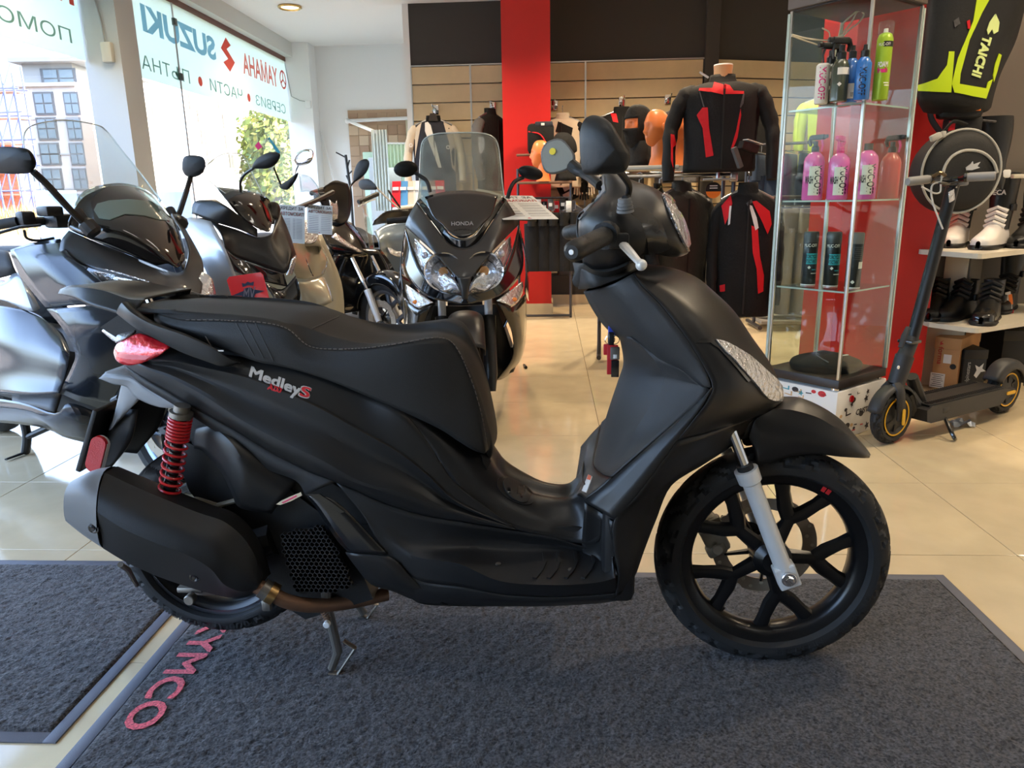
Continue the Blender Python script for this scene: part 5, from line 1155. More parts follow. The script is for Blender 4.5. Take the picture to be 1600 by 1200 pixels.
r_ = [[(314, 266, .24), (345, 242, .1), (374, 240, -.06), (386, 250, -.1)], [(330, 285, .22), (358, 270, .1), (385, 268, -.04), (396, 274, -.1)], [(352, 302, .18), (372, 296, .09), (398, 300, -.03), (412, 306, -.1)]]
w2_ = loft(V2(F2, r_), 5, 5).build('windscreen', G_screen, B2); solid(w2_, .003)
MB().tube(crs([F2.V(*p) for p in ((352, 302, .18), (330, 285, .22), (314, 266, .24), (345, 242, .1), (374, 240, -.06), (386, 250, -.1), (396, 274, -.1), (412, 306, -.1))], 5, (2, 5)), .002, 6).build('windscreen_edge', MATS['screen_edge'], w2_)
bmirror(B2, F2, [(394, 262), (400, 250), (415, 240), (430, 238), (438, 243), (432, 256), (420, 263), (405, 264)], .15, (.8, -.5, .1), [(396, 263, .15), (382, 273, .15), (376, 284, .14), (376, 300, .13)], rs=.006)
bmirror(B2, F2, [(436, 291), (448, 283), (462, 272), (466, 271), (462, 282), (452, 295), (444, 297)], -.36, (.8, -.5, .1), [(428, 262, -.3), (433, 275, -.33), (440, 291, -.35)], rs=.005)
wheel_set(B2, 0, .275, .275, .12, .19, K_rim); wheel_set(B2, -1.55, .27, .27, .14, .18, K_rim, disc=False); fork_legs(B2, .275, .75, lean=.25); mudguard(B2, .275, .275, .075, K_satin)
MB().rbox((-.85, 0, .42), (1.2, .32, .3), .05).build('frame', K_mat2, B2); rear_body(B2, -.95, -1.9, M_silv, .78, .21)
b = MB(); b.tube([(-.36, -.36, 1.0), (-.34, -.12, 1.02), (-.34, .12, 1.02), (-.36, .36, 1.0)], .016, 10); b.build('handlebar', K_mat2, B2)
L = [[Vec((.05, -.16, .45)), Vec((-.05, -.27, .5)), Vec((-.25, -.29, .5))], [Vec((-.10, -.17, .3)), Vec((-.2, -.25, .3)), Vec((-.4, -.26, .3))]]
sheet('floorboard_side', L, K_satin, B2, 3, 3, other_side=True)
# red card standing against its nose
FK = Fr(0, 2.86, 0); cq = [FK.V(*p, 0) for p in ((354, 433), (410, 425), (431, 472), (432, 490), (372, 492))]
t = thing('red_card', 'red card with a winged emblem standing just below the silver scooter headlight', 'sign', (0, 0, 0))
Mx = FK.M
cq = [Mx @ q for q in cq]; o0 = cq[0].copy(); t.location = (cq[4].x, cq[4].y, 0); base = Vec((cq[4].x, cq[4].y, 0))
ex = (cq[1]-cq[0]).normalized(); ez = Vec((0, 0, 1)); ey = ez.cross(ex).normalized(); W_ = (cq[1]-cq[0]).length; H_ = .36
ctr = (cq[0]+cq[1])/2
def onc(a, b_, h=0): return ctr-base+ex*a+Vec((0, 0, 1))*b_-ey*h+ey*(-b_)*-.10
MB().tube([Vec((.1, .02, .005)), Vec((.1, .02, cq[0].z-.1))], .006, 6).disc(Vec((.1, .02, 0)), (0, 0, 1), .09, .008).build('stand_rod', K_mat2, t)
pl = [(-W_/2+.01, 0), (W_/2-.01, 0), (W_/2, -.01), (W_/2+.07, -H_), (-W_/2+.08, -H_), (-W_/2, -.012)]
MB().prism(pl, .006, lambda a, b_, h: onc(a, b_, -h)).build('card', mat('card_red', (.90, .10, .09), .4, coat=.3), t, False)
M_navy = mat('navy_print', (.13, .16, .26), .5); M_pgrey = mat('print_grey', (.62, .58, .62), .5)
cx_ = .012; cy_ = -.078; e_ = .55
MB().prism([(cx_+.047*e_*cos(2*pi*i/32)*(1.08 if i % 2 else .98), cy_+.047*e_*sin(2*pi*i/32)*(1.08 if i % 2 else .98)) for i in range(32)], .001, lambda a, b_, h: onc(a, b_, h+.001)).build('emblem', M_navy, t, False)
MB().prism([(cx_+x*e_, cy_+y*e_) for x, y in ((-.12, .008), (-.05, .026), (.05, .026), (.12, .008), (.05, -.004), (.03, -.01), (-.03, -.01), (-.05, -.004))], .001, lambda a, b_, h: onc(a, b_, h+.0005)).build('emblem', M_navy, t, False)
MB().prism([(cx_+x*e_, cy_+y*e_) for x, y in ((-.04, .056), (-.045, .085), (-.02, .078), (0, .09), (.02, .078), (.045, .085), (.04, .056), (0, .064))], .001, lambda a, b_, h: onc(a, b_, h+.001)).build('emblem', M_navy, t, False)
letters('MV', 'lettering', M_pgrey, t, lambda x, y: onc(cx_+x+.15*y, cy_-.022+y, .003), .01, width=.046, height=.048, center=True)
# ---------------- beige scooter
F3 = Fr(-1.38, 4.33, rad(-42)); B3 = F3.thing('motor_scooter', 'beige retro scooter with chrome mirror and chrome crest strip, half hidden by two price cards', 'scooter')
M_cream = P_('beige_paint', (.72, .69, .60), .2, .1, .7)
r_ = [[(448, 362, .24), (462, 358, .14), (476, 360, .0), (488, 366, -.10), (494, 373, -.16)], [(452, 385, .25), (462, 380, .16), (480, 383, 0), (498, 388, -.12), (507, 394, -.19)], [(455, 412, .23), (468, 412, .14), (486, 414, 0), (502, 412, -.11), (511, 411, -.18)], [(462, 434, .16), (474, 436, .1), (489, 436, 0), (500, 432, -.08), (505, 429, -.13)]]
sheet('front_shield', V2(F3, r_), M_cream, B3, 5, 4)
MB().tube(cr([F3.V(*p) for p in ((469, 384, .09), (476, 405, .06), (485, 428, .02), (488, 431, .0))], 4), [.006]*4+[.011]*8+[.006], 8).build('crest_strip', K_chr, B3)
r_ = [[(466, 440, .13), (480, 440, .06), (500, 434, -.05), (506, 432, -.11)], [(468, 462, .12), (485, 460, .06), (508, 450, -.05), (513, 448, -.1)], [(470, 482, .1), (490, 484, .05), (515, 474, -.04), (520, 470, -.09)]]
sheet('front_mudguard', V2(F3, r_), M_cream, B3, 4, 4)
bmirror(B3, F3, [(456, 250), (462, 240), (475, 234), (487, 234), (490, 243), (485, 254), (472, 259), (460, 258)], -.2, (.8, -.5, .1), [(466, 258, -.2), (461, 270, -.2), (458, 284, -.18)], mt=K_chr, smt=K_chr, rs=.005)
w3_ = loft(V2(F3, [[(468, 272, .05), (484, 276, -.05), (498, 292, -.16)], [(470, 300, .1), (485, 300, -.04), (502, 312, -.18)]]), 4, 4).build('windscreen', G_screen, B3); solid(w3_, .003)
b = MB(); b.tube([F3.V(465, 325, .2), F3.V(492, 314, -.1), F3.V(520, 300, -.33)], .014, 10); b.rbox(F3.V(500, 308, -.22), (.07, .06, .06), .015); b.build('handlebar', K_mat2, B3)
L = [[Vec((-.12, -.11, .80)), Vec((-.05, -.08, .84)), Vec((-.03, 0, .85))], [Vec((-.22, -.13, 1.0)), Vec((-.14, -.1, 1.0)), Vec((-.10, 0, 1.0))]]
sheet('headset', L, M_cream, B3, 4, 4, mirror=True); MB().disc((-.075, 0, .92), (.9, 0, .3), .07, .03, 24).build('headlight', K_clear, B3)
wheel_set(B3, 0, .25, .25, .11, .16, K_alu, disc=False); wheel_set(B3, -1.35, .25, .25, .11, .16, K_alu, disc=False); rear_body(B3, -.85, -1.75, M_cream, .78, .2)
MB().rbox((-.62, 0, .24), (.75, .36, .07), .02).build('floorboard', K_tex, B3)
L = [[Vec((-.2, -.30, .35)), Vec((-.24, 0, .35))], [Vec((-.26, -.33, .6)), Vec((-.28, 0, .6))], [Vec((-.3, -.24, .9)), Vec((-.3, 0, .9))]]
sheet('leg_shield', L, M_cream, B3, 4, 4, mirror=True, th=.02)
# ---------------- black scooter with silver fork
F4 = Fr(-1.11, 5.02, rad(-38)); B4 = F4.thing('motor_scooter', 'black scooter with a silver fork leg and grooved front tyre between beige and grey scooters', 'scooter')
M_blk = P_('black_paint', (.07, .075, .085), .1, .2, .8)
r_ = [[(500, 352, .26), (516, 345, .14), (535, 343, .02), (552, 350, -.08)], [(506, 375, .26), (528, 368, .13), (552, 368, 0), (570, 378, -.10)], [(515, 392, .24), (540, 392, .12), (562, 394, 0), (576, 396, -.09)], [(508, 420, .24), (535, 412, .12), (560, 402, 0), (577, 400, -.09)], [(510, 462, .22), (530, 440, .12), (552, 424, .02), (572, 412, -.06)]]
sheet('front_cover', V2(F4, r_), M_blk, B4, 5, 4, (), angle=30)
sheet('indicator_lens', V2(F4, [[(518, 370, .24), (524, 364, .2)], [(540, 384, .14), (545, 380, .1)], [(560, 394, .03), (566, 393, 0)]]), K_clear, B4, 4, 3)
r_ = [[(508, 291, .2), (524, 282, .1), (543, 287, -.02)], [(498, 304, .24), (522, 311, .1), (549, 309, -.06)], [(505, 324, .21), (526, 337, .1), (547, 333, -.05)], [(519, 344, .14), (532, 349, .08), (543, 345, 0)]]
sheet('handlebar_cover', V2(F4, r_), K_satin, B4, 4, 4)
sheet('headlight', V2(F4, [[(514, 312, .19), (523, 318, .13), (526, 312, .1)], [(518, 330, .18), (524, 334, .13), (528, 330, .1)], [(519, 345, .15), (523, 346, .12), (527, 342, .1)]]), K_clear, B4, 4, 4)
b = MB(); b.tube([F4.V(487, 302, .36), F4.V(505, 296, .2)], .016, 10); b.build('grip', K_grip, B4)
b = MB(); b.tube([F4.V(560, 316, -.2), F4.V(590, 303, -.38)], .017, 10); b.build('grip', K_grip, B4); MB().tube([F4.V(560, 322, -.2), F4.V(580, 313, -.32), F4.V(587, 311, -.36)], .006, 8).build('brake_lever', K_alu, B4)
bmirror(B4, F4, [(552, 284), (553, 268), (560, 253), (572, 248.5), (577, 256), (572, 270), (560, 281)], -.3, (.85, -.4, .1), [(555, 282, -.3), (547, 292, -.22), (546, 302, -.15)], rs=.007)
w4_ = loft(V2(F4, [[(566, 316, -.17), (570, 345, -.13), (578, 400, -.09), (582, 440, -.09)], [(572, 312, -.3), (578, 345, -.26), (586, 392, -.2), (590, 430, -.16)]]), 5, 4).build('leg_guard', G_screen, B4); solid(w4_, .003)
wheel_set(B4, 0, .30, .30, .10, .205, mat('dull_rim', (.45, .46, .48), .35, .7)); wheel_set(B4, -1.35, .30, .30, .11, .2, K_rim, disc=False); fork_legs(B4, .30, .72, lean=.25)
mudguard(B4, .30, .30, .075, M_blk, -85, 62); rear_body(B4, -.85, -1.75, M_blk, .78, .2); MB().rbox((-.62, 0, .26), (.75, .36, .07), .02).build('floorboard', K_tex, B4)
L = [[Vec((-.22, -.28, .35)), Vec((-.26, 0, .35))], [Vec((-.28, -.30, .6)), Vec((-.3, 0, .6))], [Vec((-.30, -.2, .76)), Vec((-.30, 0, .78))]]
sheet('leg_shield', L, M_blk, B4, 4, 4, mirror=True, th=.03)
# ---------------- blue-grey scooter
F5 = Fr(-1.0, 5.85, rad(-52)); B5 = F5.thing('motor_scooter', 'pale blue-grey scooter with chrome mirror stems just left of the black front-facing scooter', 'scooter')
M_bg = P_('blue_grey_paint', (.50, .55, .58), .25, .4, .6)
r_ = [[(584, 362, .22), (600, 352, .12), (622, 346, .0), (648, 345, -.12)], [(592, 382, .22), (606, 376, .12), (628, 372, 0), (655, 370, -.14)], [(592, 420, .20), (604, 420, .12), (626, 415, 0), (655, 410, -.14)], [(593, 455, .17), (604, 462, .09), (622, 452, 0), (645, 445, -.1)], [(602, 484, .1), (610, 488, .06), (620, 480, 0), (635, 470, -.06)]]
sheet('front_cover', V2(F5, r_), M_bg, B5, 5, 4)
sheet('headlight', V2(F5, [[(618, 362, .03), (630, 358, -.04), (643, 362, -.1)], [(620, 374, .03), (632, 374, -.04), (645, 374, -.1)], [(628, 386, 0), (636, 386, -.05), (645, 384, -.1)]]), K_clear, B5, 4, 4)
sheet('indicator_lens', V2(F5, [[(605, 386, .13), (618, 390, .05), (632, 396, -.02)], [(610, 396, .12), (618, 400, .06), (626, 402, .01)]]), K_clear, B5, 4, 4)
sheet('lower_cover', V2(F5, [[(594, 415, .21), (597, 450, .18), (606, 486, .1)], [(612, 430, .12), (612, 455, .1), (618, 484, .05)]]), mat('cream_edge', (.80, .78, .70), .4), B5, 4, 4)
L = [[F5.V(*p) for p in r] for r in [[(585, 345, .3), (605, 330, .15), (645, 325, -.12)], [(582, 352, .28), (605, 348, .12), (650, 344, -.12)]]]
sheet('handlebar_cover', L, K_satin, B5, 4, 4)
b = MB(); b.tube([F5.V(624, 325, .02), F5.V(664, 320, -.25)], .016, 10); b.build('grip', K_alu, B5)
bmirror(B5, F5, [(560, 288), (564, 281), (576, 280), (586, 288), (589, 296), (578, 297), (565, 296)], .30, (.85, -.4, .1), [(587, 292, .3), (600, 305, .2), (614, 318, .1), (624, 326, .02)], rs=.007, smt=K_alu)
MB().tube(cr([F5.V(*p) for p in ((607, 298, .2), (615, 310, .12), (625, 324, .04))], 4), .008, 8).build('mirror_stem', K_satin, B5)
wheel_set(B5, 0, .28, .28, .10, .2, K_alu); wheel_set(B5, -1.3, .26, .26, .11, .18, K_rim, disc=False); fork_legs(B5, .28, .6, lean=.2); mudguard(B5, .28, .28, .07, K_satin); rear_body(B5, -.8, -1.6, M_bg, .78, .2); MB().rbox((-.55, 0, .26), (.6, .34, .07), .02).build('floorboard', K_tex, B5)
# ---------------- black front-facing maxi scooter
_d = ray(726, 455); _p = CAM+_d*((3.35)/_d.y); F6 = Fr(_p.x, _p.y, atan2(-_d.y, -_d.x)); B6 = F6.thing('motor_scooter', 'black maxi scooter facing the camera with twin headlights and a tall dusty windscreen', 'scooter')
M_bm = mat('black_metallic_matte', (.20, .195, .19), .38, .3, coat=.25)
def H(rows): return [[F6.U(*p) for p in r] for r in rows]
def half(name, rows, mt, su=5, sv=5, cre=(), th=.005, angle=30, closed_c=False):
    L = H(rows)
    for r in L:
        if closed_c: r[0].y = 0
    if closed_c: return sheet(name, [list(reversed(r)) for r in L], mt, B6, su, sv, cre, True, th, angle)
    return sheet(name, L, mt, B6, su, sv, cre, False, th, angle, True)
half('upper_cowl', [[(726, 388, 0), (746, 379, -.03), (767, 350, -.10), (791, 313, -.22)], [(726, 416, .06), (749, 402, .03), (777, 366, -.06), (804, 334, -.21)], [(726, 440, .09), (737, 432, .085), (770, 392, .0), (811, 350, -.22)]], M_bm, closed_c=True)
half('centre_strip', [[(726, 432, .09), (737, 432, .088)], [(726, 452, .10), (732, 455, .095)], [(726, 468, .095), (731, 466, .09)]], M_bm, closed_c=True, sv=2)
half('cowl_lip', [[(726, 373, -.02), (742, 366, -.05), (757, 345, -.11), (785, 308, -.22)], [(726, 392, -.02), (744, 383, -.05), (764, 352, -.11), (791, 312, -.23)]], K_gloss, closed_c=True)
half('smoked_panel', [[(726, 298, -.22), (752, 300, -.22), (778, 306, -.22)], [(726, 335, -.12), (750, 335, -.13), (768, 335, -.14)], [(726, 372, -.03), (740, 365, -.04), (752, 350, -.07)]], M_smoke, closed_c=True)
hp = [(733, 457), (738, 440), (748, 420), (766, 400), (797, 368), (799, 392), (788, 416), (777, 436), (764, 449), (745, 458)]
bowl = [[(733, 456, .07), (738, 440, .06), (766, 401, -.03), (797, 370, -.13)], [(740, 457, .055), (756, 430, .04), (777, 412, -.03), (797, 380, -.14)], [(748, 457, .05), (764, 448, .03), (784, 424, -.04), (799, 390, -.15)]]
half('headlight_bowl', bowl, mat('reflector', (.82, .83, .85), .18, .85, (90, .004)), 4, 4)
le = [[(733, 456, .09), (738, 440, .085), (766, 401, .005), (797, 369, -.10)], [(742, 456, .09), (756, 430, .085), (780, 410, .0), (799, 380, -.12)], [(748, 458, .075), (765, 449, .06), (786, 424, -.02), (800, 390, -.14)]]
b = loft(H(le), 4, 4); o = b.build('headlight', glass('lens_glass', (.98, .99, 1), rough=.02), B6); solid(o, .003); other(o)
c_ = F6.U(757, 423, .045); ey_ = Vec((1, 0, .15)).normalized()
for s_ in (1, -1):
    q = Vec((c_.x, c_.y*s_, c_.z)); b = MB(); b.lathe([(.082, 0), (.076, -.02), (.055, -.05), (.02, -.06), (.0001, -.06)], q, ey_, 28); o = b.build('reflector_bowl', mat('bright_reflector', (.9, .9, .92), .08, 1), B6)
    MB().lathe([(.080, -.002), (.086, .003), (.083, -.006)], q, ey_, 28, closed=True).build('reflector_ring', K_chr, o); MB().disc(q-ey_*.04, ey_, .022, .03, 16).build('bulb', mat('amber_bulb', (.75, .55, .35), .2, .2), o)
    p = F6.U(784, 396, -.03); p = Vec((p.x, p.y*s_, p.z)); MB().ball(p, .016).build('side_bulb', mat('small_bulb', (.75, .75, .8), .1, .6), B6)
half('front_body', [[(726, 466, .095), (734, 459, .085), (764, 451, .06), (786, 425, -.02), (800, 392, -.14), (811, 352, -.24)], [(726, 476, .09), (745, 472, .075), (780, 462, .02), (806, 440, -.1), (817, 415, -.2), (815, 370, -.3)]], M_blk, closed_c=True)
half('indicator_lens', [[(776, 470, .03), (796, 455, -.05), (816, 440, -.15)], [(790, 474, .02), (805, 464, -.06), (817, 448, -.15)], [(797, 478, .0), (808, 472, -.07), (816, 458, -.16)]], K_clear, 4, 4)
o = MB().ball(F6.U(800, 468, -.05), (.02, .025, .012)).build('amber_bulb', mat('amber', (.90, .50, .20), .2), B6); other(o)
half('side_fairing', [[(816, 372, -.30), (822, 415, -.24), (820, 455, -.20)], [(818, 380, -.7), (826, 430, -.7), (826, 470, -.7)]], M_blk, 4, 4)
half('lower_fairing', [[(778, 474, .02), (800, 480, -.04), (818, 462, -.2), (822, 458, -.4)], [(800, 520, -.12), (808, 525, -.15), (818, 520, -.25), (822, 515, -.5)], [(800, 560, -.15), (806, 562, -.2), (813, 560, -.35), (816, 555, -.6)], [(775, 594, -.2), (784, 592, -.25), (795, 585, -.4), (800, 578, -.6)]], mat('olive_black', (.16, .14, .10), .2, .2, coat=.5), 5, 4)
half('inner_panel', [[(726, 478, -.3), (775, 475, -.2)], [(726, 560, -.35), (800, 560, -.28)], [(726, 600, -.35), (775, 595, -.3)]], K_mat2, 4, 3, closed_c=True)
# windscreen and mirrors
scr = [[(726, 207, -.48), (752, 208, -.49), (770, 214, -.51), (778, 226, -.53)], [(726, 245, -.42), (755, 246, -.43), (775, 249, -.46), (782, 255, -.48)], [(726, 285, -.32), (756, 286, -.34), (778, 290, -.38), (786, 295, -.41)], [(726, 325, -.20), (752, 327, -.22), (778, 322, -.28), (790, 314, -.32)], [(726, 368, -.06), (742, 362, -.08), (762, 345, -.14), (780, 328, -.22)]]
L = H(scr)
for r in L: r[0].y = 0
o = loft([list(reversed(r)) for r in L], 6, 5, mirror=True).build('windscreen', G_haze, B6); solid(o, .004)
ed = crs([r[-1] for r in reversed(L[:4])]+[L[0][2], L[0][1], L[0][0]], 5); ed = ed+[Vec((p.x, -p.y, p.z)) for p in reversed(ed[:-1])]
MB().tube(ed, .0030, 6).build('windscreen_edge', MATS['screen_edge'], o)
letters('HONDA', 'lettering', mat('pale_letter', (.70, .70, .70), .4, .4), B6, lambda x, y: Vec((F6.U(726, 352, -.055).x+.003-.28*y, x, F6.U(726, 352, -.055).z+y)), .02, width=.10, height=.017, center=True)
def um(S_, fr, cpx, u, rx, rz, tilt, stem, flip=1):
    c = fr.U(*cpx, u); R_ = Matrix.Rotation(tilt, 3, 'X'); b = MB(); b.ball(c, (.035, rx, rz), 18, 10, R_); o = b.build('mirror', M_mir, S_)
    MB().add([c+Vec((-.03, 0, 0))+R_ @ Vec((0, rx*.85*cos(2*pi*i/20), rz*.85*sin(2*pi*i/20))) for i in range(20)], [tuple(range(20))]).build('mirror_glass', MATS['far_mirror_glass'], o, False)
    MB().tube(cr([fr.U(*p) for p in stem], 4), .010, 8).build('mirror_stem', K_satin, o)
um(B6, F6, (634, 264), -.32, .058, .038, .1, [(646, 268, -.32), (656, 275, -.3), (667, 283, -.28), (672, 300, -.27)])
um(B6, F6, (829, 270), -.32, .062, .032, -.25, [(818, 277, -.32), (804, 284, -.3), (797, 296, -.28), (793, 310, -.27)])
L = [[Vec((-.30, -.36, 1.02)), Vec((-.32, 0, 1.0))], [Vec((-.34, -.36, 1.0)), Vec((-.36, 0, .98))]]
b = MB(); b.tube([(-.5, -.38, 1.0), (-.46, -.1, 1.02), (-.46, .1, 1.02), (-.5, .38, 1.0)], .017, 10); b.build('handlebar', K_mat2, B6)
wheel_set(B6, 0, .28, .28, .12, .18, K_rim, disc=True); wheel_set(B6, -1.58, .27, .27, .14, .17, K_rim, disc=False)
for s_ in (-1, 1):
    b = MB(); b.tube([(0, s_*.11, .22), (-.02, s_*.11, .3), (-.12, s_*.11, .56)], [.022, .032, .034], 14); k = b.build('fork_leg', K_satin, B6); MB().tube([(-.12, s_*.11, .56), (-.2, s_*.11, .8)], .019, 12).build('stanchion', K_alu, k)
mudguard(B6, .28, .28, .08, K_satin, -60, 50); rear_body(B6, -.85, -1.95, M_blk, .76, .26); MB().rbox((-.75, 0, .3), (.9, .5, .16), .04).build('floorboard', K_mat2, B6)
b = MB(); q = F6.Z(822, 574, .012); q2 = F6.Z(800, 574, .012); b.tube([q, F6.V(806, 563, -q.y+.01)+Vec((0, 0, .02)), F6.V(788, 570, -q.y+.05)], [.010, .016, .016], 8); b.tube([q2+Vec((0, 0, 0)), F6.V(797, 566, -q2.y)+Vec((0, 0, .03)), Vec((q2.x+.1, q2.y-.08, .2))], .014, 8); b.build('centre_stand', K_satin, B6)
# ---------------- price cards on the handlebars
M_card = mat('price_card', (.80, .80, .79), .5); M_ink = mat('ink', (.2, .2, .22), .6); M_inkr = mat('red_ink', (.76, .16, .18), .6); M_inkg = mat('grey_ink', (.45, .45, .47), .6)
def card(label, org, ex, ey, w, h_, rows, boxes=False, hole=False, back=False):
    t = thing('price_card', label, 'price card', org, 0, None); n = ex.cross(ey).normalized(); f = lambda a, b_, k=0: ex*a+ey*b_+n*k
    pl = [(0, 0), (w, 0), (w, h_), (0, h_)] if not hole else [(0, 0), (w, 0), (w, h_), (w*.45, h_*1.02), (w*.25, h_*1.25), (w*.05, h_*1.35), (0, h_*1.3)]
    MB().prism(pl, .0015, lambda a, b_, k: f(a, b_, k-.0015)).build('card', M_card, t, False)
    letters('КРЕДИТ ЗА', 'lettering', M_ink, t, lambda x, y: f(w*.06+x, h_*.855+y, .0008), .02, width=w*.88, height=h_*.105)
    letters('АВТОМОБИЛ', 'lettering', M_inkr, t, lambda x, y: f(w*.04+x, h_*.72+y, .0008), .02, width=w*.92, height=h_*.10)
    b = MB()
    for i in range(rows):
        y = h_*(.64-.55*i/rows)
        if boxes:
            for x0 in (.06, .54): b.box(f(w*(x0+.2), y, .0005), (w*.38, .0008, h_*.008), Matrix((ex, n, ey)).transposed()); b.box(f(w*(x0+.2), y-h_*.07, .0005), (w*.38, .0008, h_*.006), Matrix((ex, n, ey)).transposed())
        else:
            for x0 in (.04, .52): b.box(f(w*(x0+.06), y, .0005), (w*.10, .0008, h_*.012), Matrix((ex, n, ey)).transposed()); b.box(f(w*(x0+.26), y, .0005), (w*.24, .0008, h_*.010), Matrix((ex, n, ey)).transposed())
    b.build('print_lines', M_inkg, t, False)['kind'] = 'stuff'
    MB().prism([(0, 0), (.05, 0), (.025, .03)], .0006, lambda x, y, k: f(w*(.45+x*1.5), h_*(.03+y), k+.0003)).build('mark', M_inkr, t, False); return t
def plane_card(label, fr, lat, p00, p10, p01, rows, **k):
    A_, B_s, C_ = (fr.M @ fr.V(*p, lat) for p in (p00, p10, p01)); ex = (B_s-A_); w = ex.length; ex.normalize(); ey = (C_-A_); ey = (ey-ex*ey.dot(ex)); h_ = ey.length; ey.normalize(); return card(label, A_, ex, ey, w, h_, rows, **k)
FC = Fr(0, 3.95, 0); plane_card('grey price card with two columns of lines behind the silver scooter windscreen', FC, 0, (437, 378), (476, 381), (434, 319), 14)
FD = Fr(0, 4.25, 0); plane_card('white price card with boxes hanging left of the black scooter headlight', FD, 0, (480, 364), (519, 367), (477, 319), 9, boxes=True)
A_ = CAM+ray(808, 343)*1; FE = F6
q0, q1, q2 = (FE.M @ FE.U(*p) for p in ((786, 343, -.12), (873, 342, -.18), (800, 306, -.55)))
ex = (q1-q0); w_ = ex.length; ex.normalize(); ey = q2-q0; ey = ey-ex*ey.dot(ex); hh = ey.length; ey.normalize()
card('white price card lying tilted on the right handlebar of the front-facing black scooter', q0, ex, ey, w_, hh, 5, boxes=True, hole=True)
# dealer flag tag on the mirror of the silver scooter
t = thing('window_tag', 'clear tag with a pink square and a teal bar above the silver scooter mirror', 'tag', (0, 0, 0)); FT = Fr(0, 3.95, 0)
q = [FT.M @ FT.V(*p, 0) for p in ((398, 228), (404, 221), (410, 231), (403, 234))]; t.location = (q[0].x, 3.95, 0); o_ = Vec(t.location)
def quad(ps, name, mt): qq = [FT.M @ FT.V(*p, 0)-o_ for p in ps]; MB().add(qq+[p+Vec((0, .002, 0)) for p in qq], [(0, 1, 2, 3), (7, 6, 5, 4), (0, 4, 5, 1), (1, 5, 6, 2), (2, 6, 7, 3), (3, 7, 4, 0)]).build(name, mt, t, False)
quad([(398, 228), (404, 221), (410, 230), (403, 234)], 'pink_square', mat('pink_film', (.88, .12, .45), .5)); quad([(418, 217), (421, 214), (438, 238), (434, 241)], 'teal_bar', mat('teal_film', (.10, .55, .66), .5)); quad([(405, 222), (420, 214.5), (432, 241), (412, 232)], 'clear_film', G_screen)
# ================================================================ clothing, heads, racks
C_blk = mat('black_cloth', (.085, .083, .085), .85, 0, (60, .004), .3, var=.25); C_gry = mat('grey_cloth', (.34, .33, .33), .85, 0, (60, .004), .3); C_crm = mat('cream_cloth', (.80, .74, .66), .85, 0, (60, .003), .3)
C_red = mat('red_cloth', (.80, .10, .14), .7, 0, (70, .002), .3); C_lth = mat('olive_leather', (.16, .15, .135), .55, 0, (40, .004), .4); C_jean = mat('denim', (.14, .20, .28), .9, 0, (80, .003)); C_pant = mat('grey_trousers', (.50, .48, .45), .9, 0, (50, .003))
C_hiv = mat('hi_vis', (.76, .86, .16), .7); C_wht = mat('white_cloth', (.86, .85, .84), .8); C_navy = mat('navy_cloth', (.12, .13, .18), .8, 0, (50, .004)); C_mar = mat('brown_tag', (.15, .12, .11), .6)
M_skin = mat('orange_plastic', (.86, .47, .24), .38, 0, None, .5); M_tan = mat('tan_plastic', (.86, .66, .46), .4); M_steel = mat('rack_steel', (.62, .62, .63), .3, .9); M_dsteel = mat('dark_rack_steel', (.30, .30, .32), .4, .7)
def ringsheet(secs, n=22, c=None, wr=0, seed=1, p=2.3):
    """closed sections [(z, half width, half depth, centre u, centre v)]"""
    r = random.Random(seed); L = []
    for (z, a, b_, cu, cv) in secs:
        row = []
        for i in range(n):
            q = 2*pi*i/n; cx, sy = cos(q), sin(q); row.append(Vec((cu+a*abs(cx)**(2/p)*(1 if cx > 0 else -1), cv+b_*abs(sy)**(2/p)*(1 if sy > 0 else -1)+r.uniform(-wr, wr), z)))
        L.append(row)
    return L
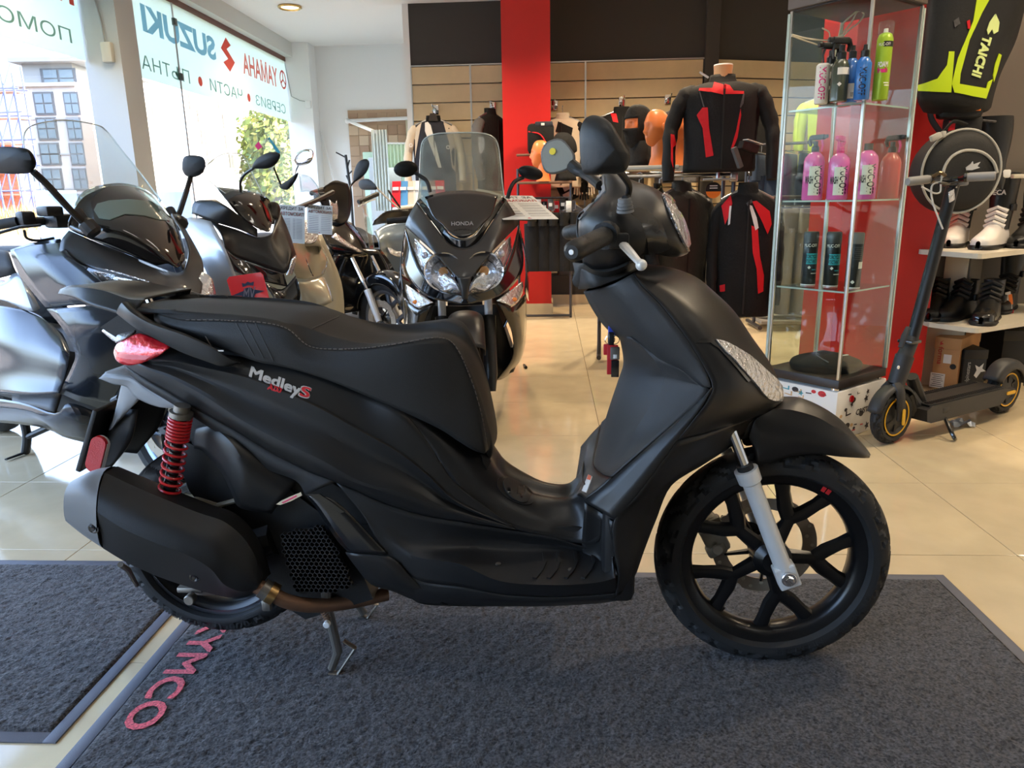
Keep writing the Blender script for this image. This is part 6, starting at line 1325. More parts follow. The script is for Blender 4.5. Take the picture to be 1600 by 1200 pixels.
def jacket(fr, t, zt, H, W_, D, mt, smt=None, cmt=None, spread=.10, hanger=True, seed=1, hang_up=.10, zip_=True, sl=.86, fwd=.03):
    smt = smt or mt; cmt = cmt or mt
    secs = [(zt, .17*W_, .40*D/2, 0, .01), (zt-.03*H, .30*W_, .62*D/2, 0, 0), (zt-.09*H, .455*W_, .86*D/2, 0, 0), (zt-.2*H, .475*W_, D/2, 0, 0), (zt-.45*H, .455*W_, 1.02*D/2, 0, 0), (zt-.75*H, .44*W_, D/2, 0, 0), (zt-.96*H, .445*W_, .95*D/2, 0, 0), (zt-H, .435*W_, .8*D/2, 0, 0)]
    b = loft(ringsheet(secs, wr=.006, seed=seed), 3, 2, closed=True); capends(b); to = b.build('torso', mt, t, True, 60); sv = []
    for s_ in (-1, 1):
        p = [Vec((s_*.30*W_, 0, zt-.105*H)), Vec((s_*(.415*W_), 0, zt-.14*H)), Vec((s_*(.465*W_+.2*spread), -.005, zt-.24*H)), Vec((s_*(.49*W_+.6*spread), -.012, zt-.46*H)), Vec((s_*(.48*W_+.85*spread), -.012-fwd, zt-.68*H)), Vec((s_*(.46*W_+spread), -.012-2*fwd, zt-sl*H))]
        q = cr(p, 4); n = len(q); rr = [(.10*W_+.055*W_*min(1, i/4))*(1-.42*i/(n-1))+.004*sin(i*1.9+seed) for i in range(n)]
        b = MB(); b.tube(q, rr, 14, flat=.82); sv.append(b.build('sleeve', smt, t, True, 60))
    b = loft(ringsheet([(zt-.045*H, .20*W_, .55*D/2, 0, 0), (zt+.01*H, .165*W_, .48*D/2, 0, .005), (zt+.075*H, .15*W_, .45*D/2, 0, .012)], seed=seed), 2, 2, closed=True); o = b.build('collar', cmt, t, True, 60); solid(o, .008)
    if zip_: MB().box((0, -.515*D, zt-.52*H), (.010, .006, .9*H)).build('zip', K_mat2, t, False)
    if hanger:
        hk = MB(); z0 = zt+.02*H; hk.tube([(-.40*W_, 0, zt-.06*H), (0, .0, z0+.02), (.40*W_, 0, zt-.06*H)], .012, 8); hk.tube([(0, 0, z0+.02), (0, 0, z0+hang_up*.6)]+[(0, -.022*sin(a), z0+hang_up*.6+.022-.022*cos(a)) for a in (.6, 1.4, 2.2, 3.1, 4.0)], .0035, 6); hk.build('hanger', M_steel, t)
    return to, sv
def jthing(label, x, y, th, group=None): f = Fr(x, y, rad(th)); return f, f.thing('jacket', label, 'jacket', group)
def hook(parent_fr, t, z, depth=.16): pass
# --- jackets on the slatwall left of the red pillar
f, t = jthing('cream and black jacket on a silver wall hook left of the tall windscreen', -1.14, 7.70, 8)
to, sv = jacket(f, t, 1.86, .68, .46, .18, C_navy, C_crm, C_blk, .06, seed=2)
f.decal(to, [(664, 186), (673, 196), (682, 230), (690, 262), (685, 262), (674, 232), (664, 205)], 'front_panel', C_wht, t, .003, .002, 6)
f.decal(to, [(690, 182), (704, 184), (716, 208), (718, 250), (716, 275), (706, 262), (702, 225)], 'front_panel', C_crm, t, .003, .002, 6)
f.decal(to, [(649, 190), (660, 186), (656, 205), (650, 240), (645, 268), (640, 262), (642, 215)], 'front_panel', C_crm, t, .003, .002, 6)
for p in ((642, 227), (700, 230)): 
    q = f.V(p[0], p[1], .10); MB().lathe([(.010, 0), (.02, 0), (.02, .004), (.010, .004)], q, (0, -1, 0), 16, closed=True).build('badge', C_wht, t)
MB().prism([(-.045, 0), (.045, 0), (.03, .07), (-.03, .07)], .006, lambda a, b_, h: Vec((a, -.06-h, 1.855+b_))).build('hanger_tag', C_mar, t, False)
f, t = jthing('black and grey jacket hanging side-on beside the red pillar', -.56, 7.60, 55)
to, sv = jacket(f, t, 1.90, .72, .44, .18, C_blk, C_gry, C_blk, .05, seed=3)
f.decal(to, [(738, 190), (748, 186), (746, 196), (738, 200)], 'patch', mat('orange_patch', (.85, .40, .2), .7), t, .003, .002, 5)
f.decal(sv[1], [(768, 185), (774, 190), (782, 230), (778, 260), (771, 235)], 'piping', C_wht, t, .003, .002, 6)
def wallhook(x, y, z, label, th=0, L=.22):
    t = thing('wall_hook', label, 'hook', (x, y, z), rad(th)); b = MB(); b.rbox((0, 0, 0), (.06, .012, .09), .003); b.tube([(0, 0, .01), (0, -L, .01), (0, -L-.02, .03)], .006, 8); b.tube([(-.02, -.01, -.03), (-.02, -L*.6, -.02)], .004, 6); b.build('bracket', K_chr, t)
wallhook(-1.14, YS-.02, 1.985, 'chrome slatwall hook above the cream and black jacket'); wallhook(-.56, YS-.02, 2.00, 'chrome slatwall hook above the side-on grey jacket beside the pillar'); wallhook(.735, YS-.02, 2.02, 'chrome slatwall hook above the black jacket behind the orange heads'); wallhook(1.19, YS-.02, 2.03, 'chrome slatwall hook left of the dark corner strip'); wallhook(2.06, YS+.10, 2.02, 'chrome slatwall hook on the turned wall behind the red and black jacket', 18); wallhook(.065, YS-.02, 2.0, 'chrome slatwall hook right at the red pillar edge')
# --- behind the round mirror and the heads
f, t = jthing('beige and black jacket with body armour right of the red pillar', .14, 7.72, -10); to, sv = jacket(f, t, 1.86, .66, .42, .18, C_crm, C_blk, C_crm, .02, seed=4)
f.decal(to, [(872, 190), (895, 200), (893, 212), (868, 206)], 'front_panel', C_blk, t, .003, .002, 6)
f, t = jthing('black jacket with a red chest flash on the wall behind the tall mirror', .72, 7.72, 0); to, sv = jacket(f, t, 1.90, .70, .52, .18, C_blk, seed=5, spread=.10)
f.decal(to, [(954, 178), (963, 178), (966, 192), (958, 190)], 'front_panel', C_red, t, .003, .002, 5)
f, t = jthing('black and pale grey jacket partly behind the black and red mannequin jacket', 1.27, 7.70, -25); to, sv = jacket(f, t, 1.90, .68, .50, .18, C_gry, C_blk, seed=6, spread=.10)
f, t = jthing('red and black jacket hanging on the turned wall behind the mannequin', 1.98, 7.72, 20); to, sv = jacket(f, t, 1.88, .66, .46, .18, C_blk, C_red, seed=7, spread=.08)
# fill: trousers and a dark jacket low on the wall
f, t = jthing('dark navy jacket hanging low on the wall right of the red pillar', .22, 7.60, 30); to, sv = jacket(f, t, 1.02, .68, .34, .16, C_navy, seed=8, spread=.03)
def trousers(label, x, y, th, zt, H, W_, mt, group=None):
    f = Fr(x, y, rad(th)); t = f.thing('trousers', label, 'trousers', group)
    b = loft(ringsheet([(zt, W_*.5, .035, 0, 0), (zt-.04, W_*.5, .045, 0, 0), (zt-.22*H, W_*.52, .05, 0, 0)], 18), 3, 2, closed=True); capends(b); b.build('waist', mt, t, True, 60)
    for s_ in (-1, 1):
        b = MB(); b.tube(cr([Vec((s_*W_*.26, 0, zt-.18*H)), Vec((s_*W_*.27, 0, zt-.55*H)), Vec((s_*W_*.28, 0, zt-H))], 4), [W_*.25-.0025*i*W_ for i in range(9)], 12, flat=.5); b.build('leg', mt, t, True, 60)
    b = MB(); b.tube([(-W_*.45, 0, zt+.02), (W_*.45, 0, zt+.02)], .006, 6); b.tube([(0, 0, zt+.02), (0, 0, zt+.09)], .003, 6); b.build('hanger', M_steel, t); return t
for i in range(4): trousers(['dark denim jeans hanging rearmost behind the red and black mannequin sleeve', 'dark denim jeans in the middle of the row beside the glass cabinet', 'dark denim jeans hanging nearest the glass cabinet', 'dark denim jeans hanging just left of the glass cabinet post'][i], 1.83+.11*i, 6.75-.05*i, 62, 1.42, .95, .36, C_jean, 'jeans hanging by the cabinet')
for i in range(3): trousers(['grey trousers hanging low right of the red and black rack jacket, leftmost', 'grey trousers hanging low between two grey pairs by the cabinet', 'grey trousers hanging low nearest the glass cabinet'][i], 1.86+.14*i, 6.3, 40, .98, .86, .30, C_pant if i else C_navy, 'trousers on the low rail')
t = thing('low_rack', 'low dark metal clothes rack foot behind the red and black jacket', 'rack', (2.05, 6.3, 0)); b = MB()
for s_ in (-1, 1): b.tube([(s_*.32, -.2, .03), (s_*.32, .2, .03)], .018, 8); b.tube([(s_*.32, 0, .03), (s_*.32, 0, 1.07)], .014, 8)
b.tube([(-.32, 0, 1.07), (.32, 0, 1.07)], .014, 8); b.build('frame', M_dsteel, t); MB().rbox((0, -.02, .07), (.62, .34, .03), .005).build('shelf', mat('grey_board', (.52, .50, .46), .6), t)
# hi-vis vest
t = thing('clothes_rail', 'dark floor rail carrying jeans behind the mannequin jacket', 'rack', (2.0, 6.68, 0), rad(-24)); b = MB(); b.tube([(-.3, 0, 1.51), (.32, 0, 1.51)], .012, 8)
for s_ in (-.3, .32): b.tube([(s_, 0, .02), (s_, 0, 1.51)], .014, 8); b.tube([(s_, -.2, .02), (s_, .2, .02)], .016, 8)
b.build('frame', M_dsteel, t)
t = thing('display_pole', 'slim dark pole holding the hi-vis vest and the hooded jacket', 'pole', (2.38, 7.08, 0)); b = MB(); b.tube([(0, 0, 0), (0, 0, 2.0)], .012, 8); b.tube([(0, 0, 1.98), (.04, -.1, 1.98)], .008, 6); b.disc((0, 0, 0), (0, 0, 1), .16, .02); b.build('pole', M_dsteel, t)
f = Fr(2.42, 7.0, rad(0)); t = f.thing('safety_vest', 'yellow-green hi-vis vest seen through the left glass of the cabinet', 'vest'); to, sv = jacket(f, t, 1.90, .62, .44, .14, C_hiv, C_hiv, C_blk, .0, seed=9, sl=.18)
f.decal(to, [(1246, 180), (1262, 180), (1262, 240), (1248, 240)], 'camo_panel', mat('camo_print', (.55, .52, .48), .8, var=.6), t, .003, .002, 6)
f, t = jthing('dark grey hooded jacket below the hi-vis vest behind the cabinet glass', 2.30, 6.7, 10); jacket(f, t, 1.25, .8, .46, .18, mat('taupe_cloth', (.42, .38, .36), .9, 0, (50, .004)), C_gry, seed=10, spread=.04)
# --- garment rack with the shelf of heads
f = Fr(1.19, 5.0, rad(-4)); t = f.thing('garment_rack', 'silver tube garment rack with a pale board on top, right of the black scooter', 'rack')
b = MB(); zr = 1.225
for v in (0, .42):
    for u in (0, -.85): MB().tube([(u, v, .03), (u, v, zr)], .0135, 10).build('post', M_dsteel, t)

for u in (0, -.85): MB().tube([(u, -.08, .03), (u, .5, .03)], .016, 8).build('foot_bar', M_dsteel, t)
pass
b = MB(); b.tube([(-.9, 0, zr), (.02, 0, zr)], .0115, 10); b.tube([(-.9, .42, zr+.03), (.02, .42, zr+.03)], .0115, 10); b.tube([(0, 0, zr), (0, .42, zr+.03)], .0115, 10); b.tube([(-.85, 0, zr), (-.85, .42, zr+.03)], .0115, 10); b.build('rail', M_steel, t)
MB().rbox((0, 0, zr-.01), (.045, .04, .07), .006).build('corner_joint', M_alu, t)
MB().rbox((-.66, .24, zr+.058), (.64, .30, .028), .004).build('board', mat('pale_board', (.80, .78, .74), .55), t)
Hrack = f
def head(label, x, y, z, th, bal=False, sc=1.0):
    f = Fr(x, y, rad(th)); t = thing('mannequin_bust', label, 'head', (x, y, z), rad(th)); V = []; n, m_ = 48, 34
    # faces +u
    def surf(i, j, k=1.0, grow=0):
        a = -pi/2+pi*i/m_; q = 2*pi*j/n; ca = max(0, cos(a)); cq = cos(q)
        r_ = Vec(((.086*ca**.55*abs(cq)**.8 if cq > 0 else -.098*ca*abs(cq)), .072*ca**.85*sin(q), .118*sin(a))) 
        fr_ = max(0, cos(q))*cos(a)
        if r_.z < 0: r_.y *= 1+.30*r_.z/.118
        if r_.z < -.02 and cos(q) < 0: r_.x *= .82
        d = abs(((q+pi) % (2*pi))-pi)
        r_.x += .021*math.exp(-(d/.17)**2)*math.exp(-((r_.z+.026)/.015)**2)+.010*math.exp(-(d/.15)**2)*math.exp(-((r_.z)/.02)**2)
        r_.x += .008*math.exp(-(d/.3)**2)*math.exp(-((r_.z+.062)/.012)**2)+.012*math.exp(-(d/.35)**2)*math.exp(-((r_.z+.095)/.02)**2)
        r_.x += .007*math.exp(-((d-.33)/.3)**2)*math.exp(-((r_.z-.035)/.012)**2)-.012*math.exp(-((d-.38)/.16)**2)*math.exp(-((r_.z-.012)/.014)**2)
        return Vec((r_.x*(1+grow), r_.y*(1+grow), r_.z*(1+grow)))*sc+Vec((0, 0, .235*sc))
    b = MB(); V = [surf(i, j) for i in range(m_+1) for j in range(n)]; Fc = [(i*n+j, i*n+(j+1) % n, (i+1)*n+(j+1) % n, (i+1)*n+j) for i in range(m_) for j in range(n)]
    b.add(V, Fc); b.build('face', M_skin, t, True, 70)
    b = MB(); b.lathe([(.001, 0), (.066*sc, 0), (.060*sc, .02*sc), (.050*sc, .06*sc), (.050*sc, .12*sc), (.052*sc, .17*sc)], (-.018*sc, 0, 0), (0, 0, 1), 20); b.build('neck', M_skin, t)
    for s_ in (-1, 1):
        b = MB(); b.ball(Vec((-.01, s_*.072, .235))*sc, (.018*sc, .008*sc, .03*sc), 10, 8, Matrix.Rotation(.25, 3, 'Y')); b.build('ear', M_skin, t)
    if bal:
        b = MB(); V = [surf(i, j, 1, .07) for i in range(m_+1) for j in range(n)]; Fc = []
        for i in range(m_):
            for j in range(n):
                d = min(j+.5, n-j-.5)/n*2*pi; zc = (V[i*n+j].z+V[(i+1)*n+j].z)/2/sc-.235
                if d < 1.05 and -.014 < zc < .046: continue
                Fc.append((i*n+j, i*n+(j+1) % n, (i+1)*n+(j+1) % n, (i+1)*n+j))
        b.add(V, Fc); b.lathe([(.085*sc, -.0), (.078*sc, .03*sc), (.062*sc, .08*sc), (.066*sc, .15*sc)], (-.016*sc, 0, .002), (0, 0, 1), 20); o = b.build('balaclava', C_blk, t, True, 70); solid(o, .004, 1)
    return t
def on(px, py, z): p = G0.Z(px, py, z); return p.x, p.y
zb = zr+.0735
def rk(u, v): q = f.M @ Vec((u, v, 0)); return q
head('orange bald mannequin head on the board left of the mannequin jacket', .718, 5.2, zb, 205); head('orange bald mannequin head half hidden by the black and red sleeve', .865, 5.3, zb, 205)
head('orange mannequin head wearing a black balaclava with an eye opening', .62, 5.4, zb, 210, True, 1.12)
# --- mannequin torso in the black and red jacket
f = Fr(1.075, 4.93, rad(-6)); t = f.thing('mannequin_torso', 'tan mannequin torso in a black and red textile jacket on the garment rack', 'mannequin')
C_jb = mat('black_textile', (.07, .065, .07), .75, 0, (90, .002), .35)
to, sv = jacket(f, t, 1.775, .535, .50, .24, C_jb, C_jb, C_jb, .085, hanger=False, seed=11, sl=1.10, fwd=.03)
b = MB(); b.lathe([(.001, 1.70), (.062, 1.70), (.058, 1.78), (.055, 1.835), (.058, 1.868)], (.0, .01, 0), (0, 0, 1), 22); b.build('neck', M_tan, t); b = MB(); b.lathe([(.058, 1.868), (.056, 1.875), (.001, 1.876)], (0, .01, 0), (0, 0, 1), 22); b.build('neck_cap', M_white, t)
R1 = [(1093, 138.5), (1113, 138), (1116, 129), (1130, 133), (1130, 148), (1112, 144), (1092, 142)]; R2 = [(1132, 132), (1140, 134), (1146, 142), (1162, 143), (1162, 147), (1133, 147)]
for q in (R1, R2, [(1089, 180), (1098, 168), (1106, 168), (1108, 200), (1115, 243), (1103, 246), (1098, 200)], [(1157, 170), (1158, 180), (1152, 215), (1143, 238), (1142, 232), (1150, 205)]): F_ = f.decal(to, q, 'red_panel', C_red, t, .003, .002, 6)
for q in ([(1092.5, 143), (1094, 143), (1101, 167), (1099, 167)], [(1161, 147), (1163, 147), (1161, 162), (1157, 169), (1156, 167)]): f.decal(to, q, 'piping', C_gry, t, .003, .002, 5)
for q in ([(1083, 166), (1088, 172), (1089, 186), (1079, 179)], [(1073, 198), (1085, 195), (1081, 215), (1078, 272), (1072, 272)], [(1048, 210), (1053, 211), (1058, 240), (1064, 272), (1056, 280), (1048, 250)]): f.decal(sv[0], q, 'red_panel', C_red, t, .003, .002, 6)
for q in ([(1171, 166), (1178, 172), (1181, 195), (1187, 225), (1192, 264), (1186, 262), (1177, 220), (1164, 180)],): f.decal(sv[1], q, 'red_panel', C_red, t, .003, .002, 6)
MB().tube([(0, .03, 1.20), (0, .03, 1.75)], .014, 8).build('stand_pole', M_steel, t)
MB().rbox((0, .03, 1.195), (.2, .2, .012), .004).build('foot_plate', M_steel, t)
MB().box((0, -.128, 1.73), (.014, .006, .022)).build('collar_tab', C_red, t, False)
q = f.V(1100, 117, .12); MB().box(q, (.065, .003, .012), Matrix.Rotation(rad(32), 3, 'Y')).build('collar_lettering', C_wht, t, False)
bk = f.V(1165, 230, .16); tb = thing('glove_box', 'black product box hanging at the mannequin jacket cuff', 'box', f.M @ bk, rad(20)); MB().rbox((.02, 0, 0), (.12, .05, .05), .004, Matrix.Rotation(rad(15), 3, 'Y')).build('box', K_mat2, tb, False); MB().rbox((.045, -.005, .03), (.11, .055, .004), .001, Matrix.Rotation(rad(15), 3, 'Y')).build('label', C_wht, tb, False); MB().rbox((-.055, 0, -.06), (.03, .03, .13), .004, Matrix.Rotation(rad(-25), 3, 'Y')).build('leaflet', C_gry, tb, False)
# --- jackets on the rack
specs = [('black jacket hanging leftmost on the garment rack behind the headlight', -.80, 82, C_blk, .44), ('black jacket second from left on the garment rack', -.70, 78, C_navy, .44), ('black jacket third from left on the garment rack, shoulders behind the cowl', -.60, 80, C_blk, .44), ('dark jacket just left of the olive leather jacket on the rack', -.47, 70, C_blk, .44)]
for lb, u, th, mt, w_ in specs:
    q = Hrack.M @ Vec((u, .0, 0)); f2, t2 = jthing(lb, q.x, q.y, th-4, 'jackets on the garment rack'); jacket(f2, t2, zr-.10, .72, w_, .085, mt, seed=int(-u*100), spread=.02, hang_up=.11)
q = Hrack.M @ Vec((-.32, 0, 0)); f2, t2 = jthing('dark olive leather jacket with a pointed collar on the garment rack', q.x, q.y+.02, 28, 'jackets on the garment rack'); jacket(f2, t2, zr-.09, .80, .46, .17, C_lth, seed=21, spread=.05)
tg = thing('swing_tag', 'orange and black round swing tag on the garment rack', 'tag', (Hrack.M @ Vec((-.13, -.035, 1.13)))); MB().disc((0, 0, 0), (0, -1, 0), .05, .003, 24).build('card', K_mat2, tg); MB().prism([(.048*cos(a), .048*sin(a)) for a in [pi+.1+(pi-.2)*i/10 for i in range(11)]], .001, lambda a, b_, h: Vec((a, -.004-h, b_-.004))).build('orange_half', mat('tag_orange', (.92, .48, .12), .5), tg, False)
for z in (.012, .026): MB().box((0, -.0045, z), (.05, .001, .006)).build('print_lines', C_wht, tg, False)
MB().tube([(0, 0, .05), (.0, .03, .09)], .0015, 5).build('string', C_wht, tg)
q = Hrack.M @ Vec((.09, -.02, 0)); f2, t2 = jthing('red, white and black racing jacket hanging at the right end of the rack', q.x, q.y, -8, 'jackets on the garment rack'); to, sv = jacket(f2, t2, zr-.11, .80, .40, .20, C_blk, C_blk, C_blk, .015, seed=22, sl=.9)
for q in ([(1175, 315), (1182, 314), (1202, 330), (1205, 350), (1199, 366), (1190, 345)], [(1174, 352), (1184, 358), (1187, 400), (1193, 430), (1192, 455), (1184, 459), (1182, 420), (1176, 395)], [(1128, 322), (1142, 306), (1144, 318), (1138, 340), (1133, 351)]):
    f2.decal(to, q, 'red_panel', C_red, t2, .003, .002, 6)
f2.decal(to, [(1170, 320), (1175, 322), (1182, 340), (1185, 356), (1180, 360)], 'white_stripe', C_wht, t2, .004, .002, 5); f2.decal(to, [(1140, 322), (1143, 322), (1141, 350), (1138, 352)], 'white_stripe', C_wht, t2, .004, .002, 5)
f2.decal(to, [(1166, 318), (1174, 312), (1176, 316), (1168, 322)], 'shoulder_tab', C_gry, t2, .004, .003, 5); f2.decal(to, [(1125, 446), (1133, 444), (1133, 455), (1126, 456)], 'red_panel', C_red, t2, .003, .002, 5)
# --- rack in front of the red pillar with head, balaclava, bags and black trousers
t = thing('shop_rack', 'dark display rack with small goods standing against the red pillar', 'rack', (-.06, 6.95, 0)); b = MB()
for s_ in (-.22, .26): b.tube([(s_, 0, 0), (s_, 0, 1.36)], .012, 8)
b.tube([(-.22, 0, 1.10), (.26, 0, 1.10)], .01, 8); b.tube([(-.22, 0, .02), (.26, 0, .02)], .012, 8); b.build('frame', M_dsteel, t); MB().rbox((.02, .02, 1.235), (.5, .22, .02), .003).build('shelf', mat('brown_shelf', (.45, .33, .26), .6), t); MB().rbox((.02, .06, 1.48), (.5, .14, .015), .003).build('shelf', MATS['brown_shelf'], t)
head('orange mannequin head in profile on the rack before the red pillar', -.065, 6.9, 1.245, 180); head('mannequin head in a black balaclava on the pillar rack left of the round mirror', .135, 6.95, 1.245, 200, True, 1.15)
t = thing('backpack', 'black backpack with red piping on the red pillar rack', 'bag', (-.07, 7.05, 1.49)); MB().rbox((0, 0, .13), (.24, .14, .26), .04).build('body', C_blk, t); MB().tube(cr([Vec((-.11, -.06, .19)), Vec((.0, -.076, .16)), Vec((.06, -.076, .05)), Vec((.04, -.076, .0))], 4), .006, 6).build('piping', C_red, t); MB().rbox((0.03, -.02, .25), (.16, .1, .05), .015).build('top_pocket', C_navy, t); MB().box((.02, -.072, .25), (.03, .003, .02)).build('badge', C_wht, t, False)
for i in range(9):
    x = -.26+.055*i; lab = ['small packet with orange print', 'small black pouch', 'orange tin', 'clear blister packet', 'black glove pair', 'grey strap packet', 'red packet', 'black pouch with white mark', 'silver clip packet'][i]
    t = thing('packet', lab+' hanging on the pillar rack below the orange head', 'packet', (x, 6.95-.02*(i % 3), 1.02)); z = .02*(i % 2); MB().rbox((0, 0, z), (.05, .02, .10), .004).build('pack', [mat('packet_orange', (.85, .45, .2), .5), K_mat2, MATS['packet_orange'], K_alu, C_blk, C_gry, C_red, K_mat2, K_alu][i], t); MB().box((0, -.0115, .0+z), (.03, .002, .03)).build('label', C_wht, t, False); MB().tube([(0, 0, .05+z), (0, .01, .08)], .002, 5).build('loop', C_gry, t)
for i in range(5): trousers(['black riding trousers, leftmost under the pillar rack', 'black riding trousers, second under the pillar rack', 'black riding trousers, middle of five under the pillar rack', 'black riding trousers, fourth under the pillar rack', 'black riding trousers, rightmost under the pillar rack'][i], -.14+.095*i, 6.9, 82, .97, .52, .30, C_blk, 'black trousers on the pillar rack')
t = thing('protector_pack', 'black armour pack with white labels and a yellow tag on the wall by the pillar', 'packet', (.19, 7.80, 1.16)); MB().rbox((0, 0, 0), (.17, .04, .20), .02, Matrix.Rotation(rad(-25), 3, 'Y')).build('pack', C_blk, t)
for z in (-.035, .04): MB().rbox((0, -.022, z), (.09, .003, .05), .002, Matrix.Rotation(rad(-25), 3, 'Y')).build('label', C_wht, t, False)
MB().rbox((.06, -.01, -.15), (.10, .003, .06), .001, Matrix.Rotation(rad(-15), 3, 'Y')).build('yellow_tag', mat('yellow_tag', (.93, .78, .15), .5), t, False)
for i, (x, z, c) in enumerate([(.30, 1.25, C_crm), (.42, 1.25, C_crm), (.36, 1.20, C_blk)]): 
    t = thing('glove', ['cream riding glove hanging under the beige jacket', 'cream riding glove hanging beside another under the tall mirror', 'black riding glove between two cream gloves'][i], 'glove', (x, 7.78, z)); b = MB(); b.rbox((0, 0, 0), (.09, .03, .11), .012); 
    for k in range(4): b.tube([(-.035+.023*k, 0, -.05), (-.04+.027*k, -.005, -.12-(.01 if k in (1, 2) else 0))], [.011, .009], 7)
    b.tube([(.045, 0, .0), (.07, 0, -.05)], [.013, .010], 7); b.build('hand', c, t); MB().rbox((0, 0, .075), (.10, .035, .05), .01).build('cuff', C_blk, t)
t = Fr(.62, 7.62, 0); tt = t.thing('sports_shirt', 'shirt with blue, green and red shoulder stripes behind the dashboard', 'shirt'); to, sv = jacket(t, tt, 1.14, .6, .36, .12, C_blk, C_blk, seed=31, spread=.02)
for k, c in enumerate(((.2, .35, .7), (.3, .6, .3), (.75, .2, .2))): MB().tube([(-.16+.03*k, -.06, 1.06), (-.2+.03*k, -.075, .85)], .012, 6).build('stripe', mat('stripe_%s' % 'abc'[k], c, .7), tt)
# --- fitting corner at the back left
t = thing('curtain_rail', 'white curtain rail framing the tiled corner', 'rail', (-2.0, 9.5, 2.0)); p = lambda px, py, y: G0.V(px, py, -y)-Vec((-2.0, 9.5, 2.0)); b = MB(); b.tube([p(544, 189, 9.75), p(650, 184, 9.75)], .022, 8); b.tube([p(544, 189, 9.75), p(586, 206, 8.6)], .020, 8); b.ball(p(543, 189, 9.74), .035); b.tube([p(598, 224, 9.3), p(642, 224, 9.3)], .012, 6); b.tube([p(598, 224, 9.3), p(598, 224, 9.3)+Vec((0, .5, 0))], .012, 6); b.build('tube', M_white, t)
def curtain(label, px0, px1, py0, py1, y, mt, amp=.03, k=5):
    a, c = G0.V(px0, py0, -y), G0.V(px1, py0, -y); z1 = G0.V(px0, py1, -y).z; n = 40; V = []; m_ = 6
    for j in range(m_+1):
        for i in range(n+1): s_ = i/n; V.append((a.x+(c.x-a.x)*s_-a.x, amp*sin(s_*k*2*pi)*(.6+.4*j/m_), a.z+(z1-a.z)*j/m_))
    o = MB().add(V, [(j*(n+1)+i, j*(n+1)+i+1, (j+1)*(n+1)+i+1, (j+1)*(n+1)+i) for j in range(m_) for i in range(n)]).build('curtain', mt, None, True, 80, (a.x, y, 0)); solid(o, .004); return tag(o, label, 'curtain')
curtain('white curtain gathered at the end of the rail in the tiled corner', 580, 604, 203, 330, 8.6, mat('white_voile', (.84, .87, .86), .8)); curtain('pale green short curtain across the small mirror in the tiled corner', 600, 640, 224, 262, 9.3, mat('green_voile', (.76, .84, .72), .8), .02, 7)
curtain('cream curtain strip beside the slatwall edge', 634, 646, 185, 310, 9.74, mat('cream_voile', (.88, .87, .78), .8), .02, 2)
t = thing('standing_mirror', 'pale green framed standing mirror below the short green curtain', 'mirror', (-1.98, 9.62, 0)); a, c = G0.V(566, 226, -9.62), G0.V(634, 226, -9.62); w_ = c.x-a.x; cx = (a.x+c.x)/2+1.98
MB().rbox((cx, 0, .86), (w_, .04, 1.68), .01).build('frame', mat('mint_frame', (.72, .82, .72), .5), t); MB().box((cx, -.024, .88), (w_-.14, .006, 1.5)).build('glass', mat('clean_mirror', (.92, .94, .94), .03, 1), t, False)
t = thing('coat_stand', 'dark metal coat stand with short pegs in front of the white wall', 'stand', (-2.42, 9.3, 0)); q = lambda px, py: G0.V(px, py, -9.3)-Vec((-2.42, 9.3, 0)); b = MB(); b.tube([Vec((q(548, 300).x, 0, .02)), q(548, 300), q(540, 242)], .016, 8); b.disc((q(548, 300).x, 0, 0), (0, 0, 1), .17, .02); b.build('pole', K_mat2, t)
for (a, c) in (((540, 246), (525, 238)), ((543, 262), (546, 250)), ((545, 272), (550, 267)), ((546, 285), (541, 274))): MB().tube([q(*a), q(*c)], .009, 6).build('peg', K_mat2, t)
t = thing('leaning_pole', 'thin grey pole leaning on the white wall', 'pole', (-2.5, 9.55, 0)); b = MB(); p0 = G0.V(501, 205, -9.78)-Vec((-2.5, 9.55, 0)); b.tube([Vec((.06, 0, .01)), p0], .011, 8); b.build('rod', K_alu, t)
t = thing('brochure_stand', 'white table stand with red, blue and cream brochures behind the chrome mirror stem', 'stand', (-1.22, 7.2, 0)); b = MB(); b.rbox((0, 0, .52), (.5, .3, 1.04), .02); b.build('cabinet', M_white, t)
for i in range(7):
    t2 = thing('brochure', ['red brochure leftmost', 'blue brochure second', 'cream brochure third', 'white brochure middle', 'blue brochure fifth', 'brown brochure sixth', 'red brochure rightmost'][i]+' on the white table stand', 'brochure', (-1.44+.07*i, 7.15, 1.04), rad(-10+4*i)); MB().rbox((0, 0, .12), (.085, .01, .24), .002, Matrix.Rotation(rad(-12), 3, 'X')).build('cover', [C_red, mat('brochure_blue', (.3, .55, .75), .5), C_crm, C_wht, MATS['brochure_blue'], mat('brochure_brown', (.55, .42, .3), .5), C_red][i], t2, False); MB().box((0, -.008, .17), (.06, .004, .03), Matrix.Rotation(rad(-12), 3, 'X')).build('title_band', C_wht, t2, False)
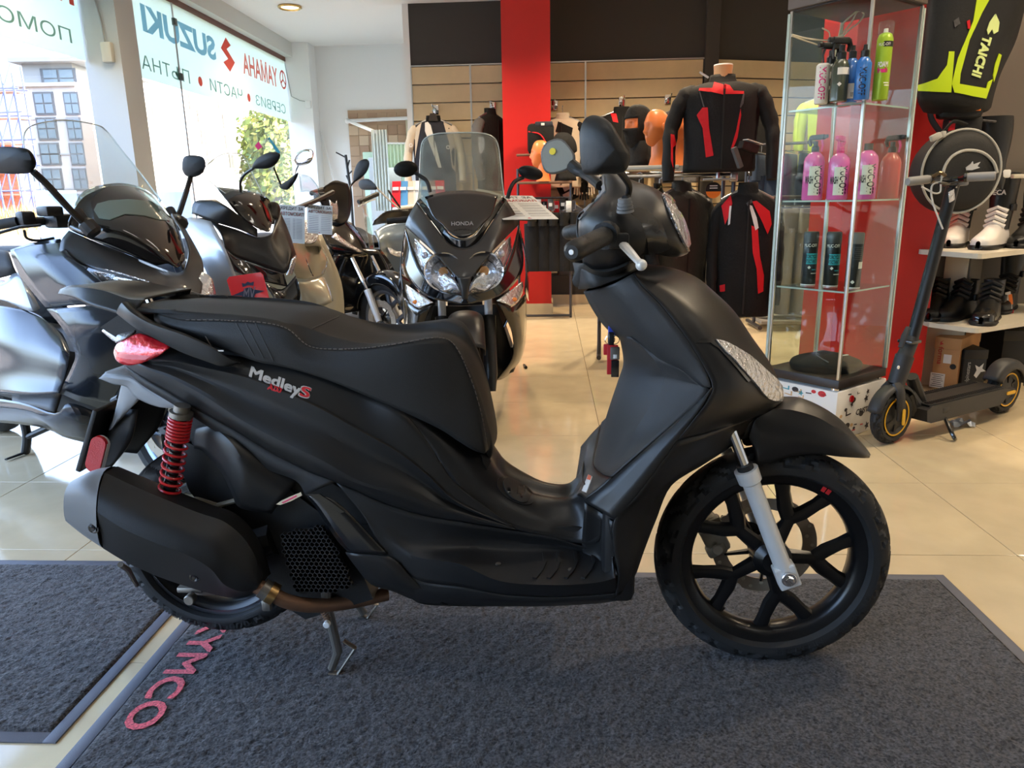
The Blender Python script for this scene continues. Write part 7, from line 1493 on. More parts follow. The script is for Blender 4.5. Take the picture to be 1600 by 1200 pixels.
# ================================================================ glass cabinet with bottles
G_cab = glass('cabinet_glass', (.93, .97, .95), rough=.01); M_edge = mat('glass_edge', (.70, .76, .73), .15, 0, coat=.5); M_cap = mat('dark_cabinet_board', (.17, .14, .13), .45); M_cabalu = mat('cabinet_aluminium', (.80, .80, .78), .3, .9)
CC = Vec((1.28, 3.255, 0)); dR = Vec((.776, .63, 0)).normalized(); dL = Vec((-.63, .776, 0)).normalized(); wL, wR = .36, .39; zb0, zt0 = .25, 1.86
FCb = Fr(CC.x, CC.y, atan2(dR.y, dR.x))      # u along the right-hand side, v along the left-hand side
t = FCb.thing('glass_cabinet', 'tall glass display cabinet with aluminium posts and dark top, beside the red pillar', 'cabinet')
MB().rbox((wR/2, wL/2, zb0+.02), (wR+.02, wL+.02, .04), .004).build('base_board', M_cap, t); MB().rbox((wR/2, wL/2, zt0+.035), (wR+.03, wL+.03, .06), .004).build('top_board', mat('worn_top', (.40, .36, .34), .5), t)
MB().rbox((wR/2, wL/2, zt0+.002), (wR, wL, .008), .002).build('top_underside', M_cap, t)
for (u, v) in ((0, 0), (wR, 0), (0, wL), (wR, wL)): MB().rbox((u, v, (zb0+zt0)/2+.02), (.013, .013, zt0-zb0-.04), .002).build('post', M_cabalu, t)
for nm, c, s in (('pane', (wR/2, -.003, 1.07), (wR-.02, .004, 1.56)), ('pane', (-.003, wL/2, 1.07), (.004, wL-.02, 1.56)), ('pane', (wR+.003, wL/2, 1.07), (.004, wL-.02, 1.56)), ('pane', (wR/2, wL+.003, 1.07), (wR-.02, .004, 1.56))): MB().box(c, s).build(nm, G_cab, t, False)
for (u, v, sx, sy) in ((wR+.008, -.008, .012, .004), (-.008, wL+.008, .004, .012)): MB().box((u, v, 1.07), (sx, sy, 1.56)).build('pane_edge', M_edge, t, False)
SHZ = [1.455, 1.068, .681]
for z in SHZ:
    o = MB().box((wR/2, wL/2, z-.003), (wR-.02, wL-.02, .006)).build('shelf', G_cab, t, False); e = MB(); e.box((wR/2, .010, z-.003), (wR-.02, .004, .007)); e.box((.010, wL/2, z-.003), (.004, wL-.02, .007)); e.build('shelf_edge', M_edge, o, False)
    for (u, v) in ((0, 0), (wR, 0), (0, wL)): MB().ball((u+.008, v+.008, z-.008), .006, 8, 6).build('shelf_peg', K_chr, t)
for (u, v) in ((.02, .02), (wR-.02, .02), (.02, wL-.02)): MB().disc((u, v, zb0-.012), (0, 0, 1), .022, .014, 14).build('foot', K_chr, t)
M_cable = mat('cream_cable', (.82, .79, .70), .6)
tc = FCb.thing('cable', 'cream electric cable looped under the cabinet top', 'cable'); b = MB(); b.tube(cr([FCb.V(*p) for p in ((1345, 12, -.2), (1318, 36, -.2), (1310, 60, -.2), (1308, 72, -.2))], 6), .004, 6); b.tube(cr([FCb.V(*p) for p in ((1308, 68, -.2), (1325, 48, -.2), (1341, 36, -.2), (1350, 22, -.2), (1340, 18, -.2), (1330, 35, -.2), (1310, 58, -.2), (1290, 63, -.2), (1260, 60, -.2), (1237, 54, -.2))], 6), .0035, 6); b.tube(cr([FCb.V(*p) for p in ((1237, 56, -.2), (1265, 66, -.2), (1292, 72, -.2), (1296, 52, -.2), (1285, 44, -.2))], 6), .003, 6); b.tube([FCb.V(1307, 66, -.2), FCb.V(1300, 200, -.25), FCb.V(1290, 400, -.28), FCb.V(1275, 560, -.3)], .005, 6); b.build('cord', M_cable, tc)
# bottles: px position of the foot, shelf, kind
P_pink = mat('pink_liquid', (.93, .40, .72), .2, 0, coat=.6); P_mag = mat('magenta_plastic', (.90, .10, .50), .3); P_blk = mat('bottle_black', (.09, .09, .09), .35); P_blue = mat('blue_liquid', (.25, .45, .75), .12, 0, coat=.6); P_lime = mat('lime_can', (.60, .72, .16), .35, .2); P_teal = mat('teal_print', (.20, .66, .70), .4); P_wht = mat('label_white', (.90, .88, .84), .5); P_gcap = mat('grey_cap', (.25, .25, .25), .4); P_clr = mat('clear_cap', (.72, .66, .64), .1, 0, coat=.6); P_sal = mat('red_bottle', (.80, .30, .28), .3, coat=.4)
def can_lathe(prof, mt, name, t, n=24): return MB().lathe(prof, (0, 0, 0), (0, 0, 1), n).build(name, mt, t, True, 40)
def wrap_text(txt, mt, t, r, z, hgt, span, a0=-pi/2, bold=.02, name='lettering'):
    """lettering round a bottle, read from the front"""
    V, T = glyphs(txt, bold); x0 = min(p[0] for p in V); x1 = max(p[0] for p in V); y0 = min(p[1] for p in V); y1 = max(p[1] for p in V); b = MB()
    b.add([Vec((r*cos(a0+span*((x-x0)/(x1-x0)-.5)), r*sin(a0+span*((x-x0)/(x1-x0)-.5)), z+hgt*(y-y0)/(y1-y0))) for x, y in V], T); return b.build(name, mt, t, False)
def vtext(txt, mt, t, r, z0, z1, w, a0=-pi/2, bold=.02):
    """lettering running down a bottle"""
    V, T = glyphs(txt, bold); x0 = min(p[0] for p in V); x1 = max(p[0] for p in V); y0 = min(p[1] for p in V); y1 = max(p[1] for p in V); b = MB()
    b.add([Vec((r*cos(a0+w*((y-y0)/(y1-y0)-.5)), r*sin(a0+w*((y-y0)/(y1-y0)-.5)), z1-(z1-z0)*(x-x0)/(x1-x0))) for x, y in V], T); return b.build('lettering', mt, t, False)
def band(mt, t, r, z0, z1, a0=-pi, a1=pi, name='label', n=20): 
    e = a1-a0 > 2*pi-.01; return MB().lathe([(r, z0), (r, z1)], (0, 0, 0), (0, 0, 1), n, a0+pi*0, a1).build(name, mt, t)
def bottle(kind, label, px, py, z, group=None, rz=0, s=1.0, yv=3.5):
    p = G0.Z(px, py, z) if abs(z-CH) > .1 else G0.V(px, py, -yv); t = thing('bottle' if kind not in ('can', 'lime') else 'spray_can', label, 'bottle' if kind not in ('can', 'lime') else 'spray can', (p.x, p.y, z+.0005), 0, group); fa = atan2(-p.y, -p.x); t.scale = ({'pink': 1.28, 'red': 1.28, 'can': 1.26, 'lime': 1.14, 'trigger': 1.42, 'blue': 1.3, 'blueprint': 1.4, 'pinkcan': 1.35}[kind],)*3
    def trig(mt, mt2, z0, ang):
        d = Vec((cos(ang), sin(ang), 0)); b = MB(); b.lathe([(.001, z0), (.013, z0), (.013, z0+.02), (.008, z0+.024), (.008, z0+.04)], n=14); b.build('collar', mt, t)
        b = MB(); R_ = Matrix.Rotation(ang, 3, 'Z'); b.rbox(d*.008+Vec((0, 0, z0+.052)), (.055, .018, .018), .005, R_); b.tube([d*-.018+Vec((0, 0, z0+.055)), d*-.026+Vec((0, 0, z0+.04)), d*-.020+Vec((0, 0, z0+.025))], [.008, .007, .005], 8); b.rbox(d*.040+Vec((0, 0, z0+.053)), (.014, .013, .013), .003, R_); b.build('spray_head', mt, t)
        b = MB(); b.tube([d*.024+Vec((0, 0, z0+.045)), d*.030+Vec((0, 0, z0+.025)), d*.026+Vec((0, 0, z0+.004))], [.006, .005, .004], 8, flat=.7); b.build('trigger', mt2, t)
    if kind == 'pink':
        H = .165*s; can_lathe([(.001, 0), (.032, 0), (.035, .004), (.035, H*.80), (.032, H*.88), (.022, H*.96), (.013, H), (.001, H)], P_pink, 'body', t); vtext('MUC-OFF', K_mat2, t, .0355, H*.12, H*.72, .75, fa+.5, .012); band(P_wht, t, .0353, H*.10, H*.70, fa-1.2, fa-.15); wrap_text('WASH', K_mat2, t, .0358, H*.34, H*.16, .8, fa-.4, .04)
        if rz is None: can_lathe([(.001, H), (.014, H), (.014, H+.022), (.001, H+.022)], P_gcap, 'cap', t)
        else: trig(P_blk if rz >= 0 else P_mag, P_mag, H-.004, fa+(rz or 0))
    elif kind == 'red':
        H = .155; can_lathe([(.001, 0), (.03, 0), (.033, .004), (.033, H*.78), (.028, H*.88), (.013, H), (.001, H)], P_sal, 'body', t); trig(P_blk, P_mag, H-.004, fa+.9)
    elif kind == 'trigger':
        H = .115; can_lathe([(.001, 0), (.021, 0), (.024, .003), (.024, H*.80), (.018, H*.94), (.011, H), (.001, H)], mat('dark_olive_bottle', (.24, .26, .20), .25, coat=.5), 'body', t); band(P_wht, t, .0243, H*.62, H*.78, fa-1.1, fa+.6); MB().prism([(-.006, 0), (0, .006), (.006, 0), (0, -.006)], .001, lambda a, b_, h: Vec((.0245*cos(fa), .0245*sin(fa), H*.4+b_))+Vec((-sin(fa), cos(fa), 0))*a+Vec((cos(fa), sin(fa), 0))*h).build('mark', P_wht, t, False); trig(P_blk, P_blk, H-.004, fa-.9)
    elif kind == 'blue':
        H = .125*s; can_lathe([(.001, 0), (.021, 0), (.0235, .003), (.0235, H*.82), (.018, H*.93), (.010, H), (.001, H)], P_blue, 'body', t); band(P_wht, t, .0238, H*.08, H*.42, fa-1.2, fa+.9); wrap_text('|||||', K_mat2, t, .0241, H*.12, H*.1, .5, fa+.4); can_lathe([(.001, H-.003), (.0115, H-.003), (.0115, H+.018), (.007, H+.022), (.006, H+.036), (.001, H+.037)], P_blk, 'spray_head', t)
    elif kind == 'blueprint':
        H = .115; can_lathe([(.001, 0), (.019, 0), (.021, .003), (.021, H*.84), (.015, H*.95), (.010, H), (.001, H)], mat('blue_bottle', (.16, .42, .72), .25, coat=.4), 'body', t); vtext('MUC-OFF', K_mat2, t, .0215, H*.1, H*.75, .9, fa, .015); can_lathe([(.001, H-.003), (.011, H-.003), (.011, H+.016), (.006, H+.02), (.005, H+.032), (.001, H+.033)], P_blk, 'spray_head', t)
    elif kind == 'pinkcan':
        H = .115; can_lathe([(.001, 0), (.018, 0), (.02, .003), (.02, H*.95), (.015, H), (.001, H)], P_wht, 'body', t); vtext('MUC-OFF', P_mag, t, .0205, H*.1, H*.9, 1.0, fa, .02)
    elif kind == 'lime':
        H = .225; can_lathe([(.001, 0), (.025, 0), (.026, .003), (.026, H*.88), (.020, H*.95), (.012, H*.97), (.001, H*.97)], P_lime, 'body', t); can_lathe([(.001, H*.96), (.008, H*.96), (.007, H*1.03), (.001, H*1.03)], P_wht, 'nozzle', t); o = can_lathe([(.0255, H*.93), (.0255, H*1.1), (.023, H*1.13), (.001, H*1.14)], G_screen, 'clear_cap', t)
        wrap_text('FOAM', P_wht, t, .0265, H*.47, H*.08, 1.3, fa, .05); wrap_text('fresh', P_mag, t, .0265, H*.39, H*.08, 1.3, fa, .05); band(K_mat2, t, .0263, H*.76, H*.84, fa-.9, fa+.9, 'print'); wrap_text('MUC-OFF', P_wht, t, .0266, H*.775, H*.045, 1.5, fa, .015); band(P_wht, t, .0262, H*.2, H*.215, fa-.4, fa+.5, 'print_line'); band(P_wht, t, .0262, H*.235, H*.25, fa-.5, fa+.3, 'print_line')
    elif kind == 'can':
        H = .195; can_lathe([(.001, 0), (.024, 0), (.026, .004), (.026, H*.93), (.022, H*.97), (.001, H*.97)], P_blk, 'body', t); can_lathe([(.001, .0005), (.0262, .0005), (.0262, .004), (.001, .004)], K_alu, 'rim', t); can_lathe([(.001, H*.80), (.0265, H*.80), (.0265, H*.97), (.024, H), (.001, H)], P_gcap if not rz else mat('grey_cap2', (.42, .40, .39), .4), 'cap', t)
        if not rz:
            wrap_text('MUC-OFF', P_wht, t, .0265, H*.72, H*.06, 1.8, fa, .02); band(P_teal, t, .0263, H*.40, H*.60, fa-1.25, fa+1.25, 'teal_band'); wrap_text('MOTORCYCLE', K_mat2, t, .0267, H*.51, H*.07, 2.0, fa, .03); wrap_text('PROTECTANT', K_mat2, t, .0267, H*.42, H*.07, 2.0, fa, .03); band(P_wht, t, .0264, H*.22, H*.235, fa-.5, fa+.6, 'print_line'); band(P_teal, t, .0264, H*.29, H*.305, fa-.4, fa+.3, 'print_line'); MB().prism([(-.006, 0), (0, .006), (.006, 0), (0, -.006)], .001, lambda a, b_, h: Vec((.0264*cos(fa), .0264*sin(fa), H*.34+b_))+Vec((-sin(fa), cos(fa), 0))*a+Vec((cos(fa), sin(fa), 0))*h).build('mark', P_wht, t, False)
        else:
            band(P_wht, t, .0264, H*.36, H*.48, fa-.2, fa+1.2); 
            for k in range(7): band(C_gry, t, .0264, H*(.52+.035*k), H*(.535+.035*k), fa-.9+.1*(k % 3), fa+.8-.15*(k % 2), 'print_line')
            MB().prism([(-.007, 0), (0, .007), (.007, 0), (0, -.007)], .001, lambda a, b_, h: Vec((.0264*cos(fa), .0264*sin(fa), H*.12+b_))+Vec((-sin(fa), cos(fa), 0))*a+Vec((cos(fa), sin(fa), 0))*h).build('hazard_mark', P_wht, t, False)
    return t
z = SHZ[0]
bottle('pinkcan', 'white and pink can behind the black trigger bottles on the top glass shelf', 1282, 163, z); bottle('trigger', 'dark trigger bottle with a price sticker, front one on the top glass shelf', 1293, 165, z); bottle('trigger', 'dark trigger bottle behind another on the top glass shelf', 1309, 160, z); bottle('blue', 'clear blue bottle with white label and black sprayer on the top glass shelf', 1326, 161, z, s=1.05); bottle('blueprint', 'small blue printed bottle right of the clear blue one, top shelf', 1345, 157, z); bottle('lime', 'lime green spray can under a clear cap on the top glass shelf', 1374, 157, z)
z = SHZ[1]
bottle('pink', 'pink bottle with black and magenta trigger, leftmost on the middle glass shelf', 1268, 310, z, rz=.9, yv=3.55); bottle('pink', 'pink bottle with magenta trigger, second on the middle glass shelf', 1307, 310, z, rz=-.3, s=.95, yv=3.50); bottle('pink', 'pink bottle with a grey screw cap at the middle shelf post', 1350, 309, z, rz=None, s=.98, yv=3.43); bottle('red', 'red spray bottle with black trigger, rightmost on the middle shelf', 1387, 305, z, yv=3.50)
z = SHZ[2]
bottle('can', 'black spray can with a teal band, left one on the lowest glass shelf', 1262, 445, z, 'black cans with a teal band'); bottle('can', 'black spray can with a teal band in the middle of the lowest shelf', 1297, 447, z, 'black cans with a teal band'); bottle('can', 'black spray can turned to its small print, right on the lowest shelf', 1331, 450, z, 'black cans with a teal band', rz=1)
# folded black cloth at the bottom
t = FCb.thing('folded_jacket', 'folded black garment lying on the cabinet base', 'garment'); b = loft([[Vec((wR/2+a*.17*sc*cos(q)*(1+.08*sin(3*q)), wL/2+a*.15*sc*sin(q), zb0+.041+h_)) for q in [2*pi*i/24 for i in range(24)]] for a, sc, h_ in ((.98, 1, 0), (1.02, 1, .015), (1.0, 1, .035), (.8, .95, .05), (.45, .9, .062), (.02, 1, .060))], 3, 2, closed=True); b.build('cloth', C_blk, t, True, 60); MB().tube(cr([Vec((.08, .1, zb0+.094)), Vec((.14, .2, zb0+.106)), Vec((.25, .24, zb0+.104)), Vec((.31, .2, zb0+.092))], 5), .003, 6).build('hem', C_gry, t); MB().rbox((.25, .12, zb0+.100), (.05, .012, .004), .001).build('label', C_wht, t)
# box with printed doodles under the cabinet
t = FCb.thing('printed_box', 'white box printed with small doodles under the glass cabinet', 'box'); MB().rbox((wR/2+.005, wL/2+.005, .119), (wR+.03, wL+.03, .236), .005).build('box', mat('white_print_board', (.90, .89, .87), .5), t)
rng = random.Random(5); M_doods = [mat('doodle_ink', (.22, .20, .21), .6), mat('doodle_red', (.78, .16, .18), .5), mat('doodle_teal', (.25, .60, .66), .5), mat('doodle_sand', (.80, .66, .48), .5)]
for side in (0, 1):
    W_ = (wR if side == 0 else wL)
    fx = (lambda a, z, h: Vec((a, -.0105-h, z))) if side == 0 else (lambda a, z, h: Vec((-.0105-h, a, z)))
    for i in range(26):
        a, z = rng.uniform(.02, W_-.02), rng.uniform(.02, .22); k = rng.choice((0, 1, 2, 3)); s_ = rng.uniform(.010, .022); mt = M_doods[rng.choice((0, 0, 0, 1, 2, 3))]
        if k == 0: pl = [(s_*cos(q)*(1 if j % 2 else .45), s_*sin(q)*(1 if j % 2 else .45)) for j, q in enumerate([2*pi*j/10 for j in range(10)])]
        elif k == 1: pl = [(s_*cos(q), s_*.7*sin(q)) for q in [2*pi*j/12 for j in range(12)]]
        elif k == 2: pl = [(-s_, -s_*.5), (s_, -s_*.35), (s_, -s_*.1), (-s_*.6, -s_*.2), (-s_*.6, s_*.6), (-s_, s_*.6)]
        else: pl = [(-s_, -.002), (s_, -.004), (s_*1.1, .001), (-s_*.9, .003)]
        MB().prism(pl, .0006, lambda x, y, h: fx(a+x, z+y, h)).build('doodle', mt, t, False)
    if side == 0: letters('CRISTO', 'lettering', M_doods[0], t, lambda x, y: Vec((.16+x, -.0112, .10+y)), .02, width=.13)
MB().disc((.105, -.0105, .19), (0, -1, 0), .016, .006, 16).build('red_button', mat('button_red', (.75, .10, .14), .2, coat=.6), t)
# ================================================================ electric kick scooter
FE_ = Fr(1.525, 3.25, rad(-148.1)); t = FE_.thing('kick_scooter', 'black electric kick scooter with yellow wheel rings standing by the shoe shelf', 'scooter'); E_m = mat('scooter_grey_black', (.15, .15, .155), .5, 0, (500, .0003)); E_y = mat('yellow_ring', (.86, .66, .12), .4); E_gr = mat('grey_grip', (.52, .51, .50), .6)
def ewheel(u, name='wheel'):
    o = tyre(u, .127, .127, .055, t, .082, nseg=96); b = MB(); b.lathe([(.084, -.024), (.080, -.027), (.066, -.016), (.03, -.022), (.001, -.022)], n=40, ax=(0, 1, 0)); b.lathe([(.084, .024), (.080, .027), (.066, .016), (.03, .022), (.001, .022)], n=40, ax=(0, 1, 0)); h = b.build('hub', E_m, t, True, 40); h.location = (u, 0, .127)
    for s_ in (-1, 1): MB().lathe([(.0795, s_*.026), (.086, s_*.026), (.086, s_*.0285), (.0795, s_*.0285)], n=48, ax=(0, 1, 0), closed=True).build('yellow_ring', E_y, h)
    for k in range(6): q = 2*pi*k/6; MB().box((.052*sin(q), .020, .052*cos(q)), (.014, .008, .034), Matrix.Rotation(q, 3, 'Y')).build('rib', K_mat2, h, False)
ewheel(0); ewheel(-.89)
ev = lambda px, py, v: FE_.V(px, py, -v)
c_top, c_bot = ev(1489, 290, 0), ev(1424, 535, 0); d = (c_top-c_bot).normalized()
MB().tube([c_bot, c_top], .0255, 20).build('pole', K_satin, t)
b = MB(); b.tube([ev(1426, 528, 0), ev(1412, 560, 0)], [.030, .034], 18); b.tube([ev(1414, 556, 0), ev(1400, 600, 0)], [.040, .036], 18); st_ = b.build('steering_column', E_m, t, True, 50)
MB().rbox(ev(1421, 533, .0), (.07, .07, .014), .004).build('pole_clamp', K_gloss, t)
b = MB(); b.tube([ev(1419, 511, .038), ev(1413, 525, .042), ev(1407, 543, .045)], [.010, .014, .011], 8, flat=.6); b.build('folding_latch', E_m, t)
MB().disc(ev(1403, 574, .037), (0, 1, 0), .008, .004, 14).build('badge', K_alu, t)
for s_ in (-1, 1):
    a_ = ev(1396, 600, .0); b = MB(); b.tube(cr([a_+Vec((0, s_*.015, .005)), Vec((a_.x+.005, s_*.042, .235)), Vec((.004, s_*.045, .16)), Vec((0, s_*.044, .115))], 4), [.026]*4+[.022]*4+[.020]*4+[.018], 10, flat=.6); fo = b.build('fork_arm', E_m, t)
    MB().prism(pill(.075, .009), .004, lambda a, b_, h: Vec((.002+.06*a+b_, s_*(.058+h), .135+a))).build('reflector', E_y, fo, False)
L = []
for i in range(7):
    q = rad(-75+150*i/6); L.append([Vec(((.127+g)*sin(q), v, .127+(.127+g)*cos(q))) for g, v in ((.004, -.034), (.018, -.022), (.021, 0), (.018, .022), (.004, .034))])
sheet('front_mudguard', L, E_m, t, 3, 3)
L = []
for i in range(7):
    q = rad(-85+150*i/6); L.append([Vec((-.89+(.127+g)*sin(q), v, .127+(.127+g)*cos(q))) for g, v in ((-.02, -.042), (.018, -.034), (.026, 0), (.018, .034), (-.02, .042))])
sheet('rear_mudguard', L, E_m, t, 3, 4)
MB().prism([(-.14, .095), (-.17, .085), (-.72, .085), (-.76, .11), (-.80, .155), (-.74, .165), (-.17, .165), (-.13, .15)], .165, lambda a, b_, h: Vec((a, h-.0825, b_))).build('deck', E_m, t, False)
dk = MB().rbox((-.455, 0, .168), (.60, .15, .006), .003).build('deck_mat', K_tex, t)
for i in range(34):
    for s_ in (-1, 1): pass
b = MB()
for i in range(36): 
    for s_ in (-1, 1): b.box((-.17-.016*i, s_*.058, .1725), (.007, .03, .004))
tag(b.build('grip_rib', K_mat2, dk, False), kind='stuff')
b = MB(); b.tube([ev(1424, 588, 0), ev(1438, 628, 0)], [.030, .032], 10, flat=.8); b.tube([Vec((-.10, 0, .22)), Vec((-.17, 0, .13))], [.03, .045], 10); b.build('neck_brace', E_m, t)
MB().rbox((-.80, .066, .135), (.10, .03, .035), .008).build('rear_corner', E_m, t); MB().prism(pill(.075, .008), .004, lambda a, b_, h: Vec((-.80+a, .083+h, .138+b_))).build('reflector', E_y, t, False)
q0, q1 = ev(1475, 650, .07), FE_.Z(1490, 687, .008); MB().tube(cr([ev(1473, 641, .07), q0, q1+Vec((.008, 0, .02)), q1+Vec((-.012, .0, 0))], 4), .009, 8).build('kickstand', K_gloss, t); MB().rbox(ev(1474, 640, .07), (.05, .03, .03), .006).build('kickstand_bracket', E_m, t)
bar_c = c_top; gl_, gr_ = ev(1420, 283, 0), ev(1554, 274, 0)
FW = Fr(0, 3.25, 0); hw = lambda px, py, y=3.25: FE_.I @ (FW.M @ FW.V(px, py, -(y-3.25)))
L0, R0 = hw(1418, 284, 3.12), hw(1556, 275, 3.10)
mid = hw(1490, 284, 3.30); b = MB(); b.tube([hw(1450, 281, 3.16), mid, hw(1510, 277, 3.15)], .0125, 12); b.rbox(mid+Vec((0, 0, .0)), (.08, .09, .035), .01); b.tube([mid, c_top], .024, 12); b.build('handlebar', K_gloss, t)
for a, c in ((hw(1452, 280, 3.15), L0), (hw(1511, 277, 3.15), R0)):
    g = MB(); dd = (c-a); g.tube([a, a+dd*.1, a+dd*.95, c], [.0155, .0175, .0175, .014], 16); g.build('grip', E_gr, t); MB().tube([a-dd*.10, a], .019, 14).build('grip_collar', K_gloss, t)
MB().tube(cr([hw(1455, 278, 3.15), hw(1468, 270, 3.10), hw(1477, 274, 3.12)], 4), .007, 8).build('bell', mat('bronze_bell', (.45, .38, .28), .3, .8), t)
MB().tube(cr([hw(1500, 283, 3.18), hw(1480, 288, 3.10), hw(1468, 286, 3.08)], 4), .007, 8, flat=.6).build('brake_lever', K_gloss, t)
b = MB(); b.tube(cr([hw(*p, 3.12) for p in ((1472, 275), (1470, 286), (1469, 300), (1460, 302), (1450, 297), (1440, 292))], 5), .0035, 6); b.tube(cr([hw(*p, 3.12) for p in ((1470, 284), (1458, 288), (1455, 300), (1458, 318), (1466, 340), (1473, 358))], 5), .0035, 6); b.build('brake_cable', mat('pale_cable', (.78, .76, .72), .5), t)
MB().rbox(hw(1487, 306, 3.19), (.035, .004, .045), .002, Matrix.Rotation(rad(20), 3, 'Y')).build('front_reflector', K_clear, t)
# ================================================================ shelf, boots, boxes
M_lam = mat('white_oak_laminate', (.80, .77, .70), .5, var=.06); M_dlam = mat('grey_laminate', (.36, .34, .31), .6)
ZS = (.405, .795)
t = thing('shoe_shelf', 'pale laminate corner shelf carrying boots, right of the red pillar', 'shelf', (2.3, 3.9, 0)); o_ = Vec((2.3, 3.9, 0))
for z, a, b_, c_ in ((ZS[0], (1452, 504), (1528, 514), (1605, 502)), (ZS[1], (1440, 390), (1533, 397), (1605, 389))):
    A_, B_s, C_ = (G0.Z(*p, z) for p in (a, b_, c_)); D_ = C_+Vec((.5, .25, 0)); bk = [D_, D_+Vec((-.1, .5, 0)), A_+Vec((.0, .62, 0))]
    e1 = (A_-B_s).normalized(); e2 = (C_-B_s).normalized(); rnd = [B_s+e1*.05, B_s+e1*.02+e2*.006, B_s+e1*.006+e2*.02, B_s+e2*.05]
    pl = [(p.x-o_.x, p.y-o_.y) for p in [A_]+rnd+[C_]+bk]; MB().prism(pl, .025, lambda x, y, h: Vec((x, y, z-h))).build('shelf_board', M_lam, t, False)
for z0, z1, pa, pb in ((ZS[0], ZS[1]-.025, (1476, 497), (1512, 500)), (.0, ZS[0]-.025, (1446, 608), (1505, 612))):
    A_, B_s = G0.Z(*pa, z0), G0.Z(*pb, z0); A_ += Vec((.03, .12, 0)); B_s += Vec((.03, .12, 0)); d = (B_s-A_); R_ = Matrix.Rotation(atan2(d.y, d.x), 3, 'Z'); c = (A_+B_s)/2-o_
    MB().box((c.x, c.y, (z0+z1)/2), (d.length, .02, z1-z0), R_).build('upright', M_lam, t, False); n_ = R_ @ Vec((0, 1, 0)); e_ = R_ @ Vec((1, 0, 0)); q = B_s-o_+n_*.16; MB().box((q.x, q.y, (z0+z1)/2), (.02, .30, z1-z0), R_).build('upright', M_dlam, t, False)
MB().box((.62, .86, .62), (.9, .02, 1.2)).build('back_board', M_dlam, t, False)
MB().rbox((.62, .22, 1.0), (.02, .3, .4), .003, Matrix.Rotation(rad(8), 3, 'Y')).build('side_rail', M_lam, t); MB().rbox((.30, .2, 1.165), (.4, .03, .02), .003).build('cross_rail', M_lam, t)
def boot(label, x, y, z, th, H, mt_up, mt_shaft, mt_toe=None, L=.27, panels=None, group=None, fold=True, text=None, sc=1.17):
    """boot with its toe along +u"""
    f = Fr(x, y, rad(th)); t = thing('boot', label, 'boot', (x, y, z), rad(th), group); k = L/.27; t.scale = (sc,)*3
    foot = [[Vec((u*k, w*cos(q), zz)) for q, zz in zip([pi*i/10 for i in range(11)], [.02+(h_-.02)*sin(pi*i/10)**.6 for i in range(11)])] for u, w, h_ in ((-.085, .006, .05), (-.08, .034, .09), (-.04, .040, .13), (.02, .042, .12), (.08, .048, .088), (.13, .048, .068), (.17, .038, .056), (.187, .010, .04))]
    b = loft(foot, 3, 2); b.build('upper', mt_up, t, True, 60)
    sl = [[Vec((u*k, w*cos(q), zz)) for q, zz in ((0, .022), (.3, .0), (pi-.3, .0), (pi, .022))] for u, w in ((-.09, .012), (-.08, .038), (-.03, .042), (.03, .04), (.09, .052), (.14, .052), (.178, .04), (.195, .010))]
    b = loft(sl, 3, 2); o = b.build('sole', K_mat2, t, True, 60); solid(o, .012)
    b = loft(ringsheet([(.085, .052*k, .043, -.022*k, 0), (.12, .046*k, .042, -.034*k, 0), (H*.62, (.054 if H > .25 else .047)*k, .05 if H > .25 else .042, -.04*k, 0), (H*.95, (.064 if H > .25 else .049)*k, .056 if H > .25 else .043, -.042*k, 0), (H, (.062 if H > .25 else .047)*k, .054 if H > .25 else .042, -.042*k, 0), (H-.015, (.052 if H > .25 else .040)*k, .044 if H > .25 else .036, -.042*k, 0), (H-.06, .036*k, .034, -.040*k, 0)], 20), 3, 2, closed=True); sh = b.build('shaft', mt_shaft, t, True, 60)
    b = MB(); m_ = MB()
    if fold:
        for i in range(4): z_ = .11+.022*i; b.tube([Vec((.02*k-.006*i, -.040, z_-.012)), Vec((.038*k-.010*i, 0, z_+.008)), Vec((.02*k-.006*i, .040, z_-.012))], .010, 8)
        b.build('flex_rib', mt_up, t)
    o = MB(); o.rbox((-.03*k, .052, H*.55), (.05, .010, .03), .004); o.build('strap', K_mat2, t)
    if mt_toe:
        b = loft([[Vec((u*k, w*cos(q)*1.03, .02+(h_*1.04-.02)*sin(q)**.6)) for q in [pi*i/10 for i in range(11)]] for u, w, h_ in ((.115, .0485, .072), (.15, .045, .062), (.172, .038, .055), (.189, .010, .04))], 3, 2); b.build('toe_cap', mt_toe, t, True, 60)
    if text: letters(text, 'lettering', C_wht, t, lambda x, y: Vec((.040-.0*y, -.033+x, H*.70+y)) if False else Vec((.0285*k+.004, -.033+x, H*.72+y)), .03, width=.066, height=.022)
    return t
zz = ZS[1]
def px_on(px, py, z): p = G0.Z(px, py, z); return p.x, p.y
K_leather = mat('black_leather', (.085, .085, .085), .35, 0, (60, .001), .5); W_leather = mat('white_leather', (.84, .82, .80), .4, 0, (60, .0008), .5)
x, y = px_on(1546, 388, zz); boot('white and black tall racing boot with lettering on the upper shelf', x+.03, y+.02, zz, 222, .33, W_leather, K_leather, None, text='SECA')
x, y = px_on(1505, 386, zz); boot('white and black racing boot half hidden by the kick scooter pole', x+.01, y+.09, zz, 232, .33, W_leather, K_leather, None)
x, y = px_on(1596, 386, zz); boot('black tall racing boot at the right edge of the upper shelf', x+.06, y+.05, zz, 225, .33, K_leather, K_leather, None, text='SECA'); boot('black tall boot behind the white boot on the upper shelf', x-.02, y+.22, zz, 225, .34, K_leather, K_leather)
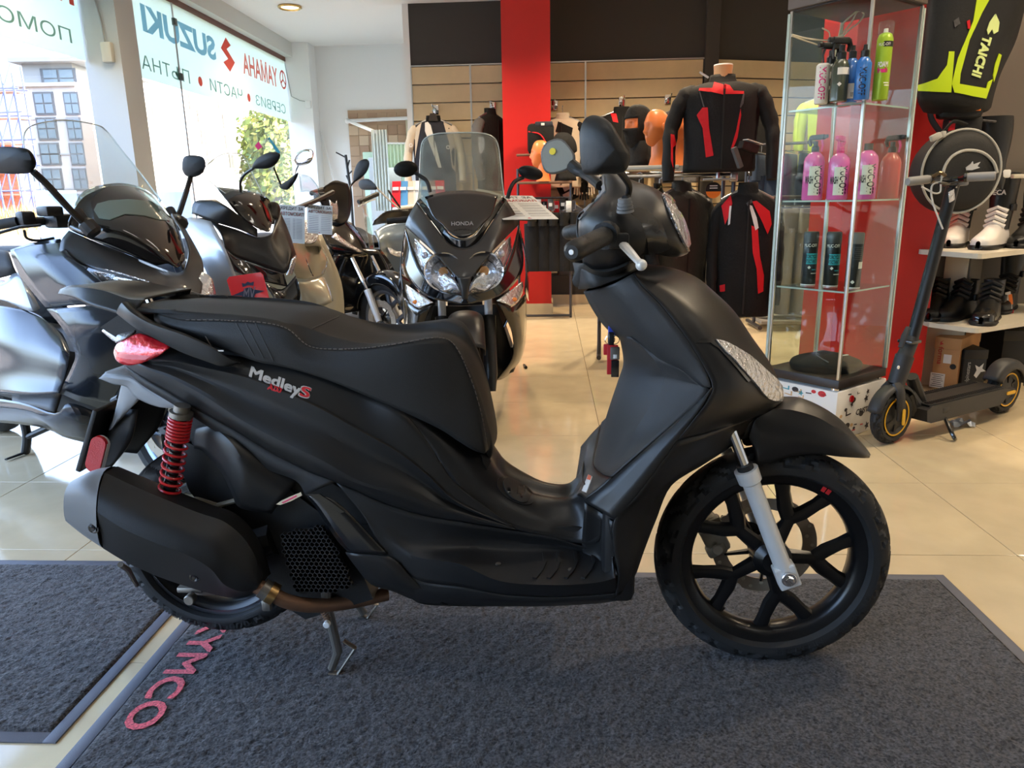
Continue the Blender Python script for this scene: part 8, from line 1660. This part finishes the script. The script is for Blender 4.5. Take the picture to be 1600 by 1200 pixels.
tr = thing('red_tag', 'small red tag tied to the white boot on the upper shelf', 'tag', (x-.12, y+.02, zz+.11)); MB().rbox((0, 0, 0), (.07, .006, .05), .002, Matrix.Rotation(rad(-15), 3, 'Y')).build('card', C_red, tr, False); MB().tube([(0, 0, .02), (-.03, 0, .06)], .002, 5).build('string', C_gry, tr)
zz = ZS[0]
x, y = px_on(1463, 497, zz); boot('black short boot nearest the pole on the lower shelf', x+.02, y+.06, zz, 235, .185, K_leather, K_leather, L=.26)
x, y = px_on(1497, 498, zz); boot('black short boot in the middle of the lower shelf', x+.03, y+.04, zz, 215, .18, K_leather, K_leather, L=.27)
x, y = px_on(1541, 503, zz); boot('black short boot at the shelf corner with a shiny toe', x+.03, y+.04, zz, 232, .19, K_leather, K_leather, K_gloss, L=.27)
x, y = px_on(1580, 488, zz); boot('black tall touring boot behind the corner boot, lower shelf', x+.02, y+.10, zz, 228, .33, K_leather, K_leather, L=.28)
tw = thing('paper_tag', 'white and orange paper tag leaning by the tall boot on the lower shelf', 'tag', (x-.04, y-.03, zz)); MB().rbox((0, 0, .065), (.03, .005, .12), .002, Matrix.Rotation(rad(-14), 3, 'Y')).build('card', C_wht, tw, False); MB().rbox((.006, -.004, .08), (.02, .003, .06), .001, Matrix.Rotation(rad(-14), 3, 'Y')).build('print', MATS['tag_orange'], tw, False); MB().rbox((.02, -.003, .01), (.025, .004, .02), .001).build('print', C_red, tw, False)
def shoebox(label, p0, p1, depth, H, mt, lid, z=0):
    A_, B_s = G0.Z(*p0, z), G0.Z(*p1, z); d = (B_s-A_); th = atan2(d.y, d.x); t = thing('shoe_box', label, 'box', (A_.x, A_.y, z), th); w = d.length
    MB().rbox((w/2, depth/2, H*.40), (w, depth, H*.80), .002).build('body', mt, t); MB().rbox((w/2, depth/2, H*.89), (w+.006, depth+.006, H*.22), .003).build('lid', lid, t); return t, w
M_kraft = mat('kraft_board', (.72, .54, .36), .75, 0, (80, .0006), var=.08); M_bbox = mat('black_board', (.11, .11, .11), .5)
t, w = shoebox('brown cardboard shoe box with a red logo and labels under the shelf', (1453, 606), (1492, 612), .36, .30, M_kraft, M_kraft)
letters('forma', 'lettering', mat('box_red', (.70, .16, .12), .6), t, lambda x, y: Vec((w*.25+y, -.004, .25-x)) if False else Vec((w*.16+y*.9, -.0045, .245-x)), .01, width=.10, height=.03); MB().prism([(0, 0), (.02, .008), (.006, .016), (.018, .03), (.0, .018)], .001, lambda a, b_, h: Vec((w*.2+a, -.004-h, .255+b_))).build('logo', MATS['box_red'], t, False)
MB().box((w*.55, -.002, .18), (.04, .003, .05)).build('label', C_wht, t, False); MB().box((w*.25, -.002, .05), (.075, .003, .085)).build('label', C_wht, t, False)
b = MB(); 
for i in range(7): b.box((w*.25, -.004, .018+.011*i), (.06-.01*(i % 3), .001, .003))
b.build('print_lines', M_ink, t, False); MB().disc((w*.80, -.001, .14), (0, -1, 0), .016, .002, 16).build('finger_hole', K_mat2, t)
t, w = shoebox('black shoe box with a white star logo right of the brown box', (1500, 612), (1535, 612), .5, .24, M_bbox, M_bbox); letters('alpinestars', 'lettering', C_wht, t, lambda x, y: Vec((w*.35-y, -.004, .05+x)), .012, width=.12, height=.028)
MB().prism([(.0, .0), (.02, .035), (.045, .04), (.025, .055), (.03, .085), (.008, .062), (-.015, .075), (-.004, .045), (-.015, .015)], .001, lambda a, b_, h: Vec((w*.62+a, -.004-h, .08+b_))).build('logo', C_wht, t, False); MB().prism([(.0, .0), (.05, .01), (.07, .06), (.04, .04), (.02, .05)], .001, lambda a, b_, h: Vec((w+.0045+h, .2+a, .12+b_))).build('logo', MATS['box_red'], t, False)
t, w = shoebox('black shoe box at the right edge under the shelf', (1560, 588), (1625, 588), .3, .28, M_bbox, M_bbox)
# crumpled film under the kick scooter
t = thing('plastic_bag', 'small crumpled clear plastic bag on the floor under the kick scooter', 'bag', (G0.Z(1503, 666, 0).x, G0.Z(1503, 666, 0).y, 0)); rng = random.Random(4); V = [(-.05+.1*i/6+rng.uniform(-.006, .006), -.03+.07*j/5, .001+rng.uniform(0, .03)) for j in range(6) for i in range(7)]; o = MB().add(V, [(j*7+i, j*7+i+1, j*7+i+8, j*7+i+7) for j in range(5) for i in range(6)]).build('film', mat('pale_film', (.76, .78, .80), .12, 0, None, .8, coat=.8), t, False)
# ================================================================ bags on the pillar
FB = Fr(1.95, 3.98, 0); t = FB.thing('backpack', 'black and lime yellow backpack with big white-lime lettering hanging on the red pillar', 'bag'); C_lime = mat('lime_fabric', (.78, .88, .06), .6); C_bag = mat('bag_fabric', (.10, .10, .10), .65, 0, (120, .001), .4)
bp = [[(1452, -60, .0), (1462, -60, .14), (1520, -60, .19), (1590, -60, .17), (1610, -60, .03)], [(1452, 0, .0), (1460, 5, .13), (1515, 5, .19), (1585, 5, .17), (1600, 0, .02)], [(1446, 60, .0), (1453, 62, .13), (1505, 62, .19), (1565, 62, .17), (1585, 60, .02)], [(1440, 120, .0), (1445, 122, .12), (1492, 125, .18), (1545, 122, .16), (1562, 110, .02)], [(1436, 150, .0), (1442, 155, .11), (1490, 160, .16), (1535, 158, .14), (1552, 140, .02)], [(1445, 172, .0), (1450, 174, .07), (1490, 178, .10), (1535, 174, .08), (1545, 168, .01)]]
ob = sheet('body', V2(FB, bp), C_bag, t, 5, 5, th=.02)
for q in ([(1438.6, 133), (1465, 123), (1479, 102), (1482, 81), (1490, 81), (1485, 144), (1439, 142)], [(1524, 0), (1543.6, 0), (1532, 21), (1513, 63), (1499, 115), (1497.6, 131), (1537, 138), (1540, 128), (1546, 124), (1536, 153.5), (1490, 144), (1486, 131), (1495, 92), (1518.6, 34)], [(1547, 118), (1551, 100), (1557, 84), (1560, 86), (1553, 112), (1548, 128)]): FB.decal(ob, q, 'lime_panel', C_lime, t, .002, .003, 6)
FB.text(ob, 'TAICHI', 'lettering', mat('lime_white', (.86, .92, .60), .5), t, (1534, 56), (-5.6, 19.5), (17, 6), .003, .002, .05)
for q in ([(1552, 23), (1543, 36), (1539, 48), (1541, 55), (1549, 44)], [(1553, 23), (1558, 36), (1556, 50), (1549, 54), (1547, 46)]): FB.decal(ob, q, 'logo', MATS['lime_white'], t, .003, .002, 4)
FB.decal(ob, [(1489, 34), (1497, 28), (1499, 38), (1491, 44)], 'tag', C_gry, t, .003, .003, 4); FB.decal(ob, [(1509, 34), (1513, 32), (1514, 46), (1510, 46)], 'zip_pull', C_red, t, .003, .004, 4)
b = MB(); b.tube(cr([FB.V(1452, 160, .05), FB.V(1455, 185, .06), FB.V(1468, 205, .08), FB.V(1478, 215, .08)], 4), .022, 8, flat=.4); b.build('strap', C_bag, t)
for i, (lb, x0, y0, x1, y1, dd) in enumerate((('black waist pouch with an orange label below the backpack', 1468, 160, 1530, 185, .14), ('black soft pouch with a red mark between the backpack and the round bag', 1478, 182, 1528, 214, .10))):
    fq = Fr(1.98, 3.94, 0); tt = fq.thing('pouch', lb, 'bag'); a, c = fq.V(x0, y0, dd-.1), fq.V(x1, y1, dd-.1); MB().rbox(((a.x+c.x)/2, -dd+.10, (a.z+c.z)/2), (abs(c.x-a.x), .08, abs(a.z-c.z)), .02).build('body', C_bag, tt); mz = (a.z+c.z)/2; MB().rbox(((a.x+c.x)/2+(.06 if i == 0 else -.07), -dd+.058, mz), (.035 if i == 0 else .03, .006, .015 if i == 0 else .05), .002).build('label', MATS['tag_orange'] if i == 0 else C_red, tt)
FR_ = Fr(2.02, 3.74, rad(0)); t = FR_.thing('helmet_bag', 'round black helmet bag with pale piping hanging behind the kick scooter handlebar', 'bag'); c = FR_.V(1501, 268, 0); a, e_ = FR_.V(1439, 268, 0), FR_.V(1501, 201, 0); rx, rz = (c.x-a.x), (e_.z-c.z)
L = [[c+Vec((rx*q*cos(g), -dd, rz*q*sin(g))) for g in [2*pi*i/36 for i in range(36)]] for q, dd in ((.9, -.16), (1, -.10), (1.0, -.02), (.97, .0), (.8, .03), (.4, .045), (.01, .048))]
ob = loft(L, 3, 1, closed=True).build('body', C_bag, t, True, 50)
M_pip = mat('pale_piping', (.66, .65, .62), .6); MB().tube([c+Vec((rx*.985*cos(g), -.004, rz*.985*sin(g))) for g in [2*pi*i/60 for i in range(61)]], .006, 8).build('piping', M_pip, t)
arc = cr([FR_.V(*p, .045) for p in ((1472, 278), (1478, 258), (1490, 243), (1510, 235), (1535, 238), (1552, 252), (1559, 270))], 6); MB().tube([Vec((p.x, -.042, p.z)) for p in arc], .007, 8).build('piping', M_pip, t)
FR_.decal(ob, [(1508, 262), (1516, 256), (1519, 252), (1520, 257), (1531, 253), (1526, 260), (1530, 262), (1518, 266), (1509, 266)], 'emblem', K_silt, t, .003, .003, 4)
b = MB(); b.rbox(FR_.V(1462, 214, .02), (.05, .03, .03), .008, Matrix.Rotation(rad(-25), 3, 'Y')); b.rbox(FR_.V(1474, 210, .02), (.02, .02, .03), .005); b.build('zip_pull', M_pip, t); MB().tube(cr([FR_.V(1475, 205, .0), FR_.V(1490, 190, .02), FR_.V(1510, 195, .0)], 4), .012, 8, flat=.5).build('handle', C_bag, t)
x, y = 2.27, 4.0; f = Fr(x, y, 0); tb = f.thing('boot', 'black riding boot hanging upright behind the round helmet bag', 'boot'); a = f.V(1552, 250, 0); z0 = a.z
b = loft([[Vec((f.V(px, py, 0).x+w*cos(q), .05*sin(q), f.V(px, py, 0).z)) for q in [2*pi*i/18 for i in range(18)]] for px, py, w in ((1555, 182, .085), (1555, 200, .085), (1553, 230, .075), (1552, 258, .055), (1553, 280, .05), (1556, 296, .02))], 3, 1, closed=True); capends(b); b.build('shaft', K_leather, tb, True, 60); MB().tube([f.V(1556, 190, .055), f.V(1535, 188, .055)], .006, 6).build('trim', C_gry, tb); MB().rbox((f.V(1556, 272, 0).x+.02, -.03, f.V(1556, 272, 0).z), (.06, .03, .04), .01).build('buckle', K_alu, tb)
